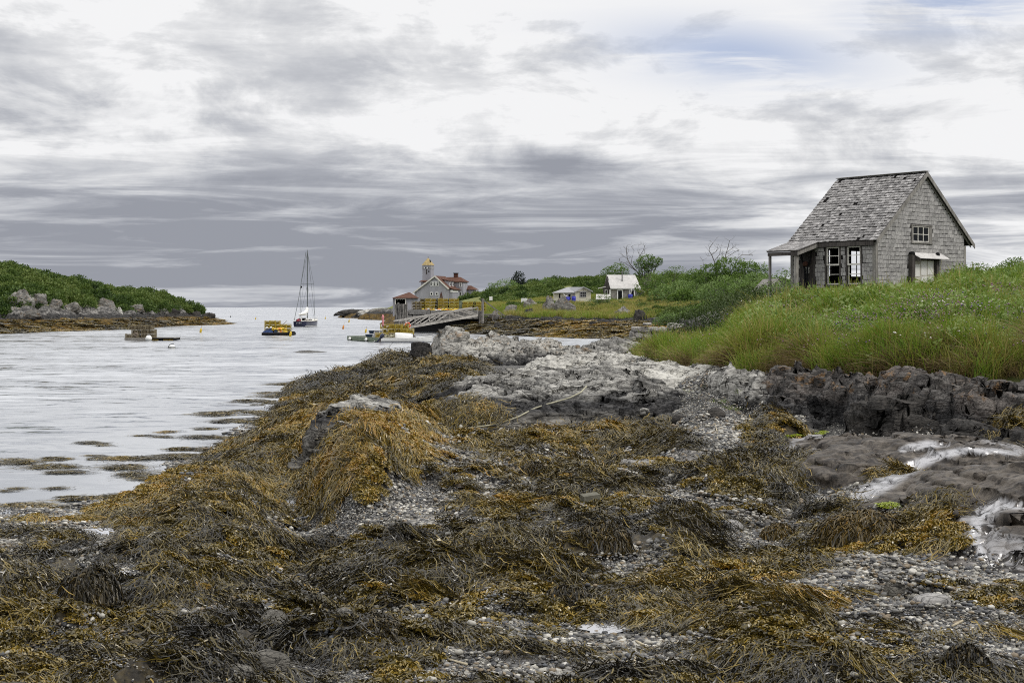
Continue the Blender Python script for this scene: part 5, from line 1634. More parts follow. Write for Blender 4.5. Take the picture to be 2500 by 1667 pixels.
# long wall towards the water: strips round two windows
WIN = [(.71, 1.37), (1.78, 2.44)]
lw = MB()
lw.span((0, T, Z0), (T, WIN[0][0], EV - .02)); lw.span((0, WIN[0][1], Z0), (T, WIN[1][0], EV - .02)); lw.span((0, WIN[1][1], Z0), (T, LW - T, EV - .02))
for a, b in WIN:
    lw.span((0, a, Z0), (T, b, .52)); lw.span((0, a, 2.08), (T, b, EV - .02))
lwo = lw.build('long_wall', M_back, cot)
MB().span((WW - T, T, Z0), (WW, LW - T, zroof(WW) - .06)).build('back_wall', M_dark, cot)
MB().span((T, T, .02), (WW - T, LW - T, .10)).build('floor', M_dark, cot)
# roof slabs
def slab(x0, z0, x1, z1, y0, y1, th):
    n = Vector((-(z1 - z0), 0, x1 - x0)).normalized() * th
    if n.z < 0: n = -n
    return MB().prism([(x0, y0, z0), (x1, y0, z1), (x1, y1, z1), (x0, y1, z0)], n)
YA, YB = -.14, LW + .12
rl = slab(-.10, EV, RX, RZ, YA, YB, .05).build('roof', M_back, cot)
rr = slab(2 * RX + .1, EV, RX + .001, RZ, YA, YB, .05).build('roof', M_dark, cot)

# shingles: unit boxes shared by all
def unit(name, m_):
    return MB().box((0, 0, 0), (1, 1, 1)).mesh(name, m_)
U_sh = unit('shingle', M_shingle)
U_rf = unit('shingle_roof', M_roofsh)
rs = random.Random(3)

def lay(parent, rows, umesh, stuffname, mt, limit=300, nearest=None):
    """rows: list of (matrix, score); the first 'limit' by score become parts, the rest one mesh"""
    rows = sorted(rows, key=lambda k: -k[1])
    for M_, s_ in rows[:limit]:
        o = link('shingle', umesh, parent)
        o.matrix_local = M_
    if rows[limit:]:
        b = MB()
        for M_, s_ in rows[limit:]:
            b.box(None, (1, 1, 1), M=M_)
        tag(b.build(stuffname, mt, parent), kind='stuff')

# gable shingles
rows = []
cw = .168
HATCH = (2.16, 4.32, 1.84)
nco = int((RZ - .2) / cw)
for j in range(-2, nco + 1):
    z = j * cw
    zt = z + cw * 1.12
    # width available at this height
    def lim(zz):
        if zz < EV: return 0.13, WW - .10
        q = (zz - EV) / SL - .1
        return max(.13, q + .02), min(WW - .10, 2 * RX - q - .02)
    xa, xb = lim(zt + .06)
    if xb - xa < .12: continue
    x = xa
    while x < xb - .02:
        w = rs.uniform(.11, .27)
        if xb - (x + w) < .08: w = xb - x
        xm = x + w / 2
        skip = (HATCH[0] < xm < HATCH[1] and z < HATCH[2] - .02) or (2.40 < xm < 3.86 and 2.28 < z + cw * .5 < 2.96)
        if not skip:
            M_ = Matrix.Translation((xm, -.016 + rs.uniform(-.004, .004), z + cw * .56 + rs.uniform(-.007, .007))) @ Matrix.Rotation(R(5.5), 4, 'X') @ Matrix.Rotation(R(rs.uniform(-.8, .8)), 4, 'Y') @ Matrix.Diagonal((w - rs.uniform(.006, .014), .022, cw * .90, 1))
            rows.append((M_, w if z > .25 else -1))
        x += w
lay(gw, rows, U_sh, 'shingles', M_shingle)
# long wall shingles
rows = []
for j in range(-2, 13):
    z = j * .172
    y = .10
    while y < 4.22:
        w = rs.uniform(.10, .22)
        if 4.25 - (y + w) < .08: w = 4.25 - y
        ym = y + w / 2
        inwin = any(a - .09 < ym < b + .09 for a, b in WIN) and z > .3
        door = 3.02 < ym < 3.90
        if not (inwin or door) and z + .172 < EV - .02:
            M_ = Matrix.Translation((-.016, ym, z + .096 + rs.uniform(-.008, .008))) @ Matrix.Rotation(R(-4.5), 4, 'Y') @ Matrix.Rotation(R(rs.uniform(-1, 1)), 4, 'X') @ Matrix.Diagonal((.022, w - .012, .155, 1))
            rows.append((M_, w))
        y += w
lay(lwo, rows, U_sh, 'shingles', M_shingle)
# roof shingles, water side and back side
def roof_rows(x0, z0, x1, z1, cw=.178, wmin=.09, wmax=.21):
    rows = []
    L_ = math.hypot(x1 - x0, z1 - z0)
    ux, uz = (x1 - x0) / L_, (z1 - z0) / L_
    nx, nz = -uz, ux
    if nz < 0: nx, nz = -nx, -nz
    n = int(L_ / cw)
    ang = math.atan2(uz, ux)
    for j in range(n + 1):
        y = YA - .01
        while y < YB:
            w = rs.uniform(wmin, wmax)
            w = min(w, YB + .01 - y)
            if w < .04: break
            s_ = j * cw + cw * .56 + rs.uniform(-.018, .018) - .03
            if s_ < L_ - .06 and rs.random() > .012:
                lift = .066 + rs.uniform(0, .010)
                M_ = Matrix.Translation((x0 + ux * s_ + nx * lift, y + w / 2, z0 + uz * s_ + nz * lift)) @ Matrix.Rotation(-ang, 4, 'Y') @ Matrix.Rotation(R(3.2 if ux > 0 else -3.2), 4, 'Y') @ Matrix.Rotation(R(rs.uniform(-1.5, 1.5)), 4, 'Z') @ Matrix.Diagonal((cw * rs.uniform(.74, .90), w - rs.uniform(.008, .03), rs.uniform(.016, .028), 1))
                rows.append((M_, w))
            y += w
    return rows
lay(rl, roof_rows(-.10, EV, RX, RZ), U_rf, 'shingles', M_roofsh)
lay(rr, roof_rows(2 * RX + .1, EV, RX, RZ), U_rf, 'shingles', M_roofsh, 0)
rc = MB().beam((RX - .07, YA - .02, RZ + .075), (RX - .07, YB + .02, RZ + .075), .16, .025)
rc.beam((RX + .07, YA - .02, RZ + .072), (RX + .07, YB + .02, RZ + .072), .16, .025)
rc.build('ridge_cap', M_board, cot)
# rake boards, soffit of the gable, fascia
for sgn, xe in ((1, -.12), (-1, 2 * RX + .12)):
    b = MB()
    nrm = Vector((-SL * sgn, 0, 1)).normalized()
    p, q = Vector((xe, YA - .035, EV - .03)), Vector((RX, YA - .035, RZ - .03))
    b.prism([p - Vector((0, 0, .11)), q - Vector((0, 0, .11)), q + Vector((0, 0, .085)), p + Vector((0, 0, .085))], (0, .03, 0))
    b.build('rake_board', M_board, cot)
    b = MB().prism([(xe + sgn * .14, -.055, EV - .08), (RX, -.055, RZ - .20), (RX, -.055, RZ - .08), (xe + sgn * .14, -.055, EV + .04)], (0, .03, 0))
    b.build('frieze_board', M_board, cot)
MB().span((-.125, 0, EV - .16), (-.09, YB - .02, EV + .02)).build('fascia_board', M_dark, cot)
MB().span((-.09, 0, EV - .05), (0, YB - .05, EV - .02)).build('soffit', M_dark, cot)
for x0, x1, y0, y1 in ((-.03, .12, -.045, -.01), (-.045, -.01, -.0, .11), (WW - .11, WW + .03, -.045, -.01), (-.04, -.005, LW - .14, LW)):
    MB().span((x0, y0, Z0), (x1, y1, EV - .03)).build('corner_board', M_board, cot)
# gable window
gwin = MB()
a, b, c, d = 2.40, 3.84, 2.30, 2.96
gwin.span((a, -.05, c - .02), (a + .10, -.005, d)); gwin.span((b - .22, -.05, c - .02), (b, -.005, d)); gwin.span((a - .03, -.06, d), (b + .03, -.005, d + .05)); gwin.span((a - .03, -.075, c - .07), (b + .03, -.005, c - .02))
wf = gwin.build('window_frame', M_board, cot)
s_ = MB()
a, b, c, d = 2.50, 3.62, 2.30, 2.94
for x in (a, a + .35, a + .72, b - .03): s_.span((x, -.035, c), (x + .03, -.008, d))
for z in (c, (c + d) / 2 - .012, d - .025): s_.span((a, -.034, z), (b, -.009, z + .024))
s_.build('sash', M_offwhite, wf)
for i, (p, q) in enumerate(((a + .03, a + .35), (a + .38, a + .72), (a + .75, b - .03))):
    for z0, z1 in ((c + .024, (c + d) / 2 - .012), ((c + d) / 2 + .012, d - .025)):
        MB().span((p, -.012, z0), (q, -.008, z1)).build('pane', M_glass, wf)
# hatch in the gable: two posts, a pale sheet, notices and a little shed roof
MB().span((2.20, -.22, Z0), (2.40, -.005, 1.78)).build('hatch_post', M_dark, cot)
MB().span((4.02, -.16, Z0), (4.20, -.005, 1.74)).build('hatch_post', M_dark, cot)
sh_ = MB().span((2.50, -.055, .10), (3.96, -.02, 1.55)).build('hatch_panel', M_sheet, cot)
for x0, x1, z0, z1 in ((2.56, 2.94, .86, 1.36), (3.04, 3.42, .92, 1.50), (3.50, 3.86, .95, 1.50), (3.04, 3.86, .20, .86), (2.54, 2.98, .14, .82)):
    pp = MB().span((x0, -.070 if z1 < 1.0 and x0 > 3 else -.064, z0), (x1, -.056, z1)).build('notice', M_paper if x0 != 2.54 else M_cream, sh_)
ink = MB()
for x0, z0, w, h in ((3.10, .36, .30, .42), (3.50, .52, .30, .24)):
    for k in range(5):
        ink.beam((x0 + w * k / 5, -.0725, z0 + h * rs.random() * .5), (x0 + w * (k + rs.random()) / 5, -.0725, z0 + h * (.4 + .6 * rs.random())), .03, .003)
ink.span((3.10, -.0735, .34), (3.42, -.071, .37)); ink.span((3.46, -.0735, .60), (3.49, -.071, .82)); ink.span((3.52, -.0735, .44), (3.80, -.071, .47))
ink.build('drawing', M_ink, sh_)
MB().prism([(2.36, -.008, 1.84), (4.52, -.008, 1.84), (4.58, -.40, 1.60), (2.52, -.40, 1.60)], (0, .02, .035)).build('hatch_roof', M_lroof, cot)
MB().prism([(2.44, -.10, 1.74), (2.54, -.38, 1.58), (2.54, -.38, 1.50), (2.44, -.10, 1.5)], (.03, 0, 0)).build('hatch_bracket', M_dark, cot)
for x, w in ((2.30, .26), (4.10, .2)):
    MB().lathe([(.02, -.04), (w / 2, -.03), (w / 2 * .9, .03), (w / 3, .075), (.02, .09)], 10, (x, -.14, 1.80)).build('float_buoy', M_black, cot)
# windows of the long wall: pale sashes, open lower half behind the grass
for a, b in WIN:
    fr_ = MB()
    z0, z1 = .52, 2.08
    fr_.span((-.04, a - .08, z0 - .04), (.0, a, z1 + .08)); fr_.span((-.04, b, z0 - .04), (.0, b + .08, z1 + .08)); fr_.span((-.045, a - .08, z1), (0, b + .08, z1 + .09)); fr_.span((-.07, a - .1, z0 - .06), (0.01, b + .1, z0))
    wf = fr_.build('window_frame', M_dark, cot)
    u = MB()
    zm = 1.33
    for y in (a, b - .045): u.span((-.02, y, zm), (.03, y + .045, z1))
    u.span((-.022, a, z1 - .05), (.028, b, z1)); u.span((-.022, a, zm - .02), (.028, b, zm + .045)); u.span((-.012, a, (zm + z1) / 2 - .012), (.018, b, (zm + z1) / 2 + .018))
    u.build('upper_sash', M_offwhite, wf)
    l_ = MB()
    for y in (a + .005, b - .045): l_.span((.035, y, z0), (.07, y + .04, zm - .03))
    l_.span((.036, a, z0), (.068, b, z0 + .05)); l_.span((.036, a, .93), (.066, b, .955))
    l_.build('lower_sash', M_offwhite, wf)
# plank door under the porch
y = 3.04
while y < 3.88:
    w = rs.uniform(.10, .15)
    MB().span((-.02 - rs.uniform(0, .012), y, Z0), (0, y + w - .008, EV - .12)).build('door_plank', M_dark, lwo)
    y += w
sg = MB().span((-.06, 3.34, 1.02), (-.035, 3.60, 1.27)).build('door_sign', M_paper, lwo)
k_ = MB()
for z in (1.21, 1.16, 1.11, 1.07): k_.span((-.064, 3.37, z), (-.0605, 3.57 - (z * 37 % .06), z + .016))
k_.build('sign_text', M_ink, sg)
for pts in (((-.12, 3.72, 1.98), (-.14, 3.64, 1.6), (-.11, 3.52, 1.2), (-.12, 3.47, .5), (-.13, 3.42, -.4)), ((-.10, 3.15, 2.0), (-.13, 3.22, 1.5), (-.12, 3.36, 1.28), (-.1, 3.40, .6))):
    MB().tube(pts, [.03, .035, .04, .05, .06][:len(pts)], 6).build('net_pole', M_black, lwo)
MB().lathe([(.01, 0), (.10, .03), (.12, .12), (.07, .2), (.01, .22)], 9, (-.14, 3.46, 1.30)).build('hanging_buoy', M_brick, lwo)
# porch: lean-to roof, beam, post
pr = MB()
ya, yb = 2.80, LW + .14
pr.prism([(-.08, ya, EV + .03), (-1.42, ya, EV - .36), (-1.42, yb, EV - .36), (-.08, yb, EV + .03)], (0, 0, .04))
prf = pr.build('porch_roof', M_dark, cot)
rows = []
for j in range(8):
    y = ya - .02
    while y < yb:
        w = min(rs.uniform(.10, .22), yb + .02 - y)
        if w < .04: break
        s_ = (j + .5) / 8
        M_ = Matrix.Translation((-1.42 + 1.30 * s_, y + w / 2, EV - .36 + .38 * s_ + .058)) @ Matrix.Rotation(R(-16 + 3), 4, 'Y') @ Matrix.Diagonal((.21, w - .01, .016, 1))
        rows.append((M_, w))
        y += w
lay(prf, rows, U_rf, 'shingles', M_roofsh)
MB().prism([(-.05, ya + .02, EV - .14), (-1.40, ya + .02, EV - .52), (-1.40, ya + .02, EV - .37), (-.05, ya + .02, EV + .02)], (0, .05, 0)).build('porch_rafter', M_board, cot)
MB().span((-1.40, ya + .08, EV - .52), (-1.30, yb - .04, EV - .37)).build('porch_beam', M_dark, cot)
MB().span((-1.38, yb - .16, -1.3), (-1.29, yb - .07, EV - .52)).build('porch_post', M_board, cot)
MB().span((-1.36, ya + .14, -1.3), (-1.22, ya + .26, EV - .52)).build('porch_post', M_board, cot)

# a small grey roof far behind the porch
so_ = at(1898, 700, 92)
sb = thing('shed', 'small grey shed roof showing behind the porch of the cottage', 'shed', (so_.x, 92, 2.9), R(25))
q = MB().prism([(0, 0, -1), (3, 0, -1), (3, 0, 1.0), (1.5, 0, 2.35), (0, 0, 1.0)], (0, 3.2, 0)).build('wall', M_board, sb)
sb.location = (at(1876, 700, 92).x, 92, 3.55)
sb.scale = (.52, .52, .52)
for sx in (1, -1):
    MB().prism([(1.5 - sx * 1.75, -.1, .86), (1.5, -.1, 2.42), (1.5, 3.3, 2.42), (1.5 - sx * 1.75, 3.3, .86)], (0, 0, .06 + .002 * sx)).build('roof', M_board, sb)

# ------------------------------------------------------------------ cottages across the cove
def shed_at(px, Y, name, label, cat, rz, dz=0.0):
    x = (px - CX) / F * Y
    return thing(name, label, cat, (x, Y, far_gz(x, Y) + dz), R(rz))

# cream shed with a low gable towards us on the right, roof running back left
CS = shed_at(1353, 214, 'cream_shed', 'low cream coloured shed with a grey felt roof and two blue barrels', 'shed', 0)
CS.location.z = 3 - (765 / 4.704 + 580 - 750) / F * 214 + .02      # its floor as the photo shows it
k = 214 / F
# local x to the right, z up; gable part stands proud on the right
MB().prism([(0, .0, -.6), (3.05, 0, -.6), (3.05, 0, 1.62), (0, 0, 1.62)], (0, 4.0, 0)).build('wall', M_cream, CS)
gbx = [(3.05, -.9, -.6), (5.42, -.9, -.6), (5.42, -.9, 1.88), (4.35, -.9, 2.42), (3.05, -.9, 1.88)]
MB().prism(gbx, (0, 4.9, 0)).build('gable_wall', M_cream, CS)
MB().prism([(-.35, -.35, 1.62), (3.0, -.35, 1.66), (4.35, -1.15, 2.52), (4.35, 4.2, 2.52), (2.2, 4.2, 2.52)], (0, 0, .07)).build('roof', M_groof, CS)
MB().prism([(4.35, -1.15, 2.52), (5.75, -1.15, 1.84), (5.75, 4.2, 1.84), (4.35, 4.2, 2.52)], (0, 0, .07)).build('roof', M_groof, CS)
tr = MB()
tr.beam((3.0, -.93, 1.86), (5.45, -.93, 1.86), .06, .07); tr.beam((4.35, -.93, 1.86), (4.35, -.93, 2.42), .06, .06); tr.beam((3.05, -.94, -.4), (3.05, -.94, 1.86), .07, .07)
tr.beam((2.95, -1.13, 1.70), (4.35, -1.17, 2.50), .05, .12); tr.beam((4.35, -1.17, 2.50), (5.75, -1.17, 1.82), .05, .12)
tr.build('trim', M_groof, CS)
wf = MB().span((3.78, -.97, 1.02), (4.74, -.92, 1.82)).build('window_frame', M_groof, CS)
for x in (3.88, 4.18, 4.46):
    for z in (1.12, 1.48): MB().span((x, -.985, z), (x + .22, -.972, z + .26)).build('pane', M_glass, wf)
MB().span((.70, -.02, -.4), (.92, .0, 1.55)).build('dark_door', M_black, CS)
wf = MB().span((2.02, -.05, .62), (2.55, -.004, 1.56)).build('window_frame', M_white, CS)
MB().span((2.10, -.06, .72), (2.46, -.052, 1.48)).build('pane', M_glass, wf)
MB().tube([(1.42, -.3, 1.60), (1.45, -.3, 1.38), (1.60, -.3, 1.26), (1.90, -.35, 1.16)], .055, 6).build('downpipe', M_white, CS)

def barrel(px, Y, label, zb=None, h=1.05, w=.62):
    x = (px - CX) / F * Y
    o = thing('barrel', label, 'barrel', (x, Y, zb if zb is not None else far_gz(x, Y)), 0, 'blue rain barrels')
    r = w / 2
    MB().lathe([(r * .9, 0), (r, .06), (r, .34), (r * 1.06, .37), (r, .40), (r, .68), (r * 1.06, .71), (r, .74), (r, h - .06), (r * .9, h)], 14).build('drum', M_blue, o, True)
    MB().lathe([(r * .8, h), (r * .8, h + .02), (.05, h + .03)], 14).build('lid', M_blue, o)
    return o
zf = CS.location.z
st_ = thing('barrel_stand', 'dark block stand under the left blue barrel by the cream shed', 'stand', ((1386 - CX) / F * 213.4, 213.4, zf - .3))
MB().box((0, 0, .15), (.5, .5, .3)).build('stand', M_dark, st_)
barrel(1386.5, 213.4, 'left of two blue barrels against the cream shed', zf + .0)
barrel(1400.8, 213.2, 'right of two blue barrels against the cream shed', zf + .10)

# small white hut between the two cottages
WH = shed_at(1456, 208, 'hut', 'small pale hut with a white roof between the cream shed and grey cottage', 'hut', 0)
WH.location = ((1456 - CX) / F * 208, 208, 3 - (742 - 750) / F * 208 - .25)
MB().span((.28, 0, -.5), (1.95, 1.4, .95)).build('wall', M_cream, WH)
MB().span((-.02, -.10, -.5), (.2, 1.4, .88)).build('side_wall', M_groof, WH)
MB().prism([(-.10, -.35, .90), (2.10, -.35, .90), (2.02, .9, 1.62), (.02, .9, 1.62)], (0, .03, .06)).build('roof', M_lroof, WH)
MB().span((.95, -.035, -.3), (1.02, -.005, .8)).build('board', M_groof, WH)
MB().span((.58, -.03, -.1), (.86, -.004, .22)).build('opening', M_black, WH)
# wooden steps
stp = thing('steps', 'grey wooden steps right of the cream shed', 'steps', ((1440 - CX) / F * 211, 211, 3 - (742 - 750) / F * 211 - .1))
for i in range(5):
    MB().box((.1 + .1 * i, .3 * i, .12 + .16 * i), (.9, .3, .06)).build('tread', M_board, stp)

# grey cottage with pale roof
gx = (1486 - CX) / F * 226
gzb = 3 - (733 - 750) / F * 226 - .05
GCt = thing('grey_cottage', 'little grey shingled cottage with a pale roof and stove pipe across the cove', 'house', (gx, 226, gzb), R(3))
kk = 226 / F                                                     # metres per photo pixel there
Lc, Hw = 4.95, 1.98
MB().span((.38, 0, -.6), (Lc - .45, 3.6, Hw)).build('front_wall', M_board, GCt)
MB().prism([(.38, 0, -.6), (.38, 3.6, -.6), (.38, 3.6, Hw), (.10, 2.6, 3.9), (.38, 0, Hw)], (.02, 0, 0)).build('gable_wall', M_shingle, GCt)
# left gable, its shade put into dark boards
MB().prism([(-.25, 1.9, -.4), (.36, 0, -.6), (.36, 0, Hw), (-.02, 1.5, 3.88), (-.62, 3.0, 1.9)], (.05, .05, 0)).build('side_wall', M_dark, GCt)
MB().prism([(.22, -.25, Hw - .02), (5.1, -.25, Hw - .02), (4.45, 1.9, 4.02), (-.08, 1.9, 4.02)], (0, .04, .07)).build('roof', M_lroof, GCt)
MB().prism([(-.08, 1.9, 4.02), (4.45, 1.9, 4.02), (4.9, 3.9, Hw), (-.3, 3.9, Hw)], (0, .04, .07)).build('roof', M_lroof, GCt)
MB().span((.25, -.30, Hw - .14), (5.05, -.26, Hw - .02)).build('gutter', M_white, GCt)
for x in (1.32, 3.20):
    wf = MB().span((x, -.07, .02), (x + .96, -.004, 1.72)).build('window_frame', M_white, GCt)
    MB().span((x + .17, -.085, .16), (x + .79, -.074, 1.56)).build('pane', M_glass, wf)
MB().prism([(4.55, -.30, 1.80), (5.72, -.30, 1.32), (5.72, .9, 1.32), (4.2, .9, 1.90)], (0, 0, .06)).build('lean_to_roof', M_lroof, GCt)
MB().span((4.52, .0, -.6), (5.55, .9, 1.30)).build('lean_to_wall', M_board, GCt)
MB().tube([(2.25, .9, 2.9), (2.25, .9, 3.9), (2.25, .9, 4.45)], .09, 8).build('stove_pipe', M_pole, GCt)
MB().lathe([(.16, 0), (.16, .14), (.05, .2)], 8, (2.25, .9, 4.42)).build('pipe_cap', M_pole, GCt)
MB().tube([(3.62, -.3, Hw - .1), (3.52, -.32, 1.5), (3.42, -.34, .9)], .07, 6).build('downpipe', M_white, GCt)
MB().prism([(-1.75, -.2, 1.84), (-.45, -.2, 2.14), (-.35, 1.2, 2.16), (-1.55, 1.2, 1.9)], (0, 0, .08)).build('porch_roof', M_lroof, GCt)
MB().span((-.55, .6, .2), (-.1, .7, 1.7)).build('porch_screen', M_white, GCt)
MB().span((-.45, .58, .3), (-.2, .6, 1.6)).build('porch_pane', M_glass, GCt)
wf = MB().span((.10, -.03, .6), (.34, .0, 1.72)).build('side_window', M_white, GCt)
barrel(1539, 225.2, 'blue barrel under the downpipe of the grey cottage', gzb - .02, 1.0, .70)
# white sign boards in the meadow
for px, py0, py1, Y, w, label in ((1280, 728, 746, 200, .86, 'white notice board standing in the meadow above the rocks'), (1198.5, 724, 733, 235, .52, 'smaller white board on the slope left of the notice board')):
    x = (px - CX) / F * Y
    zt, zb = 3 - (py0 - 750) / F * Y, 3 - (py1 - 750) / F * Y
    sg = thing('sign_board', label, 'sign', (x, Y, far_gz(x, Y)))
    z0 = sg.location.z
    MB().span((-w / 2, -.03, zb - z0), (w / 2, .03, zt - z0)).build('board', M_white, sg)
    for s_ in (-1, 1):
        MB().span((s_ * (w / 2 - .07) - .03, .03, -.4), (s_ * (w / 2 - .07) + .03, .08, zt - z0)).build('post', M_board, sg)
    if Y == 200:
        ln_ = MB()
        for i in range(5): ln_.span((-w * .36, -.036, zt - z0 - .2 - .15 * i), (w * (.34 - .05 * (i % 2)), -.0305, zt - z0 - .17 - .15 * i))
        ln_.build('text_line', M_groof, sg)

# ------------------------------------------------------------------ the old station on the point
SY = 318.0
ks = SY / F
sx0 = (1055 - CX) / F * SY
SZ = 3 - (727 - 750) * ks - 1.2
STN = thing('station', 'old grey lifesaving station with red roofs and a square lookout tower', 'building', (sx0, SY, SZ), R(-16))
zl = lambda py: 3 - (py - 750) * ks - SZ                     # height over its base for a photo row
# main block: local x across the gable, y back
wA, wB = -4.15, 3.70
zE1, zE2, zR = zl(713), zl(704), zl(675.5)
gpts = [(wA, 0, -1.5), (wB, 0, -1.5), (wB, 0, zE2), (.70, 0, zR), (wA, 0, zE1)]
D = 8.5
MB().prism(gpts, (0, D, 0)).build('wall', M_stshingle, STN)
MB().prism([(wA - .25, -.25, zE1 - .18), (.70, -.25, zR + .05), (.70, D - 1.5, zR + .05), (wA - .25, D, zE1 - .18)], (0, 0, .16)).build('roof', M_red, STN)
MB().prism([(wB + .25, -.25, zE2 - .18), (.70, -.25, zR + .06), (.70, D - 1.5, zR + .06), (wB + .25, D, zE2 - .18)], (0, 0, .16)).build('roof', M_red, STN)
for x0, z0, x1, z1 in ((wA - .3, zE1 - .2, .70, zR + .1), (wB + .3, zE2 - .2, .70, zR + .1)):
    MB().beam((x0, -.32, z0), (x1, -.32, z1), .10, .28).build('rake_board', M_offwhite, STN)
def win(par, x, z, w, h, y=-.02, n=(1, 3), ax='y', frame=M_white):
    """a white framed window with panes"""
    f = MB(); fr_ = .13
    if ax == 'y':
        fo = f.span((x, y - .06, z), (x + w, y, z + h)).build('window', frame, par)
    else:
        fo = f.span((y, x, z), (y + .06, x + w, z + h)).build('window', frame, par)
    pw, ph = (w - fr_ * 2) / n[0], (h - fr_ * 2) / n[1]
    for i in range(n[0]):
        for j in range(n[1]):
            a, b = x + fr_ + i * pw + .03, z + fr_ + j * ph + .04
            if ax == 'y':
                MB().span((a, y - .085, b), (a + pw - .06, y - .062, b + ph - .08)).build('pane', M_glass, fo)
            else:
                MB().span((y + .062, a, b), (y + .085, a + pw - .06, b + ph - .08)).build('pane', M_glass, fo)
    return fo
for i in range(3): win(STN, -.52 + .74 * i, zl(698), .70, zl(686.5) - zl(698))
for x in (-.45, .80): win(STN, x, zl(721.5), .66, zl(713) - zl(721.5), n=(1, 1))
# side of the main block: wall with a porch and two dormers over it
MB().span((wB, .6, -1.5), (wB + .9, 5.4, zl(707.5))).build('porch_wall', M_stshingle, STN)
MB().prism([(wB - .6, .4, zl(701)), (wB + 1.3, .4, zl(707.5)), (wB + 1.3, 5.6, zl(707.5)), (wB - .6, 5.6, zl(701))], (0, 0, .14)).build('porch_roof', M_red, STN)
MB().span((wB + .4, .52, zl(713.5)), (wB + 1.0, 4.2, zl(708.5))).build('porch_frieze', M_white, STN)
for y in (2.0, 4.0):
    dm = MB().span((1.6, y, zl(700)), (3.35, y + 1.1, zl(686))).build('dormer', M_stshingle, STN)
    MB().prism([(1.2, y - .15, zl(681)), (3.6, y - .15, zl(686.5)), (3.6, y + 1.25, zl(686.5)), (1.2, y + 1.25, zl(681))], (0, 0, .12)).build('dormer_roof', M_red, dm)
    win(dm, y + .2, zl(699), .7, zl(688) - zl(699), 3.35, (1, 1), 'x')
# cross wing with two windows
MB().span((1.2, 6.0, -1.5), (5.35, 9.0, zl(688))).build('wing_wall', M_stshingle, STN)
MB().prism([(.9, 5.7, zl(688)), (5.6, 5.7, zl(688)), (4.2, 7.5, zl(676.5)), (.9, 7.5, zl(676.5))], (0, 0, .13)).build('wing_roof', M_red, STN)
MB().prism([(5.6, 5.7, zl(688)), (5.6, 9.3, zl(688)), (4.2, 7.5, zl(676.5))], (0, 0, .13)).build('wing_roof', M_red, STN)
MB().prism([(.9, 9.3, zl(688)), (5.6, 9.3, zl(688)), (4.2, 7.5, zl(676.5)), (.9, 7.5, zl(676.5))], (0, 0, .131)).build('wing_roof', M_red, STN)
win(STN, 4.35, zl(699.5), .62, zl(688.5) - zl(699.5), 5.98); win(STN, 4.35, zl(723), .62, zl(712) - zl(723), 5.98)
MB().span((2.6, 7.3, zl(680)), (3.4, 8.2, zl(665))).build('chimney', M_brick, STN)
MB().span((2.52, 7.22, zl(666.5)), (3.48, 8.28, zl(664.6))).build('chimney_cap', M_black, STN)
# annex on the right
MB().span((5.2, 8.6, -1.5), (6.9, 10.8, zl(707))).build('annex_wall', M_stshingle, STN)
MB().prism([(4.8, 8.2, zl(707)), (7.3, 8.2, zl(707)), (6.0, 9.7, zl(697.5)), (5.2, 9.7, zl(697.5))], (0, 0, .13)).build('annex_roof', M_red, STN)
MB().prism([(7.3, 8.2, zl(707)), (7.3, 11.2, zl(707)), (6.0, 9.7, zl(697.5))], (0, 0, .13)).build('annex_roof', M_red, STN)
# rear roof piece by the tower
MB().span((-4.3, 4.6, -1), (-1.2, 8, zl(688))).build('rear_wall', M_stshingle, STN)
MB().prism([(-4.6, 4.3, zl(687.5)), (-1.0, 4.3, zl(687.5)), (-1.0, 6.4, zl(679)), (-3.6, 6.4, zl(679))], (0, 0, .15)).build('rear_roof', M_red, STN)
# lookout tower
tw = Matrix.Rotation(R(6), 4, 'Z')
hw = 1.02
tx, ty = -3.05, 6.0
tb = MB()
for s_ in range(4):
    pass
tb.prism([(tx - hw, ty - hw, -1), (tx + hw, ty - hw, -1), (tx + hw, ty + hw, -1), (tx - hw, ty + hw, -1)], (0, 0, zl(646) + 1))
tow = tb.build('tower_wall', M_stshingle, STN)
MB().span((tx - hw - .06, ty - hw - .06, zl(655.5)), (tx + hw + .06, ty + hw + .06, zl(649))).build('tower_band', M_groof, STN)
ap = (tx, ty, zl(626.5)); h2 = hw + .14; ze = zl(645.5)
rf = MB().raw([(tx - h2, ty - h2, ze), (tx + h2, ty - h2, ze), (tx + h2, ty + h2, ze), (tx - h2, ty + h2, ze), ap], [(0, 1, 4), (1, 2, 4), (2, 3, 4), (3, 0, 4), (3, 2, 1, 0)]).build('tower_roof', M_yroof, STN)
MB().tube([(tx, ty, zl(627)), (tx, ty, zl(624.5))], .07, 6).build('finial', M_black, rf)
MB().prism([(tx + .55, ty - .55 - .25, zl(633)), (tx + .75, ty - .78 - .25, zl(633)), (tx + 1.1, ty - 1.15 - .1, zl(638.5)), (tx + .85, ty - .9 - .2, zl(638.5))], (.12, -.06, .1)).build('roof_hole', M_black, rf)
for x in (-.42, .40):
    MB().span((tx + x - .20, ty - hw - .10, zl(654.5)), (tx + x + .02, ty - hw - .065, zl(650.5))).build('window', M_white, STN)
    MB().span((tx + x + .02, ty - hw - .10, zl(654)), (tx + x + .22, ty - hw - .065, zl(650.5))).build('window', M_glass, STN)
MB().span((tx - .15, ty - hw - .03, zl(668)), (tx + .12, ty - hw - .005, zl(655.7))).build('stain', M_dark, tow)
MB().span((tx + .42, ty - hw - .04, zl(663)), (tx + .66, ty - hw - .005, zl(659.5))).build('window', M_glass, STN)
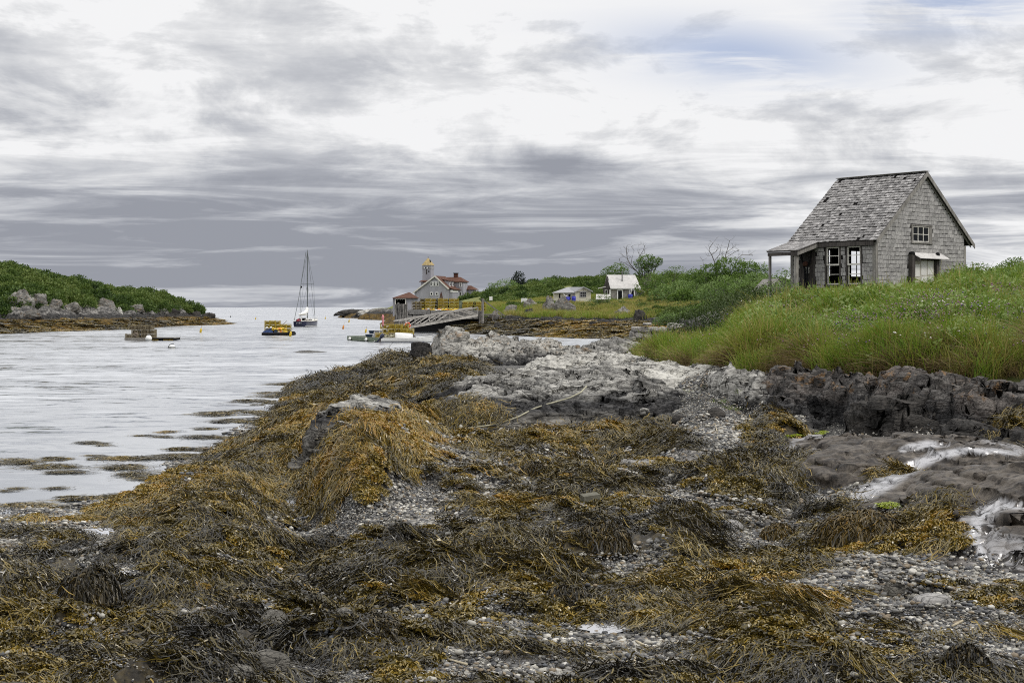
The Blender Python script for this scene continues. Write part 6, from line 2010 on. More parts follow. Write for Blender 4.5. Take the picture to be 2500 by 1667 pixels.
# flag pole behind the wing
fp = thing('flagpole', 'thin pole with a drooping grey pennant by the station wing', 'flagpole', ((1120 - CX) / F * 330, 330, 2.5))
MB().tube([(0, 0, 0), (0, 0, 3 - (674 - 750) / F * 330 - 2.5)], .05, 6).build('pole', M_groof, fp)
zt = 3 - (676 - 750) / F * 330 - 2.5
MB().prism([(0, 0, zt), (-.12, .02, zt - .5), (-.34, .05, zt - .75), (0, 0, zt - .95)], (0, .02, 0)).build('pennant', M_groof, fp)

# boathouse in front, left
bx = (966 - CX) / F * 300
BZ = 1.9
BH = thing('boathouse', 'open boathouse with a hipped red roof left of the station', 'boathouse', (bx, 300, BZ), R(4))
kb = 300 / F
zb = lambda py: 3 - (py - 750) * kb - BZ
xb_ = lambda px: (px - 966) * kb
ze = zb(727.5)
MB().span((xb_(959), .2, -1.5), (xb_(966), 6, ze)).build('side_wall', M_stshingle, BH)
MB().span((xb_(991), .2, -1.5), (xb_(1020), 6, ze)).build('front_wall', M_stshingle, BH)
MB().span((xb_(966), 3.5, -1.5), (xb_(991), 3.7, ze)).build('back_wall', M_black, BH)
MB().span((xb_(959), .2, ze - .18), (xb_(1020), .5, ze)).build('lintel', M_stshingle, BH)
MB().span((xb_(959), 3.72, -1.5), (xb_(1020), 6, ze)).build('rear_wall', M_stshingle, BH)
for a, b in ((964, 966.2), (989, 991.5)): MB().span((xb_(a), .05, -1.5), (xb_(b), .19, ze - .02)).build('door_post', M_offwhite, BH)
MB().span((xb_(964), .04, zb(730.5)), (xb_(991.5), .18, zb(728.6))).build('door_beam', M_offwhite, BH)
xa, xc, xd, xe = xb_(957), xb_(1023), xb_(997), xb_(1001)
zt = zb(713.5)
b = MB().raw([(xa, -.3, ze), (xc, -.3, ze), (xc, 6.4, ze), (xa, 6.4, ze), (xd, 3, zt), (xe, 3.1, zt)], [(0, 1, 5, 4), (1, 2, 5), (2, 3, 4, 5), (3, 0, 4), (3, 2, 1, 0)])
b.build('roof', M_red, BH)
for px in (970, 976, 982): MB().span((xb_(px), .8, zb(733.5)), (xb_(px + 1.2), .85, zb(730))).build('hanging_lamp', M_white, BH)
# tiny A-frame hut between the stacks
ah = thing('doghouse', 'small brown A-frame hut behind the lobster traps', 'hut', ((1069 - CX) / F * 260, 260, 2.4))
kz = 260 / F
MB().prism([(0, 0, -.4), (1.15, 0, -.4), (1.15, 0, .25), (.6, 0, 3 - (714 - 750) * kz - 2.4), (0, 0, .25)], (0, 1.4, 0)).build('wall', M_driftw, ah)
for s_ in (-1, 1):
    MB().beam((.6 + s_ * .72, -.03, .05), (.6, -.03, 3 - (713 - 750) * kz - 2.36), .12, .12).build('roof_edge', M_brick, ah)

# ------------------------------------------------------------------ wharf
WY = 174.0
kw = WY / F
wx = lambda px: (px - CX) * kw
wz = lambda py: 3 - (py - 750) * kw
WH_ = thing('wharf', 'granite and timber wharf loaded with lobster traps', 'wharf', (wx(990), WY, 0))
X0 = wx(990)
deck = 2.62
MB().span((.3, .55, -1.2), (wx(1172) - X0, 9.0, 2.40)).build('fill', M_black, WH_)  # black block stands in for the shade under the wharf
MB().span((.1, .12, 2.405), (wx(1176) - X0, 9.0, 2.55)).build('deck', M_wharf, WH_)
rr_ = random.Random(5)
def block(a, b, p0, p1, y0=0.0):
    o = MB()
    x0, x1, z0, z1 = wx(a) - X0 + .02, wx(b) - X0 - .02, wz(p1) + .015, wz(p0) - .015
    vs = []
    for z in (z0, z1):
        for y in (y0, .54):
            for x in (x0, x1):
                vs.append((x + rr_.uniform(-.03, .03), y + rr_.uniform(-.04, .04), z + rr_.uniform(-.02, .02)))
    o.raw(vs, [(0, 2, 3, 1), (4, 5, 7, 6), (0, 1, 5, 4), (2, 6, 7, 3), (0, 4, 6, 2), (1, 3, 7, 5)])
    q = o.build('stone_block', M_granite, WH_)
for a, b, p0, p1 in ((997, 1051, 755.5, 768), (1052, 1110, 757.2, 770), (1111, 1168, 756.5, 770), (995, 1007, 769, 777), (1008, 1043, 769.2, 777), (1044, 1078, 770.5, 778), (1079, 1120, 771, 778), (1121, 1168, 771, 779)):
    block(a, b, p0, p1, rr_.uniform(-.08, .06))
# leaning timber fender piles at the corner
for i in range(11):
    px = 966 + i * 2.75
    x = wx(px) - X0
    bow = rr_.uniform(-.15, .05)
    top = wz(742.5 + rr_.uniform(-1.2, 1.2))
    y = -.1 - .35 * math.sin(i / 10 * math.pi) + rr_.uniform(-.05, .05)
    MB().tube([(x - .10, y - .1, -1.0), (x + bow, y - .05, .8), (x + .02, y, 1.9), (x, y, top)], [.085, .085, .08, .075], 6).build('pile', M_pile, WH_)
for px in (972, 992.5):
    MB().tube([(wx(px) - X0, .4, 0), (wx(px) - X0, .4, wz(738.5))], .10, 7).build('pile', M_pile, WH_)
# tall post and the walkway to the shore
MB().tube([(wx(1178.5) - X0, -.2, -.6), (wx(1178.5) - X0, -.2, wz(728.5))], [.17, .15], 8).build('tall_post', M_pile, WH_)
MB().tube([(wx(1171) - X0, .2, -.6), (wx(1171) - X0, .2, wz(757))], [.10, .10], 8).build('short_post', M_pile, WH_)
pier = thing('walkway', 'grey wooden walkway with a sloping rail from the wharf to the rocks', 'walkway', (wx(1182), WY + .3, 0))
P0 = wx(1182)
MB().span((-.1, 0, wz(771)), (wx(1236) - P0, 1.5, wz(768.8))).build('deck', M_wharf, pier)
MB().beam((-.1, -.05, wz(767.5)), (wx(1210) - P0, -.05, wz(767)), .07, .09).build('lower_rail', M_board, pier)
MB().beam((.05, -.06, wz(735)), (wx(1233) - P0, -.06, wz(772)), .08, .14).build('sloping_rail', M_board, pier)
for px in (1203, 1224):
    MB().span((wx(px) - P0 - .05, -.02, .6), (wx(px) - P0 + .05, .08, wz(762 if px < 1210 else 771))).build('post', M_board, pier)

# gangway: two trusses and a deck, down to the landing float
gA, gB = Vector((wx(1004) - .02, 165.6, .60)), Vector((wx(1168), 171.5, 3 - (770 - 750) / F * 171.5))
GW = thing('gangway', 'grey wooden truss gangway sloping from the wharf to the float', 'gangway', tuple(gA))
gv = gB - gA
side = Vector((-gv.y, gv.x, 0)).normalized() * 1.25
up = Vector((0, 0, 1))
nb_ = 5
for s_ in (0, 1):
    o = side * s_
    MB().beam(o, o + gv, .12, .24).build('bottom_chord', M_gang, GW)
    MB().beam(o + up * .98 - gv * .09 - up * .05, o + gv + up * .95, .09, .14).build('top_rail', M_gang, GW)
    for i in range(nb_ + 1):
        p = o + gv * (i / nb_)
        if i > 0:
            MB().beam(p + up * .1, p + up * (.95), .08, .10).build('upright', M_gang, GW)
    for i in range(nb_):
        p, q = o + gv * (i / nb_), o + gv * ((i + 1) / nb_)
        if i < 3:
            MB().beam(p + up * .1, q + up * .9, .09, .13).build('brace', M_gang, GW)
        else:
            MB().beam(p + up * .9, q + up * .1, .09, .13).build('brace', M_gang, GW)
for i in range(26):
    p = gv * ((i + .5) / 26)
    MB().beam(p + up * .14, p + side + up * .14, .27, .035).build('deck_board', M_gang, GW)

# landing float and life ring post
lf = thing('landing_float', 'weathered pale float at the foot of the gangway', 'float', (wx(1003), 165, 0))
MB().span((-1.6, .1, -.1), (.9, 3.0, .42)).build('hull', M_wharf, lf)
for i in range(9): MB().span((-1.6 + i * .279, .08, .422), (-1.6 + i * .279 + .26, 3.02, .47)).build('deck_board', M_board, lf)
MB().span((.55, .0, .0), (.92, .08, .45)).build('fender', M_white, lf)
lp = thing('post', 'white post holding an orange life ring by the gangway foot', 'post', ((995 - CX) / F * 164, 164, .45))
MB().beam((-.10, 0, -.1), (-.06 - .12, 0, 3 - (783 - 750) / F * 164 - .45), .10, .10).build('pole', M_offwhite, lp)
ring = thing('life_ring', 'orange and white life ring hung on the white post', 'life ring', ((995.5 - CX) / F * 163.85, 163.85, 3 - (794 - 750) / F * 163.85), (R(90), 0, 0))
def torus_part(a0, a1, m_, n=10):
    b = MB()
    b.tube([(.27 * math.cos(a0 + (a1 - a0) * i / n), .27 * math.sin(a0 + (a1 - a0) * i / n), 0) for i in range(n + 1)], .075, 8)
    return b
for i in range(4):
    a = i * math.pi / 2 + .5
    torus_part(a, a + 1.25, None).build('ring', M_ring, ring, True)
    torus_part(a + 1.25, a + math.pi / 2, None, 4).build('band', M_white, ring, True)

# ------------------------------------------------------------------ lobster traps
def trap_meshes(frame_m, net_m, tagn):
    L_, W_, H_ = 1.14, .54, .37
    f = MB()
    for y in (0, 1):
        for z in (0, 1):
            f.beam((0, y * W_, z * H_), (L_, y * W_, z * H_), .035)
    for x in (0, .5, 1):
        for y in (0, 1): f.beam((x * L_, y * W_, 0), (x * L_, y * W_, H_), .035)
        for z in (0, 1): f.beam((x * L_, 0, z * H_), (x * L_, W_, z * H_), .035)
    w = MB()
    for i in range(1, 9):
        x = L_ * i / 9
        for y in (0, W_): w.beam((x, y, 0), (x, y, H_), .016)
        w.beam((x, 0, H_), (x, W_, H_), .016)
    for i in range(1, 4):
        z = H_ * i / 4
        for y in (0, W_): w.beam((0, y, z), (L_, y, z), .016)
        for x in (0, L_): w.beam((x, 0, z), (x, W_, z), .016)
        w.beam((0, W_ * i / 4, H_), (L_, W_ * i / 4, H_), .016)
        for x in (0, L_): w.beam((x, W_ * i / 4, 0), (x, W_ * i / 4, H_), .016)
    n = MB()
    n.prism([(.06, .05, .04), (.50, .05, .04), (.46, .22, .26), (.12, .20, .30)], (0, .30, 0)); n.prism([(.62, .06, .04), (1.08, .06, .04), (1.02, .2, .28), (.70, .16, .22)], (0, .32, 0))
    n.span((.04, .04, .02), (1.10, .50, .06)); n.box((.3, .27, .16), (.30, .34, .22)); n.box((.86, .27, .15), (.32, .36, .20))
    return f.mesh('frame', frame_m), w.mesh('wire_mesh', frame_m), n.mesh('netting', net_m)
TR = {'d': trap_meshes(M_shadewire, M_oldnet, 'd'), 'y': trap_meshes(M_yellow, M_ochre, 'y'), 'o': trap_meshes(M_oldwire, M_oldnet, 'o')}
PROTO = {}
ORD = ['bottom', 'second', 'third', 'fourth', 'fifth']
def trap(kind, loc, rz, label, group, rx=0.0, name='lobster_trap'):
    if kind in PROTO:
        return copy_tree(PROTO[kind], loc, (rx, 0, rz), label, group)
    o = thing(name, label, 'lobster trap', loc, (rx, 0, rz), group)
    for nm, me_ in zip(('frame', 'wire_mesh', 'netting'), TR[kind]):
        link(nm, me_, o)
    PROTO[kind] = o
    return o
def level(i, n): return 'top' if i == n - 1 else ORD[i]

stacks = [(1013, 3, 'short stack at the left end of the wharf', .6, 10), (1037.5, 4, 'first tall stack from the left on the wharf', .2, 0), (1069, 4, 'second tall stack from the left on the wharf', .25, 2), (1096, 4, 'third tall stack from the left on the wharf', .3, 0), (1129, 3, 'stack left of the last one on the wharf', .15, -2), (1163, 3, 'stack beside the tall wharf post', .2, 0)]
for px, n, nm, y, rz in stacks:
    for i in range(n):
        trap('y', (wx(px) + rr_.uniform(-.03, .03), WY + y + .9 + rr_.uniform(-.04, .04), deck - .05 + .375 * i), R(rz + rr_.uniform(-2, 2)), f'yellow wire lobster trap, {level(i, n)} of the {nm}', 'yellow traps stacked on the wharf')
back_st = [(1022, 4, 'the back row behind the short left stack'), (1054, 4, 'the back stack between the first two tall stacks'), (1084, 4, 'the back stack between second and third tall stacks'), (1112, 3, 'the back stack right of the third tall stack'), (1146, 3, 'the back stack left of the post stack')]
for px, n, nm in back_st:  # shadow of the front stacks put into this row's dark wire
    for i in range(n):
        trap('d', (wx(px) + rr_.uniform(-.05, .05), WY + 2.1 + rr_.uniform(-.05, .05), deck - .05 + .375 * i), R(rr_.uniform(-3, 3)), f'shade-coloured lobster trap, {level(i, n)} of {nm}', 'shade-coloured traps behind the yellow stacks')
for i in range(3):
    trap('o', (wx(1004.5), WY + .55, deck - .05 + .375 * i), R(rr_.uniform(-4, 4)), f'old grey lobster trap, {level(i, 3)} of the pile behind the fender piles', 'grey traps on the wharf')
gt = thing('tarp_bin', 'dark green covered bin between the trap stacks on the wharf', 'bin', (wx(1118.5), WY + 1.4, deck - .05))
MB().span((0, 0, 0), (.42, .8, 1.15)).build('bin', M_green, gt)
MB().span((-.03, -.03, 1.15), (.45, .83, 1.22)).build('lid', M_green, gt)
# heap of pot buoys in front of the stacks
BUOY = {}
def buoy_mesh(m_):
    if m_.name not in BUOY:
        a = MB().lathe([(.02, -.22), (.07, -.18), (.085, -.05), (.085, .10), (.06, .2), (.025, .23)], 9).mesh('float', m_, True)
        b = MB().tube([(0, 0, .22), (0, 0, .48)], .016, 5).mesh('stick', M_stick)
        BUOY[m_.name] = (a, b)
    return BUOY[m_.name]
def pot_buoy(loc, rot, m_, label, group, s=1.0):
    o = thing('pot_buoy', label, 'buoy', loc, rot, group)
    o.scale = (s, s, s)
    a, b = buoy_mesh(m_)
    link('float', a, o); link('stick', b, o)
    return o
px = 1032
i = 0
while px < 1128:
    m_ = rr_.choice([M_ybuoy, M_ybuoy, M_ybuoy, M_wbuoy, M_obuoy])
    cn = {'buoy_yellow': 'yellow', 'buoy_white': 'white', 'buoy_orange': 'orange'}[m_.name]
    bf = 'first' if px < 1055 else 'second' if px < 1086 else 'third' if px < 1112 else None
    bl = f'before the {bf} tall trap stack' if bf else 'before the bin and low stacks'
    pot_buoy((wx(px), WY + .28 + rr_.uniform(-.1, .1), deck + .04 + rr_.uniform(0, .14) - .0006 * (px - 1030)), (R(90 + rr_.uniform(-25, 25)), 0, R(rr_.uniform(40, 120))), m_, f'{cn} pot buoy lying on the wharf edge {bl}', f'{cn} buoys along the wharf edge', rr_.uniform(.8, 1.15))
    px += rr_.uniform(3.2, 5.2)

# ------------------------------------------------------------------ float dock with traps, tubs and dinghy
A_, B_ = Vector((-14.95, 130.2, 0)), Vector((-11.55, 123.9, 0))
ev = (B_ - A_)
ea = math.atan2(ev.y, ev.x)
EL = ev.length
FD = thing('float_dock', 'long green sided float dock carrying yellow traps and tubs', 'float', tuple(A_), ea)
MB().span((0, .05, -.15), (EL, 4.0, .30)).build('hull', M_dark, FD)
MB().span((0, 0, .04), (EL, .045, .38)).build('side_board', M_green, FD)
MB().span((-.05, 0, .02), (-.004, 4.0, .40)).build('end_board', M_green, FD)
for i in range(26):
    x = EL * i / 26
    MB().span((x + .01, .05, .302), (x + EL / 26 - .01, 4.02, .345)).build('deck_board', M_board, FD)
FM = Matrix.Translation(A_) @ Matrix.Rotation(ea, 4, 'Z')
for s_, lb in ((.95, 'white round fender near the left end of the float dock'), (4.75, 'white round fender near the middle of the float dock')):
    p = FM @ Vector((s_, -.14, .16))
    o = thing('fender', lb, 'fender', tuple(p), 0, 'round fenders on the float dock')
    MB().lathe([(.02, -.15), (.10, -.12), (.145, 0), (.10, .12), (.02, .15)], 12).build('ball', M_wbuoy, o, True)
    MB().tube([(0, 0, .14), (.01, .08, .22)], .02, 5).build('line', M_rope, o)
dz = .345
fY = 127.5
fx_ = lambda px, Y=fY: (px - CX) / F * Y
for lv, px, Y, nm in ((3, 929, 128.2, 'the left stack on the float dock'), (3, 949, 127.6, 'the second stack on the float dock'), (3, 966, 128.4, 'the third stack on the float dock'), (2, 978, 127.4, 'the low stack at the right of the float dock')):
    for i in range(lv):
        trap('y', (fx_(px, Y) + rr_.uniform(-.03, .03), Y, dz + .375 * i), R(rr_.uniform(-3, 3)), f'yellow wire lobster trap, {level(i, lv)} of {nm}', 'yellow traps on the float dock')
trap('y', (fx_(918), 126.6, dz), R(4), 'single yellow lobster trap low on the float dock beside the grey bench', 'yellow traps on the float dock')
trap('o', (fx_(931), 126.9, dz), R(-8), 'old lobster trap at the foot of the left stack on the float dock', None)
def tub(px, Y, zb, r, h, label):
    o = thing('tub', label, 'tub', (fx_(px, Y), Y, zb), 0, 'plastic tubs on the float dock')
    MB().lathe([(r * .78, 0), (r * .82, .03), (r, h - .04), (r * 1.06, h - .03), (r * 1.06, h), (r * .94, h), (r * .78, .05), (.02, .05)], 14).build('tub', M_tub, o, True)
    for s_ in (-1, 1): MB().box((s_ * r * 1.05, 0, h - .07), (.06, .14, .04)).build('handle', M_tub, o)
tub(901, 127.2, dz, .31, .25, 'dark blue plastic tub low on the float dock')
tub(907, 128.3, .66, .24, .26, 'black plastic tub raised behind the blue tub on the float dock')
bn = thing('bench', 'grey work bench between the tubs and the traps on the float dock', 'bench', (fx_(912), 127.9, dz))
MB().prism([(-.1, 0, 0), (.45, 0, 0), (.40, 0, .52), (.06, 0, .52)], (0, .5, 0)).build('side', M_stshingle, bn)
MB().span((-.45, .1, .27), (.0, .6, .31)).build('shelf', M_board, bn)
MB().span((.0, -.04, .522), (.75, .55, .57)).build('top', M_board, bn)
for x in (.5, .68): MB().span((x, .02, 0), (x + .06, .08, .52)).build('leg', M_board, bn)
pk = thing('furled_umbrella', 'furled pink umbrella standing on the float dock by the traps', 'umbrella', (fx_(936.5), 126.8, dz))
zt = 3 - (768 - 750) / F * 126.8 - dz
MB().tube([(0, 0, 0), (0, 0, zt)], .025, 6).build('pole', M_offwhite, pk)
MB().lathe([(.03, zt - 1.02), (.085, zt - .95), (.08, zt - .7), (.075, zt - .45), (.11, zt - .28), (.12, zt - .22), (.06, zt - .06), (.01, zt + .02)], 10, (0, 0, 0)).build('canopy', M_pink, pk, True)
rp_ = thing('rope_heap', 'pale heap of coiled rope at the edge of the float dock', 'rope', (fx_(947), 125.2, dz - .05))
b = MB()
for i in range(9):
    cx_, cy_ = rr_.uniform(-.45, .75), rr_.uniform(-.2, .2)
    rad = rr_.uniform(.14, .3)
    b.tube([(cx_ + rad * math.cos(a), cy_ + rad * .8 * math.sin(a), .06 + .025 * i + .05 * math.sin(a * 2 + i)) for a in np.linspace(0, 6.0, 14)], .04, 5)
b.build('coil', M_rope, rp_)
# overturned white dinghy
dg = thing('dinghy', 'small white dinghy turned upside down on the float dock', 'dinghy', (fx_(964.5, 125.4), 125.4, dz), R(6))
def hull(n, L_, prof, m_):
    """prof(t) -> list of (y, z) half sections, closed by mirroring"""
    secs = []
    for i in range(n):
        t_ = i / (n - 1)
        h_ = prof(t_)
        secs.append([(L_ * t_, y, z) for y, z in h_] + [(L_ * t_, -y, z) for y, z in reversed(h_)])
    k = len(secs[0])
    vs = [v for s_ in secs for v in s_]
    fs = []
    for i in range(n - 1):
        for j in range(k - 1):
            fs.append((i * k + j, i * k + j + 1, (i + 1) * k + j + 1, (i + 1) * k + j))
    fs.append(tuple(range(k))); fs.append(tuple((n - 1) * k + j for j in reversed(range(k))))
    return vs, fs
def pd(t_):
    w = .55 * (1 - .25 * (1 - t_) ** 2) * (1 - t_ ** 4 * .55)
    h_ = .42 * (1 - .30 * t_ ** 2)
    return [(w * 1.05, 0), (w, .04), (w * .93, h_ * .7), (w * .6, h_ * .95), (0, h_)]
vs, fs = hull(9, 1.55, pd, M_white)
MB().raw(vs, fs).build('hull', M_white, dg, True)
MB().beam((.05, 0, .43), (1.4, 0, .35), .05, .05).build('keel', M_white, dg)
gn = thing('tarp', 'dark grey tarp lump right of the white dinghy', 'tarp', (fx_(1001, 127), 127, dz - .1))
MB().lathe([(.55, 0), (.5, .18), (.3, .36), (.1, .44), (.01, .45)], 9).build('tarp', M_dark, gn, True)

# skiff with outboard motor alongside
sk = thing('skiff', 'white open skiff moored along the float dock', 'boat', (fx_(931, 122.3), 122.3, 0), R(2))
def ps(t_):
    w = .72 * (1 - .12 * (1 - t_)) * max(.03, 1 - max(0, (t_ - .55) / .45) ** 2.2)
    sheer = .30 + .22 * t_ ** 2.2
    b = -.08 + .22 * max(0, t_ - .7) ** 1.5 * 3
    return [(w, sheer), (w * 1.02, sheer - .05), (w * .97, .12 + b * .3), (w * .78, b), (0, b - .04)]
vs, fs = hull(14, 4.3, ps, M_white)
fs = fs[:-1] if False else fs
hs = MB().raw(vs, [f for f in fs if len(f) == 4])
hs.raw([vs[j] for j in range(10)], [tuple(range(10))])
ho = hs.build('hull', M_white, sk, True)
gun = MB()
for s_ in (-1, 1):
    gun.tube([(4.3 * t_, s_ * ps(t_)[0][0], ps(t_)[0][1] + .01) for t_ in np.linspace(0, 1, 12)], .03, 5)
gun.build('gunwale', M_white, sk)
MB().span((.06, -.6, .06), (3.4, .6, .12)).build('floor', M_groof, sk)
for x in (.9, 2.0, 3.0): MB().span((x, -.62 + .1 * (x > 2.5), .28), (x + .28, .62 - .1 * (x > 2.5), .32)).build('thwart', M_board, sk)
st2 = MB()
for s_ in (-1, 1):
    st2.tube([(4.3 * t_, s_ * (ps(t_)[3][0] * 1.03 + .05), -.0) for t_ in np.linspace(0, .85, 10)], .06, 4)
st2.build('boot_stripe', M_navy, sk)
om = thing('outboard_motor', 'dark navy outboard motor tilted up on the skiff stern', 'motor', tuple(Vector(sk.location) + Vector((-.05, 0, .42))), (0, R(38), 0))
MB().lathe([(.05, .40), (.13, .38), (.17, .26), (.17, .08), (.14, .0), (.05, -.02)], 10).build('cowling', M_motor, om, True)
MB().box((0, 0, -.32), (.13, .10, .62)).build('leg', M_motor, om)
MB().box((-.05, 0, -.62), (.30, .08, .09)).build('gearcase', M_motor, om)
for i in range(3):
    a = i * 2.094
    MB().box((-.22, .07 * math.cos(a), -.62 + .07 * math.sin(a)), (.03, .09, .09)).build('blade', M_wbuoy, om)
MB().box((.10, 0, -.08), (.14, .22, .16)).build('bracket', M_black, om)

# ------------------------------------------------------------------ raft of old traps
r1 = lambda px, Y=130.0: (px - CX) / F * Y
RF = thing('raft', 'low wooden raft piled with brown old traps near the headland', 'raft', (r1(302.5), 130.2, 0), R(1))
MB().span((.1, .2, -.1), (4.35, 3.2, .16)).build('hull', M_black, RF)
for i in range(8):
    MB().span((.05 + 0, .05 + i * .40, .165), (4.42, .05 + i * .40 + .36, .215)).build('deck_plank', M_board, RF)
MB().span((0, 0, .0), (2.3, .045, .22)).build('side_board', M_board, RF)
MB().span((2.32, 0, .12), (4.45, .045, .225)).build('side_board', M_black, RF)
for x in (2.5, 3.5, 3.95): MB().span((x, .06, -.06), (x + (.55 if x < 3 else .40), .4, .10)).build('foam_block', M_ochre, RF)
rd = .215
for px, Y, n, nm in ((321, 130.9, 3, 'left back stack on the raft by the headland'), (346, 130.8, 3, 'right back stack on the raft by the headland'), (324, 131.6, 3, 'rear left stack on the raft by the headland'), (349, 131.5, 3, 'rear right stack on the raft by the headland')):
    for i in range(n):
        trap('o', (r1(px, Y) - (.25 if i == 2 else 0), Y, rd + .375 * i), R(rr_.uniform(-5, 5)), f'weathered brown lobster trap, {level(i, n)} of the {nm}', 'old traps on the raft')
trap('o', (r1(303), 130.35, rd), R(2), 'weathered lobster trap alone at the front left corner of the raft', 'old traps on the raft')
lb = thing('rope_bundle', 'brown rope bundle on the trap at the front of the raft', 'rope', (r1(324), 130.5, rd + .1))
b = MB()
for i in range(7):
    rad = rr_.uniform(.12, .26)
    b.tube([(.15 + rad * math.cos(a), rad * .8 * math.sin(a), .04 + .05 * i + .05 * math.sin(a * 2 + i)) for a in np.linspace(0, 6.0, 12)], .04, 5)
b.build('coil', M_driftw, lb)
wb = thing('mooring_ball', 'large plain white mooring ball in front of the raft', 'buoy', (r1(363, 128.6), 128.6, .20))
MB().lathe([(.02, -.30), (.15, -.26), (.28, -.10), (.285, .05), (.22, .20), (.12, .27), (.02, .295)], 18).build('ball', M_wbuoy, wb, True)
MB().lathe([(.02, 0), (.05, .01), (.04, .05), (.01, .06)], 8, (0, 0, .285)).build('eye', M_black, wb)
mY = 105.0
mb_ = thing('mooring_buoy', 'white mooring buoy with a dark stripe and black line over it', 'buoy', ((420 - CX) / F * mY, mY, .02))
MB().lathe([(.02, -.2), (.2, -.15), (.25, 0), (.22, .14), (.12, .22), (.02, .25)], 16).build('ball', M_wbuoy, mb_, True)
MB().lathe([(.247, .03), (.255, .04), (.247, .09), (.235, .095)], 16).build('stripe', M_ink, mb_)
MB().lathe([(.248, -.06), (.256, -.05), (.256, -.01), (.25, .0)], 16).build('waterline', M_black, mb_)
MB().tube([(-.30, -.05, -.06), (-.26, -.05, .10), (-.12, -.04, .26), (.02, -.02, .31), (.14, -.02, .27)], .025, 6).build('line', M_black, mb_)

# ------------------------------------------------------------------ raft of yellow traps and gear
Y2 = 154.0
r2 = lambda px, Y=Y2: (px - CX) / F * Y
R2 = thing('raft', 'dark raft carrying yellow traps and a heap of buoys mid harbour', 'raft', (r2(638.5), Y2, 0))
MB().span((0, 0, -.1), (r2(712) - r2(638.5), 3.0, .22)).build('hull', M_black, R2)
for i in range(8): MB().span((.02, .02 + i * .375, .222), (3.2, .02 + i * .375 + .35, .27)).build('deck_plank', M_dark, R2)
for nm, px, Y, n, z0 in (('left stack on the mid harbour raft', 646, Y2 + .9, 3, .40), ('right stack on the mid harbour raft', 673, Y2 + 1.0, 2, .40), ('rear left stack on the mid harbour raft', 657, Y2 + 1.7, 3, .40), ('rear right stack on the mid harbour raft', 684, Y2 + 1.8, 2, .40)):
    for i in range(n):
        trap('y', (r2(px, Y), Y, z0 + .38 * i), R(rr_.uniform(-3, 3)), f'yellow lobster trap, {level(i, n)} of the {nm}', 'yellow traps on the mid harbour raft')
pal = thing('pallet', 'dark pallet under the traps of the mid harbour raft', 'pallet', (r2(645), Y2 + .85, .27))
for i in range(3): MB().span((0, .7 * i, 0), (2.95, .7 * i + .12, .09)).build('runner', M_black, pal)
for i in range(8): MB().span((.37 * i, 0, .09), (.37 * i + .25, 1.52, .125)).build('slat', M_dark, pal)
cl = thing('tarp', 'crumpled blue tarp at the front left of the mid harbour raft', 'tarp', (r2(656), Y2 + .35, .27))
V, Fq = [], []
b = MB().lathe([(.62, 0), (.56, .12), (.42, .26), (.22, .36), (.02, .38)], 14)
b.v = [(x * (1 + .25 * math.sin(7 * x + 3 * z)), y * .5, z * (1 + .3 * math.sin(9 * x + 5 * y))) for x, y, z in b.v]
b.build('tarp', M_tarp, cl)
ct = thing('crate', 'dark plastic crate beside the blue tarp on the mid harbour raft', 'crate', (r2(669), Y2 + .15, .27))
MB().span((0, 0, 0), (.36, .4, .30)).build('box', M_tub, ct)
MB().span((-.02, -.02, .30), (.38, .42, .33)).build('rim', M_black, ct)
for k_, (px, z, m_, rz) in enumerate(((676, .60, M_ybuoy, 20), (681, .66, M_obuoy, 80), (687, .70, M_ybuoy, 50), (691, .62, M_ybuoy, 110), (676, .36, M_ybuoy, 100), (681, .34, M_obuoy, 60), (693, .34, M_ybuoy, 90), (664, .70, M_ybuoy, 30), (660, .78, M_wbuoy, 15), (650, .76, M_wbuoy, 25), (685, .36, M_wbuoy, 95), (668, .62, M_ybuoy, 140))):
    cn = {'buoy_yellow': 'yellow', 'buoy_white': 'white', 'buoy_orange': 'orange'}[m_.name]
    pot_buoy((r2(px), Y2 + .3 + .02 * (k_ % 3), z), (R(85), R(12), R(rz)), m_, f'{cn} buoy in the gear heap on the mid harbour raft', f'{cn} buoys in the gear heap on the raft', 1.5)
hp = thing('gear_heap', 'tangle of dark rope under the buoys on the mid harbour raft', 'rope', (r2(684), Y2 + .45, .27))
b = MB()
for i in range(10):
    rad = rr_.uniform(.15, .35)
    cx_ = rr_.uniform(-.5, .4)
    b.tube([(cx_ + rad * math.cos(a), rad * .5 * math.sin(a), .05 + .04 * i + .05 * math.sin(a * 2 + i)) for a in np.linspace(0, 6.0, 12)], .05, 5)
b.build('coil', M_driftw, hp)
gf = thing('gaff_pole', 'thin pole sticking up from the right stack on the mid harbour raft', 'pole', (r2(689), Y2 + 1.2, 1.1))
MB().tube([(-.15, 0, 0), (.30, 0, .42)], .025, 5).build('pole', M_driftw, gf)
tire = thing('tyre', 'black tyre fender at the right end of the mid harbour raft', 'tyre', (r2(708), Y2 - .1, .18), (R(90), 0, 0))
MB().tube([(.16 * math.cos(a), .16 * math.sin(a), 0) for a in np.linspace(0, 6.283, 15)], .07, 7).build('tread', M_black, tire, True)
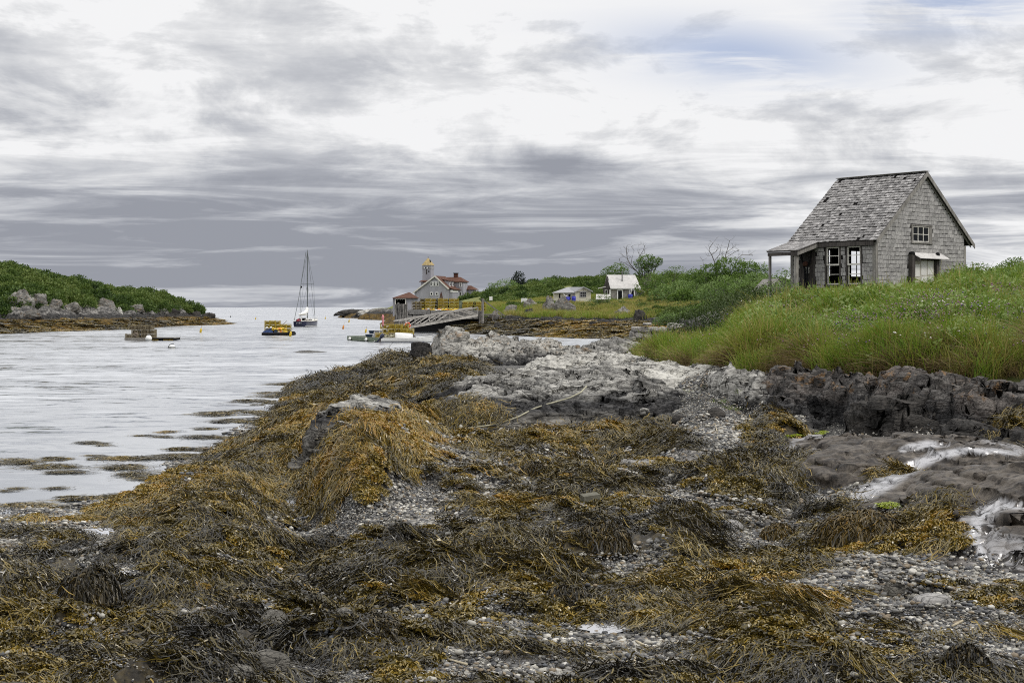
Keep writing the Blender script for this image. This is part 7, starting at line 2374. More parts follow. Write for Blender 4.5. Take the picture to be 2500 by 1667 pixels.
# little buoys on the water
for px, py, m_, label, s in ((490, 812, M_ybuoy, 'yellow pot buoy upright on the water right of the old trap raft', 1.5), (709, 821, M_ybuoy, 'yellow pot buoy floating in front of the mid harbour raft', 1.4), (713, 817, M_wbuoy, 'pale buoy lying beside the right end of the mid harbour raft', 1.4),
                             (624, 780, M_ybuoy, 'small yellow buoy on open water left of the sailboat', 1.5), (852, 787, M_ybuoy, 'small yellow buoy on open water left of the station point', 1.6), (838, 803, M_obuoy, 'orange yellow buoy floating left of the float dock', 1.5), (794, 779, M_ybuoy, 'tiny yellow buoy right of the sailboat', 1.5), (563, 775, M_ink, 'tiny dark buoy off the headland tip', 1.6), (893, 812, M_ybuoy, 'yellow buoy just behind the float dock tubs', 1.3)):
    p = onz(px, py, 0)
    pot_buoy((p.x, p.y, .12 * s), (R(8), R(12), 0), m_, label, None, s)

# ------------------------------------------------------------------ sailboat
BY = 219.0
kb_ = BY / F
SB = thing('sailboat', 'dark blue hulled sailboat moored in the harbour mouth with bare mast', 'sailboat', ((731 - CX) * kb_, BY, 0), R(90 - 7))
def psb(t_):
    w = 1.28 * (.74 + .26 * math.sin(min(1, t_ * 1.9) * math.pi / 2)) if t_ < .5 else 1.28 * max(.02, 1 - ((t_ - .5) / .5) ** 2.1)
    sheer = .80 + .28 * (t_ - .25) ** 2 + .14 * t_
    return [(w, sheer), (w * 1.0, sheer - .06), (w * .97, .30), (w * .82, -.05), (0, -.45)]
vs, fs = hull(18, 9.4, psb, M_navy)
MB().raw(vs, fs).build('hull', M_navy, SB, True)
wl = MB()
for s_ in (-1, 1): wl.tube([(9.4 * t_, s_ * (psb(t_)[2][0] * .985), .10) for t_ in np.linspace(0, .97, 16)], .03, 4)
wl.build('waterline_stripe', M_wbuoy, SB)
tr_ = MB()
for s_ in (-1, 1): tr_.tube([(9.4 * t_, s_ * psb(t_)[0][0], psb(t_)[0][1] + .02) for t_ in np.linspace(0, 1, 16)], .04, 5)
tr_.build('toe_rail', M_offwhite, SB)
dk = MB()
pts_l = [(9.4 * t_ + .02, psb(t_)[0][0] * .97, psb(t_)[0][1] + .015) for t_ in np.linspace(0, .98, 14)]
pts_r = [(x, -y, z) for x, y, z in pts_l]
dk.raw(pts_l + pts_r, [(i, i + 1, 14 + i + 1, 14 + i) for i in range(13)])
dk.build('deck', M_offwhite, SB)
MB().prism([(2.6, -.62, .86), (6.4, -.5, .86), (5.9, -.42, 1.22), (2.75, -.55, 1.26)], (0, 1.15, 0)).build('cabin', M_white, SB)
MB().prism([(3.1, -.66, .98), (5.4, -.58, .98), (5.3, -.55, 1.14), (3.2, -.62, 1.14)], (0, -.02, 0)).build('cabin_window', M_glass, SB)
MB().span((.7, -.75, .83), (2.55, -.60, 1.12)).build('coaming', M_wharf, SB); MB().span((.7, .60, .83), (2.55, .75, 1.12)).build('coaming', M_wharf, SB)
MB().span((2.62, -.3, .9), (2.66, .3, 1.34)).build('companionway', M_black, SB)
MT = 11.9
ms = MB().tube([(4.6, 0, .9), (4.6, 0, 6), (4.62, 0, MT - .4), (4.62, 0, MT)], [.10, .095, .075, .05], 8).build('mast', M_metal, SB)
MB().tube([(4.62, 0, MT), (4.5, 0.05, MT + .35)], .012, 4).build('masthead_vane', M_metal, ms)
MB().tube([(4.6, -1.02, 6.6), (4.6, 1.02, 6.6)], .035, 6).build('spreader', M_metal, SB)
MB().tube([(4.5, 0, 1.80), (1.0, .35, 1.75)], .06, 6).build('boom', M_offwhite, SB)
b = MB()
b.tube([(4.45, 0, 2.25), (4.2, .02, 2.35), (3.3, .1, 2.12), (2.2, .2, 2.0), (1.1, .33, 1.88)], [.10, .33, .27, .20, .08], 9)
b.tube([(4.50, 0, 3.0), (4.42, .02, 2.75), (4.3, .03, 2.4)], [.12, .28, .30], 8)
b.build('furled_sail', M_wbuoy, SB, True)
rg = MB()
for s_ in (-1, 1):
    rg.tube([(4.6, s_ * 1.22, .95), (4.6, s_ * 1.02, 6.6), (4.62, 0, MT - .3)], .02, 4)
    rg.tube([(4.4, s_ * 1.2, .95), (4.6, 0, 6.5)], .016, 4)
rg.tube([(9.3, 0, 1.15), (4.7, 0, MT - .25)], .022, 4); rg.tube([(.05, 0, .9), (4.6, 0, MT)], .018, 4)
rg.tube([(.5, .95, 1.0), (2.4, .8, 4.2), (4.5, .2, MT - .3)], .045, 5)
rg.build('rigging', M_metal, SB)
MB().lathe([(.01, -.17), (.12, -.13), (.16, 0), (.12, .13), (.01, .17)], 9, (4.6, .98, 6.15)).build('anchor_ball', M_black, SB, True)
pl_ = MB()
for s_ in (-1, 1):
    for t_ in (.0, .1, .25, .42, .6, .78):
        x, y, z = 9.4 * t_ + .08, s_ * psb(t_)[0][0] * .95, psb(t_)[0][1]
        pl_.tube([(x, y, z), (x, y, z + .55)], .014, 4)
    pl_.tube([(9.4 * t_ + .08, s_ * psb(t_)[0][0] * .95, psb(t_)[0][1] + .55) for t_ in (.0, .1, .25, .42, .6, .78)], .009, 4)
pl_.build('guard_rail', M_offwhite, SB)
MB().lathe([(.30, 0), (.34, .14), (.22, .34), (.02, .40)], 9, (.75, .35, .84)).build('red_bag', M_cloth, SB, True)
MB().lathe([(.25, 0), (.27, .2), (.16, .42), (.02, .47)], 9, (1.5, .42, .84)).build('dark_bag', M_black, SB, True)
MB().tube([(.5, -.15, .84), (.48, -.18, 1.6)], .05, 6).build('tiller_post', M_offwhite, SB)
tc = bpy.data.curves.new('name', 'FONT')
tc.body = 'LYRA'
tc.size = .27
tc.space_character = 1.5
tc.align_x = 'CENTER'
tc.extrude = .002
to = bpy.data.objects.new('lettering', tc)
COL.objects.link(to)
to.parent = SB
to.location = (-.012, .08, .50)
to.rotation_euler = (R(90), 0, R(-90))
tc.materials.append(M_wbuoy)
dgp = bpy.context.evaluated_depsgraph_get()
me = bpy.data.meshes.new_from_object(to.evaluated_get(dgp))
lm = link('lettering', me, SB, to.location, to.rotation_euler)
bpy.data.objects.remove(to)
lm.name = 'lettering'

# ------------------------------------------------------------------ trees and shrubs
def leaf_crown(lobes, n, ll, lw, seed, fill=.55):
    """leaves through several uneven lobes: (x, y, z, rx, ry, rz)"""
    r = np.random.default_rng(seed)
    vol = np.array([l[3] * l[4] * l[5] for l in lobes]) ** .7
    cnt = r.multinomial(n, vol / vol.sum())
    C, D, S_ = [], [], []
    for l, k in zip(lobes, cnt):
        d_ = r.normal(0, 1, (k, 3)); d_ /= np.linalg.norm(d_, axis=1, keepdims=True)
        q = r.uniform(fill, 1, k) ** .6 * (1 + .32 * vn3(d_[:, 0] * 2.2 + seed, d_[:, 1] * 2.2 + l[0], d_[:, 2] * 2.2, seed))
        keep = vn3(d_[:, 0] * 3.5, d_[:, 1] * 3.5 + 7, d_[:, 2] * 3.5 + seed, seed + 1) > -.38
        d_, q = d_[keep], q[keep]
        C.append(np.array(l[:3]) + d_ * q[:, None] * l[3:]); D.append(d_ + r.normal(0, .8, d_.shape)); S_.append(np.clip(.30 + .5 * q + .22 * d_[:, 2] - .35 + r.uniform(-.2, .25, len(q)), 0, 1))  # crown shading put into leaf colour: darker inside, lighter on top
    C, D, S_ = np.concatenate(C), np.concatenate(D), np.concatenate(S_)
    k = len(C)
    return leaves(C, D, r.uniform(.6, 1.3, k) * ll, r.uniform(.6, 1.2, k) * lw, S_, r)

def limb(b, p, dirv, L_, rad, depth, r, spread=.6, up=.25, n=5):
    pts = [Vector(p)]
    dv = Vector(dirv).normalized()
    for i in range(n):
        dv = (dv + Vector((r.normal(0, .16), r.normal(0, .16), r.normal(0, .12) + up * .12))).normalized()
        pts.append(pts[-1] + dv * (L_ / n))
    b.tube(pts, [rad * (1 - .75 * i / n) for i in range(n + 1)], 5 if depth > 1 else 4, False)
    if depth > 0:
        for i in range(r.integers(2, 4)):
            j = int(r.integers(n // 2, n + 1))
            nd = (dv + Vector((r.normal(0, spread), r.normal(0, spread), r.normal(.1, spread * .6)))).normalized()
            limb(b, pts[j], nd, L_ * r.uniform(.5, .75), rad * .45, depth - 1, r, spread, up, n)

def tree(label, px, Y, top, lobes, n, ll, m_, seed, hf=far_h, trunk=.09, name='tree', cat='tree', group=None, depth=1, base=None):
    """top: photo row of the crown's top; lobes as parts of the crown size, x and z from the foot, in metres"""
    x = (px - CX) / F * Y
    zb = (float(hf(np.array([[x]]), np.array([[Y]]))[0, 0]) if base is None else base) - .1
    H = EYE - (top - HY) / F * Y - zb
    zt = max(l[2] + l[5] for l in lobes)
    s_ = H / zt
    L2 = [(l[0] * s_, l[1] * s_, l[2] * s_, l[3] * s_, l[4] * s_, l[5] * s_) for l in lobes]
    o = thing(name, label, cat, (x, Y, zb), 0, group)
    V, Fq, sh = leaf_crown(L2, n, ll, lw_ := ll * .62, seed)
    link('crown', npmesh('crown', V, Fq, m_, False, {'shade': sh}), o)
    r = np.random.default_rng(seed + 9)
    b = MB()
    for l in L2:
        p0 = Vector((r.normal(0, .06), r.normal(0, .06), 0))
        mid = Vector((l[0] * .45, l[1] * .45, l[2] * .5))
        tip = Vector((l[0], l[1], l[2] + l[5] * .5))
        b.tube([p0, mid + Vector((r.normal(0, .1), 0, 0)), (mid + tip) / 2 + Vector((0, r.normal(0, .1), 0)), tip], [trunk, trunk * .7, trunk * .45, trunk * .15], 6, False)
        for k in range(3):
            limb(b, (mid + tip) / 2, (r.normal(0, 1), r.normal(0, 1), r.uniform(.2, 1)), l[3] * .9, trunk * .3, depth - 1, r)
    b.build('trunk', M_bark, o)
    return o

GT = 'trees on the hill skyline'
tree('dark evergreen tree alone on the hill skyline', 1266, 300, 663, [(0, 0, 2.0, 1.3, 1.2, 1.3), (.6, 0, 1.1, 1.2, 1.2, 1.0), (-.7, 0, 1.2, 1.2, 1.1, .9), (.9, 0, .6, 1.4, 1.2, .6), (.1, 0, 2.9, .8, .8, .7)], 2600, .30, M_leafB, 1, group=GT)
tree('pale green round bush left of the dark evergreen', 1233, 288, 681, [(0, 0, 1.0, 1.5, 1.4, 1.0), (-1.2, 0, .8, 1.0, 1.0, .8), (.9, 0, .9, 1.2, 1.2, .9), (-1.9, 0, 1.1, .35, .4, .5)], 2400, .24, M_leafC, 2, group=GT)
tree('small bush on the skyline right of the dark evergreen', 1337, 300, 677, [(0, 0, .8, 1.2, 1.0, .7), (1.0, 0, .6, .9, .9, .5), (-.8, 0, .5, .7, .8, .5)], 1400, .22, M_leafC, 3, group=GT)
tree('round dark tree directly behind the grey cottage', 1503, 246, 643, [(0, 0, 3.2, 1.4, 1.3, 1.3), (-1.1, 0, 2.9, 1.0, 1.0, 1.0), (1.0, 0, 3.0, 1.0, 1.0, 1.0), (0, 0, 2.4, 1.6, 1.3, 1.0)], 3000, .24, M_leafA, 4, group=GT)
tree('leaning leafy tree right of the dead branches behind the grey cottage', 1578, 246, 620, [(.1, 0, 5.2, 1.5, 1.3, 1.1), (-1.1, 0, 4.6, 1.1, 1.0, .8), (1.3, 0, 4.9, 1.2, 1.1, .9), (2.2, 0, 5.1, .6, .7, .6), (.5, 0, 4.0, 1.1, 1.0, .7), (-.4, 0, 3.2, 1.0, .9, .9)], 3400, .24, M_leafA, 5, trunk=.16, group=GT)
dt = thing('dead_tree', 'bare dead tree rising behind the grey cottage', 'tree', ((1566 - CX) / F * 247, 247, far_gz((1566 - CX) / F * 247, 247) + 1.0))
r_ = np.random.default_rng(21)
b = MB()
kt = 247 / F
def dpt(px, py): return Vector(((px - 1566) * kt, r_.normal(0, .15), 3 - (py - 750) * kt - dt.location.z))
for path, rad in ((((1570, 690), (1556, 664), (1540, 648), (1532, 632), (1529, 610), (1531, 599)), .11), (((1556, 664), (1540, 652), (1527, 643), (1513, 638), (1511, 632)), .06), (((1540, 648), (1543, 630), (1548, 612), (1541, 602)), .05), (((1532, 632), (1522, 625), (1516, 617)), .04),
                  (((1560, 668), (1558, 646), (1562, 625), (1570, 612), (1574, 600)), .07), (((1562, 625), (1557, 612), (1559, 598)), .04), (((1564, 622), (1574, 618), (1575, 611)), .035), (((1545, 655), (1536, 655), (1521, 648)), .035), (((1531, 620), (1536, 611)), .03), (((1570, 690), (1560, 668)), .1)):
    pp = [dpt(*q) for q in path]
    b.tube(pp, [rad * (1 - .7 * i / len(pp)) for i in range(len(pp))], 5, False)
    for q in pp[1:]:
        limb(b, q, (r_.normal(0, 1), r_.normal(0, .5), r_.uniform(.2, 1)), .9, .025, 1, r_, n=3)
b.build('branches', M_bark, dt)

GTH = 'bushy trees between the two cottages'
B1 = [(0, 0, 1.8, 1.8, 1.5, 1.3), (1.3, 0, 1.3, 1.3, 1.2, 1.1), (-1.3, 0, 1.3, 1.4, 1.3, 1.1), (.3, 0, 2.7, 1.0, 1.0, .7)]
for px, Y, top, m_, lb in ((1597, 222, 664, M_leafA, 'dark leafy tree just right of the grey cottage'), (1642, 214, 648, M_leafA, 'tallest leafy tree of the thicket right of the grey cottage'), (1688, 206, 656, M_leafA, 'leafy tree in the thicket left of the spreading tree'), (1722, 196, 668, M_leafA, 'leafy tree under the left edge of the spreading tree'),
                           (1618, 196, 694, M_leafC, 'pale bush in front of the thicket nearest the grey cottage'), (1655, 190, 684, M_leafC, 'pale bush in front of the tallest thicket tree'), (1696, 182, 682, M_leafC, 'pale bush right of centre before the thicket'), (1735, 172, 690, M_leafC, 'pale bush before the spreading tree on the left'), (1668, 178, 704, M_leafA, 'low dark bush in front of the pale bushes')):
    tree(lb, px, Y, top, B1, 3200, .21, m_, int(px), group=GTH)
tree('wide spreading tree left of the cottage porch', 1782, 150, 628, [(0, 0, 3.7, 1.7, 1.4, .9), (-1.5, 0, 3.3, 1.5, 1.3, .8), (-2.6, 0, 2.8, 1.0, 1.0, .6), (1.5, 0, 3.5, 1.3, 1.2, .8), (2.6, 0, 3.3, 1.0, 1.0, .7), (-.6, 0, 2.6, 1.6, 1.4, .8), (1.2, 0, 2.5, 1.5, 1.3, .8), (3.0, 0, 2.6, .8, .8, .5)], 10000, .19, M_leafA, 41, trunk=.13)
for px, Y, top, m_, lb in ((1762, 142, 672, M_leafC, 'pale willow bush under the spreading tree'), (1800, 138, 664, M_leafA, 'dark bush under the middle of the spreading tree'), (1842, 134, 660, M_leafC, 'pale bush right of the spreading tree by the porch'), (1868, 128, 672, M_leafC, 'low pale bush nearest the porch post'), (1820, 130, 690, M_leafA, 'low green bush in front of the pale bushes by the porch')):
    tree(lb, px, Y, top, B1, 3200, .15, m_, int(px), group='bushes under the spreading tree')
d2 = thing('dead_tree', 'bare dead branches above the spreading tree', 'tree', ((1765 - CX) / F * 151, 151, far_gz((1765 - CX) / F * 151, 151) + 1.0))
kt = 151 / F
b = MB()
def dpt(px, py): return Vector(((px - 1765) * kt, r_.normal(0, .12), 3 - (py - 750) * kt - d2.location.z))
for path, rad in ((((1760, 690), (1745, 640), (1738, 622), (1731, 612), (1733, 604), (1741, 593)), .06), (((1738, 622), (1748, 614), (1752, 606)), .03), (((1745, 636), (1756, 622), (1760, 606)), .035), (((1765, 690), (1770, 640), (1772, 622), (1778, 604), (1781, 588)), .06), (((1774, 616), (1788, 606), (1790, 600)), .03),
                  (((1770, 630), (1784, 622), (1796, 614), (1804, 612)), .035), (((1790, 660), (1800, 632), (1812, 622), (1830, 622), (1838, 624)), .04), (((1768, 634), (1764, 622)), .03), (((1738, 622), (1729, 626)), .02), (((1720, 660), (1716, 635)), .02)):
    pp = [dpt(*q) for q in path]
    b.tube(pp, [rad * (1 - .7 * i / len(pp)) for i in range(len(pp))], 5, False)
    for q in pp[1:]:
        for k in range(2): limb(b, q, (r_.normal(0, 1), r_.normal(0, .5), r_.uniform(.1, 1)), .55, .016, 1, r_, n=3)
b.build('branches', M_bark, d2)
nh = lambda X, Y: near_h(X, Y)
for px, Y, top, m_, n, lb, sc_ in ((1912, 110, 656, M_leafA, 2400, 'dark bush behind the porch of the cottage', 1), (2381, 78, 640, M_leafA, 2200, 'small dark bush right of the cottage gable', 1), (2470, 74, 628, M_leafA, 3400, 'dark shrub at the right edge of the photo beyond the bank', 1)):
    tree(lb, px, Y, top, B1, n, .11 if Y < 100 else .14, m_, int(px) + 3, hf=(far_h if Y > 96 else nh), group=None)
GB = 'bushes on the left shoulder of the bank'
DB = [(0, 0, .75, .95, .9, .6), (.75, 0, .55, .75, .7, .5), (-.75, 0, .55, .75, .7, .5), (.2, -.3, 1.1, .6, .6, .4)]
for px, Y, top, n, lb, m_ in ((1768, 50, 708, 6500, 'dark bush at the left shoulder of the bank above the stone wall', M_leafD), (1815, 57, 696, 6500, 'dark bush rising right of the shoulder bush', M_leafD), (1868, 58, 688, 5200, 'olive bush just left of the porch post foot', M_leafD), (1905, 57, 684, 3200, 'bush under the porch of the cottage', M_leafC), (1742, 51, 760, 3000, 'low bush at the lower left of the shoulder bush', M_leafD), (1850, 52, 735, 3600, 'yellowish bush in front of the olive bush', M_leafC)):
    tree(lb, px, Y, top, DB, n, .075, m_, int(px) + 5, hf=nh, trunk=.03, name='bush', cat='bush', group=GB)
GC2 = 'bushes between the stone wall and the trees'
for px, Y, top, n, lb, m_ in ((1630, 135, 762, 2600, 'bluish green bush above the stone wall', M_leafC), (1680, 125, 752, 2600, 'green bush between the stone wall and the dark shoulder bush', M_leafA), (1715, 118, 738, 2600, 'dark green bush behind the shoulder bushes', M_leafA), (1575, 158, 752, 2200, 'low dark bush behind the broken pale rock', M_leafA), (1470, 197, 715, 1800, 'little leafy tree in front of the grey cottage', M_leafA)):
    tree(lb, px, Y, top, DB, n, .13, m_, int(px) + 7, trunk=.04, name='bush', cat='bush', group=GC2)

# ------------------------------------------------------------------ stones
def stone_mesh(seed, mt, flat=.7, blocky=2.0, nu=20, nv=12, name='stone'):
    r = np.random.default_rng(seed)
    th = np.linspace(0, 2 * np.pi, nu, endpoint=False)[None] * np.ones((nv, 1))
    ph = np.linspace(-np.pi / 2 + .02, np.pi / 2 - .02, nv)[:, None] * np.ones((1, nu))
    d_ = np.stack([np.cos(ph) * np.cos(th), np.cos(ph) * np.sin(th), np.sin(ph)], -1)
    rad = 1 / (np.abs(d_) ** blocky).sum(-1) ** (1 / blocky)
    q = rad * (1 + .13 * fbm3(d_[..., 0] * 1.4 + seed, d_[..., 1] * 1.4, d_[..., 2] * 1.4, 3, seed))
    V = (d_ * q[..., None] * [.5, .5, .5 * flat]).reshape(-1, 3)
    i = np.arange(nv - 1)[:, None] * nu + np.arange(nu)[None]
    j = np.arange(nv - 1)[:, None] * nu + (np.arange(nu)[None] + 1) % nu
    return npmesh(name, V, np.stack([i, j, j + nu, i + nu], -1).reshape(-1, 4), mt, True)

# dry stone wall by the cove: every stone a part
WYs = 113.0
kx = WYs / F
SWL = thing('stone_wall', 'tumbled dry stone wall of grey blocks at the edge of the cove', 'wall', ((1540 - CX) * kx, WYs, 0))
SM = [stone_mesh(60 + i, M_wallst, 1.0, 4.5, 14, 9) for i in range(6)]
rw_ = random.Random(9)
STN_ = [(1538, 1548, 808, 822), (1540, 1552, 822, 833), (1547, 1571, 812, 826), (1552, 1562, 824, 833), (1543, 1592, 798, 811), (1571, 1590, 808, 817), (1568, 1594, 815, 831), (1590, 1627, 800, 812), (1594, 1608, 812, 832), (1606, 1630, 812, 824), (1604, 1633, 822, 835), (1629, 1656, 789, 805), (1640, 1672, 792, 807), (1652, 1682, 790, 797), (1680, 1700, 787, 803), (1632, 1640, 806, 824), (1640, 1652, 806, 826), (1652, 1664, 805, 824), (1663, 1678, 806, 824), (1570, 1589, 788, 794), (1630, 1652, 824, 838), (1655, 1682, 826, 838), (1700, 1716, 784, 792), (1713, 1730, 790, 800), (1600, 1622, 834, 842), (1695, 1712, 797, 812)]
for x0, x1, y0, y1 in STN_:
    yy = rw_.uniform(-.15, .15)
    o = link('stone', SM[rw_.randrange(6)], SWL)
    o.location = (((x0 + x1) / 2 - 1540) * kx, yy, 3 - ((y0 + y1) / 2 - 750) * kx)
    o.scale = ((x1 - x0) * kx * 1.10, rw_.uniform(.6, .9), (y1 - y0) * kx * 1.15)
    o.rotation_euler = (0, R(rw_.uniform(-6, 6)), R(rw_.uniform(-12, 12)))
for i in range(16):                                            # the wall's heart, behind the faces
    o = link('stone', SM[i % 6], SWL)
    o.location = ((.25 + .33 * i), .65 + rw_.uniform(-.1, .2), .55 + .55 * (i % 2))
    o.scale = (.7, .7, .7)

SV = [stone_mesh(80 + i, M_stone, 1.0, 2.4) for i in range(6)]
FS = [stone_mesh(90 + i, M_rkflat, 1.0, 3.6) for i in range(3)]
DS = stone_mesh(99, M_rkdark, 1.0, 2.4)
WS = stone_mesh(98, M_rkwhite, 1.0, 2.4)
STONES = [  # px, py (foot), width, height in photo pixels, mesh, label
    (665, 1566, 80, 72, SV[0], 'grey brown boulder in the weed at the lower left'), (655, 1664, 92, 70, SV[1], 'grey boulder cut by the bottom edge of the photo'), (575, 1668, 80, 40, SV[2], 'low stone left of the bottom edge boulder'),
    (2196, 1462, 62, 42, SV[3], 'boxy brown stone below the tan slab on the right'), (2188, 1412, 66, 17, FS[0], 'flat tan slab propped above the boxy stone'), (2285, 1490, 92, 32, FS[1], 'pale flat slab among the gravel on the right'),
    (1991, 1518, 34, 30, SV[4], 'smooth olive stone alone in the gravel on the lower right'), (1574, 1013, 24, 17, WS, 'pale rounded stone left of the upper gravel'), (1477, 1160, 30, 20, SV[5], 'olive rounded stone by the tide pool'),
    (1594, 1240, 26, 22, SV[0], 'grey pointed stone in the golden weed'), (1516, 1226, 34, 20, SV[1], 'tan stone right of the concrete block'), (1662, 1036, 44, 24, DS, 'black flat stone below the upper gravel'), (1752, 1030, 46, 34, DS, 'dark weedy stone in the brown gravel'),
    (1859, 1040, 24, 22, SV[2], 'brown round stone beside the long wet slab'), (1354, 1262, 28, 17, WS, 'pale stone in front of the concrete block'), (1786, 1300, 62, 26, FS[2], 'flat purplish stone at the edge of the weed'), (1918, 1252, 22, 12, SV[3], 'small olive stone in the right gravel'),
    (2006, 1244, 24, 18, SV[4], 'brown stone below the wet channel'), (455, 1370, 20, 16, SV[5], 'yellowish stone in the left gravel'), (62, 1378, 20, 12, SV[0], 'yellowish stone near the left edge'), (1500, 1255, 40, 18, FS[0], 'slanting grey stone beside the concrete block'),
    (1310, 1205, 34, 18, SV[1], 'black and grey stone pair in the middle gravel'), (1243, 1185, 30, 15, FS[1], 'tan flat stone in the middle gravel'), (1220, 1160, 34, 13, FS[2], 'dark flat slab in the middle gravel'), (1390, 1250, 18, 12, SV[2], 'small pale stone right of the pale stone'),
    (1280, 1258, 26, 18, SV[3], 'brown stone left of the concrete block'), (1720, 1368, 34, 16, FS[0], 'half buried flat stone in the right weed'), (1845, 1412, 30, 12, FS[1], 'thin pale stone below the big weed mound'), (2070, 1620, 26, 14, SV[5], 'small grey stone near the bottom right'),
    (2040, 1622, 22, 16, SV[4], 'round olive stone near the bottom right'), (1705, 1495, 30, 14, FS[2], 'curved grey stone in the middle weed'), (345, 1500, 14, 9, WS, 'tiny pale stone in the lower left weed'), (905, 1345, 16, 12, WS, 'round cream stone in front of the dark weed mound'),
    (820, 1378, 14, 12, WS, 'round cream stone beside the dark weed mound'), (1015, 1455, 16, 10, WS, 'white stone in the small gravel patch'), (1000, 1398, 18, 10, SV[0], 'tan stone in the small gravel patch'), (785, 1470, 26, 12, SV[1], 'brown stone in the lower gravel'), (840, 1520, 40, 34, SV[2], 'dark weedy stone right of the lower left boulder')]
P_ = seat_many([(s_[0], s_[1]) for s_ in STONES])
for (px, py, w, h, me_, lb), p in zip(STONES, P_):
    Y = p[1]
    W_, H_ = w / F * Y, h / F * Y
    o = link('stone', me_, None, (p[0], Y + W_ * .35, p[2] + H_ * .38), (R(rw_.uniform(-6, 6)), R(rw_.uniform(-8, 8)), R(rw_.uniform(-40, 40))), (W_, W_ * .85, H_ * 1.25))
    tag(o, lb, 'stone')
# concrete block
p = seat_many([(1443, 1246)])[0]
cb = link('concrete_block', MB().box((0, 0, 0), (.21, .17, .20)).mesh('concrete_block', M_conc), None, (p[0], p[1] + .1, p[2] + .09), (R(4), R(-6), R(14)))
tag(cb, 'square weathered concrete block standing in the golden weed', 'block')

# planks, sticks, rope, feathers on the shore
def on_shore(L, lift=.02):
    return [Vector(q) + Vector((0, 0, lift)) for q in seat_many(L)]
def stick(L, rad, m_, label, cat='stick', name='stick', lift=.05, group=None):
    pts = on_shore(L, lift)
    o0 = pts[0].copy()
    o = link(name, MB().tube([q - o0 for q in pts], rad, 6).mesh(name, m_, True), None, tuple(o0))
    return tag(o, label, cat, group)
pl_ = on_shore([(525, 1207), (601, 1211)], .10)
pl_[1].z = pl_[0].z - .02
o = link('plank', MB().beam((0, 0, 0), pl_[1] - pl_[0], .14, .035).mesh('plank', M_driftw), None, tuple(pl_[0]))
tag(o, 'weathered drift plank lying on the weed at the left', 'plank')
pl_ = on_shore([(1090, 1180), (1130, 1198)], .07)
o = link('plank', MB().beam((0, 0, 0), pl_[1] - pl_[0], .10, .05).mesh('plank', M_driftw), None, tuple(pl_[0]))
tag(o, 'short mossy plank end in the weed beside the gravel', 'plank')
stick([(435, 1602), (470, 1598), (513, 1577), (516, 1586)], .006, M_stick, 'bent pale reed stalk in the lower left weed')
for L, lb in (([(110, 1483), (118, 1492)], 'short pale stick in the left weed'), ([(175, 1502), (212, 1508)], 'straight pale stick in the left weed'), ([(60, 1614), (85, 1600)], 'thin stick near the lower left corner'), ([(735, 1556), (746, 1540)], 'stout pale stick right of the lower left boulder'), ([(1058, 1448), (1072, 1442)], 'short pale stick in the central weed'),
              ([(1005, 1524), (1058, 1518), (1100, 1495), (1130, 1470)], 'long dry stalk across the central weed'), ([(1640, 1588), (1672, 1586)], 'pale straight stick in the right centre weed'), ([(1725, 1625), (1765, 1640)], 'long pale stick near the bottom right of centre'), ([(1550, 1622), (1549, 1646)], 'upright pale stick in the bottom weed'),
              ([(1946, 1592), (1950, 1566)], 'white stick leaning in the bottom right weed'), ([(2260, 1618), (2270, 1602)], 'short tan stick in the right gravel'), ([(1553, 1582), (1572, 1592)], 'little pale stick in the bottom weed'), ([(2205, 1450), (2245, 1452)], 'pale stick beside the boxy brown stone'), ([(2325, 1545), (2350, 1532)], 'thin stick in the gravel at the far right'),
              ([(1085, 1625), (1140, 1640)], 'brown stick on the sand near the bottom'), ([(1980, 1345), (2020, 1342)], 'grey stick under the big weed mound')):
    stick(L, .008, M_stick, lb, group='pale sticks in the weed')
stick([(2333, 1266), (2350, 1248), (2368, 1236), (2386, 1228)], .03, M_dark, 'dark branch lying on the sloping slab at the right', name='branch', cat='branch')
stick([(1745, 1040), (1750, 1058), (1752, 1082)], .010, M_stick, 'dry stalk lying across the brown gravel', name='stick')
stick([(1432, 951), (1418, 966), (1392, 979), (1362, 988), (1332, 996), (1306, 1005), (1286, 1015), (1266, 1026), (1238, 1036), (1200, 1046), (1160, 1052), (1120, 1057)], .016, M_rope, 'pale rope trailing down the humped ledge into the weed', 'rope', 'rope', .07)
stick([(1104, 926), (1112, 915), (1120, 909), (1127, 910), (1130, 918)], .03, M_rope, 'short pale rope loop on the weed by the far outcrop', 'rope', 'rope', .05)
for L, lb in (([(1038, 1118), (1043, 1130)], 'white feather standing in the golden weed'), ([(1385, 1108), (1391, 1096)], 'white feather by the tide pool'), ([(982, 1562), (976, 1548)], 'white shell fragment in the lower central weed')):
    pts = on_shore(L, .03)
    dd_ = pts[1] - pts[0]
    q = MB().prism([Vector((0, 0, 0)), Vector((.02, .0, .05)), Vector((.035, .01, .16)), Vector((.01, .02, .20)), Vector((-.015, .01, .1))], (0, .006, 0))
    o = link('feather', q.mesh('feather', M_feather), None, tuple(pts[0]), (0, R(12), 0), (math.hypot(L[1][0] - L[0][0], L[1][1] - L[0][1]) / F * pts[0].y / .2,) * 3)
    tag(o, lb, 'feather' if 'feather' in lb else 'shell')

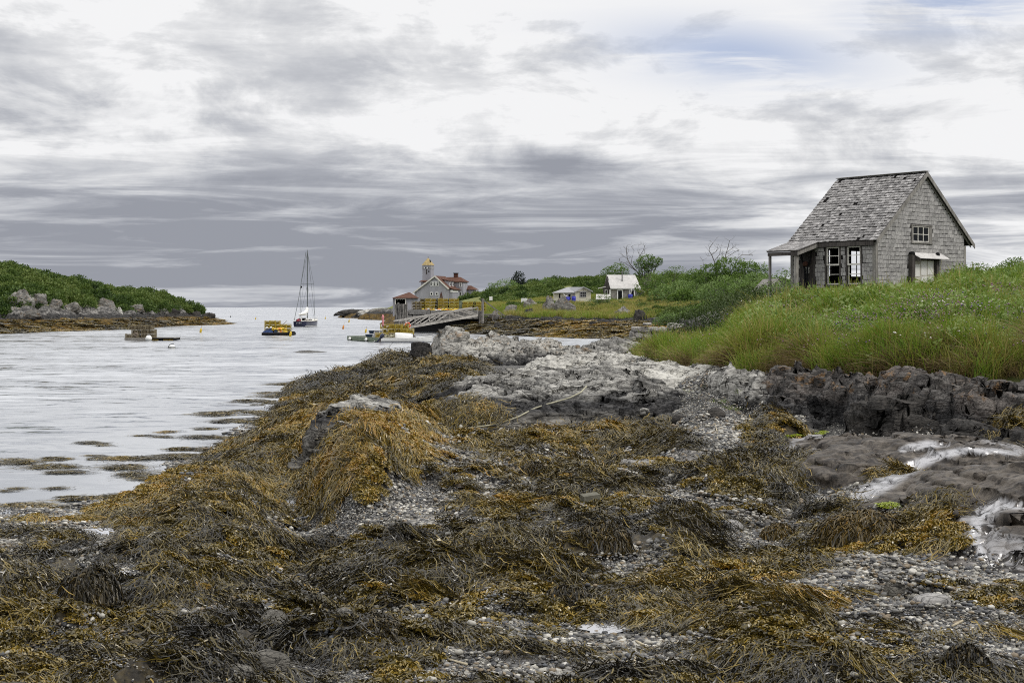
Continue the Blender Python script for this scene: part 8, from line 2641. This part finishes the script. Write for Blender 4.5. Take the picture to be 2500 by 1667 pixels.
# heaped mounds of long weed
def weed_heap(label, px, py, wpx, hpx, tintc, seed, n=1300):
    p = seat_many([(px, py)])[0]
    Y = p[1]
    rx, H = wpx / 2 / F * Y, hpx / F * Y
    ry = rx * .75
    r = np.random.default_rng(seed)
    an = r.uniform(0, 6.283, n)
    q0 = r.uniform(0, .75, n) ** .8
    k = 9
    tt = np.linspace(0, 1, k)
    ln = r.uniform(.35, .8, n)
    rr = np.minimum(q0[:, None] + ln[:, None] * tt[None], 1.12 + r.uniform(0, .1, (n, 1)))
    aa = an[:, None] + r.normal(0, .5, (n, 1)) * tt[None] + .12 * np.sin(tt[None] * 6 + r.uniform(0, 6, (n, 1)))
    hump = 1 + .18 * vn2(np.cos(an) * 2 + seed, np.sin(an) * 2)[:, None]
    Z = H * 1.05 * np.sqrt(np.maximum(1 - np.minimum(rr / 1.08, 1) ** 2.4, 0)) * hump + r.normal(0, .012, (n, k)) + .015
    P = np.stack([rx * rr * np.cos(aa), ry * rr * np.sin(aa), Z], -1)
    sh = np.clip(r.normal(tintc, .16, n), .02, .98)
    V, Fq, S_ = ribbons(P, r.uniform(.008, .015, n), sh, .5, r, .6)
    th = np.linspace(0, 2 * np.pi, 24, endpoint=False)[None] * np.ones((8, 1)); q_ = np.linspace(0, 1.0, 8)[:, None] * np.ones((1, 24))
    D_ = np.stack([rx * q_ * np.cos(th), ry * q_ * np.sin(th), H * .93 * np.sqrt(np.maximum(1 - q_ ** 2.4, 0)) - .02], -1).reshape(-1, 3)
    i = np.arange(7)[:, None] * 24 + np.arange(24)[None]; j = np.arange(7)[:, None] * 24 + (np.arange(24)[None] + 1) % 24
    fd = np.stack([i, j, j + 24, i + 24], -1).reshape(-1, 4)
    V = np.concatenate([V, D_]); Fq = np.concatenate([Fq, fd + len(V) - len(D_)]); S_ = np.concatenate([S_, np.full(len(D_), .02)])
    o = link('seaweed_heap', npmesh('seaweed_heap', V, Fq, M_weed2, False, {'shade': S_}), None, (p[0], Y + ry * .8, p[2] - .02))
    return tag(o, label, 'seaweed')
m, t = mat('seaweed_heap')
colr = t.ramp(t.attr('shade'), [(0.0, (0.010, 0.009, 0.007)), (0.22, (0.028, 0.023, 0.012)), (0.45, (0.070, 0.050, 0.013)), (0.66, (0.135, 0.085, 0.015)), (0.85, (0.20, 0.115, 0.014)), (1.0, (0.18, 0.07, 0.012))])
t.out(t.pbsdf(colr, 0.42, 0.4))
M_weed2 = m
weed_heap('big rounded heap of olive weed by the slab on the right', 2118, 1342, 225, 78, .42, 1, 2200)
weed_heap('dark heap of stringy weed at the left', 205, 1475, 150, 70, .18, 2, 1500)
weed_heap('long dark heap of weed in the centre left', 775, 1365, 180, 42, .12, 3, 1400)
weed_heap('hollow heap of pale stringy weed near the bottom centre', 900, 1580, 190, 58, .26, 4, 1700)
weed_heap('small brown heap of weed beside the big rounded heap', 1905, 1325, 90, 34, .45, 5, 700)
weed_heap('tangled heap of weed in the right centre of the foreground', 1470, 1350, 150, 55, .30, 6, 1300)
weed_heap('dark weedy lump at the lower right corner', 2370, 1660, 130, 62, .15, 7, 900)
weed_heap('drooping grey tuft of weed on the gravel', 1300, 1172, 70, 36, .30, 8, 500)
weed_heap('curved heap of dark weed right of bottom centre', 1390, 1500, 130, 50, .22, 9, 1100)

# tide pools: flat water among the weed
def pool(L, z, label, m_=None):
    b = MB()
    pts = [onz(px, py, z) for px, py in L]
    o = tag(b.raw(pts, [tuple(range(len(pts)))]).build('tide_pool', m_ or M_pool), label, None, None, 'structure')
    return o
def poolring(cx, cy, rx, ry, n=18, seed=1):
    r = random.Random(seed)
    return [(cx + rx * (1 + r.uniform(-.2, .2)) * math.cos(2 * math.pi * i / n), cy + ry * (1 + r.uniform(-.2, .2)) * math.sin(2 * math.pi * i / n)) for i in range(n)]
for cx, cy, rx, ry, dz_, lb in ((1400, 1140, 95, 20, .035, 'dark tide pool below the weed bank in the middle'), (655, 1170, 85, 15, .035, 'shallow pool left of the weed ridge'), (710, 1243, 50, 8, .055, 'small bright puddle left of the gravel'), (1650, 1140, 60, 12, .05, 'puddle beside the grey slabs'), (300, 1403, 40, 9, .055, 'puddle in the left gravel'), (420, 1478, 50, 7, .055, 'puddle in the left weed'), (1725, 1335, 28, 10, .055, 'puddle in the right gravel'), (1275, 1605, 70, 16, .055, 'wet sandy patch near the bottom centre'), (1480, 1530, 60, 14, .055, 'wet patch in the centre of the foreground'), (1790, 1548, 50, 12, .055, 'wet patch right of the bottom centre'), (350, 1420, 60, 10, .055, 'long puddle in the lower left gravel'), (130, 1572, 80, 9, .055, 'puddle near the lower left edge'), (2210, 1492, 50, 9, .055, 'puddle among the lower right gravel'), (250, 1300, 70, 12, .05, 'wet sand spit at the water edge')):
    p = seat_many([(cx, cy)])[0]
    pool(poolring(cx, cy, rx, ry, 20, int(cx)), float(NEAR(np.array([p[0]]), np.array([p[1]]))[0]) + dz_, lb, M_pool if cx == 1400 else M_film)
# bright green weed on the slab edge
pts = seat_many([(1905 + 5.5 * i + rw_.uniform(-2, 2), 1068 - .9 * i * .6 + rw_.uniform(-3, 3)) for i in range(20)] + [(1880 + rw_.uniform(-25, 20), 1085 + rw_.uniform(-14, 10)) for i in range(16)] + [(2170 + rw_.uniform(-14, 14), 1236 + rw_.uniform(-5, 5)) for i in range(14)])
n = len(pts)
m, t = mat('green_weed')
t.out(t.pbsdf(t.mix(t.attr('shade'), (0.16, 0.22, 0.012), (0.34, 0.40, 0.03)), 0.4, 0.4))
GW = mesh_src('green_weed_clump', [bladder(777, 120, .16)], m)
scatter('green_seaweed', 'bright yellow green weed along the slab edge', [GW], pts, np.stack([np.zeros(n), np.zeros(n), RNG.uniform(0, 6, n)], 1), np.full((n, 3), .5) * [1, 1, .5], np.zeros(n, int), np.full(n, .5))
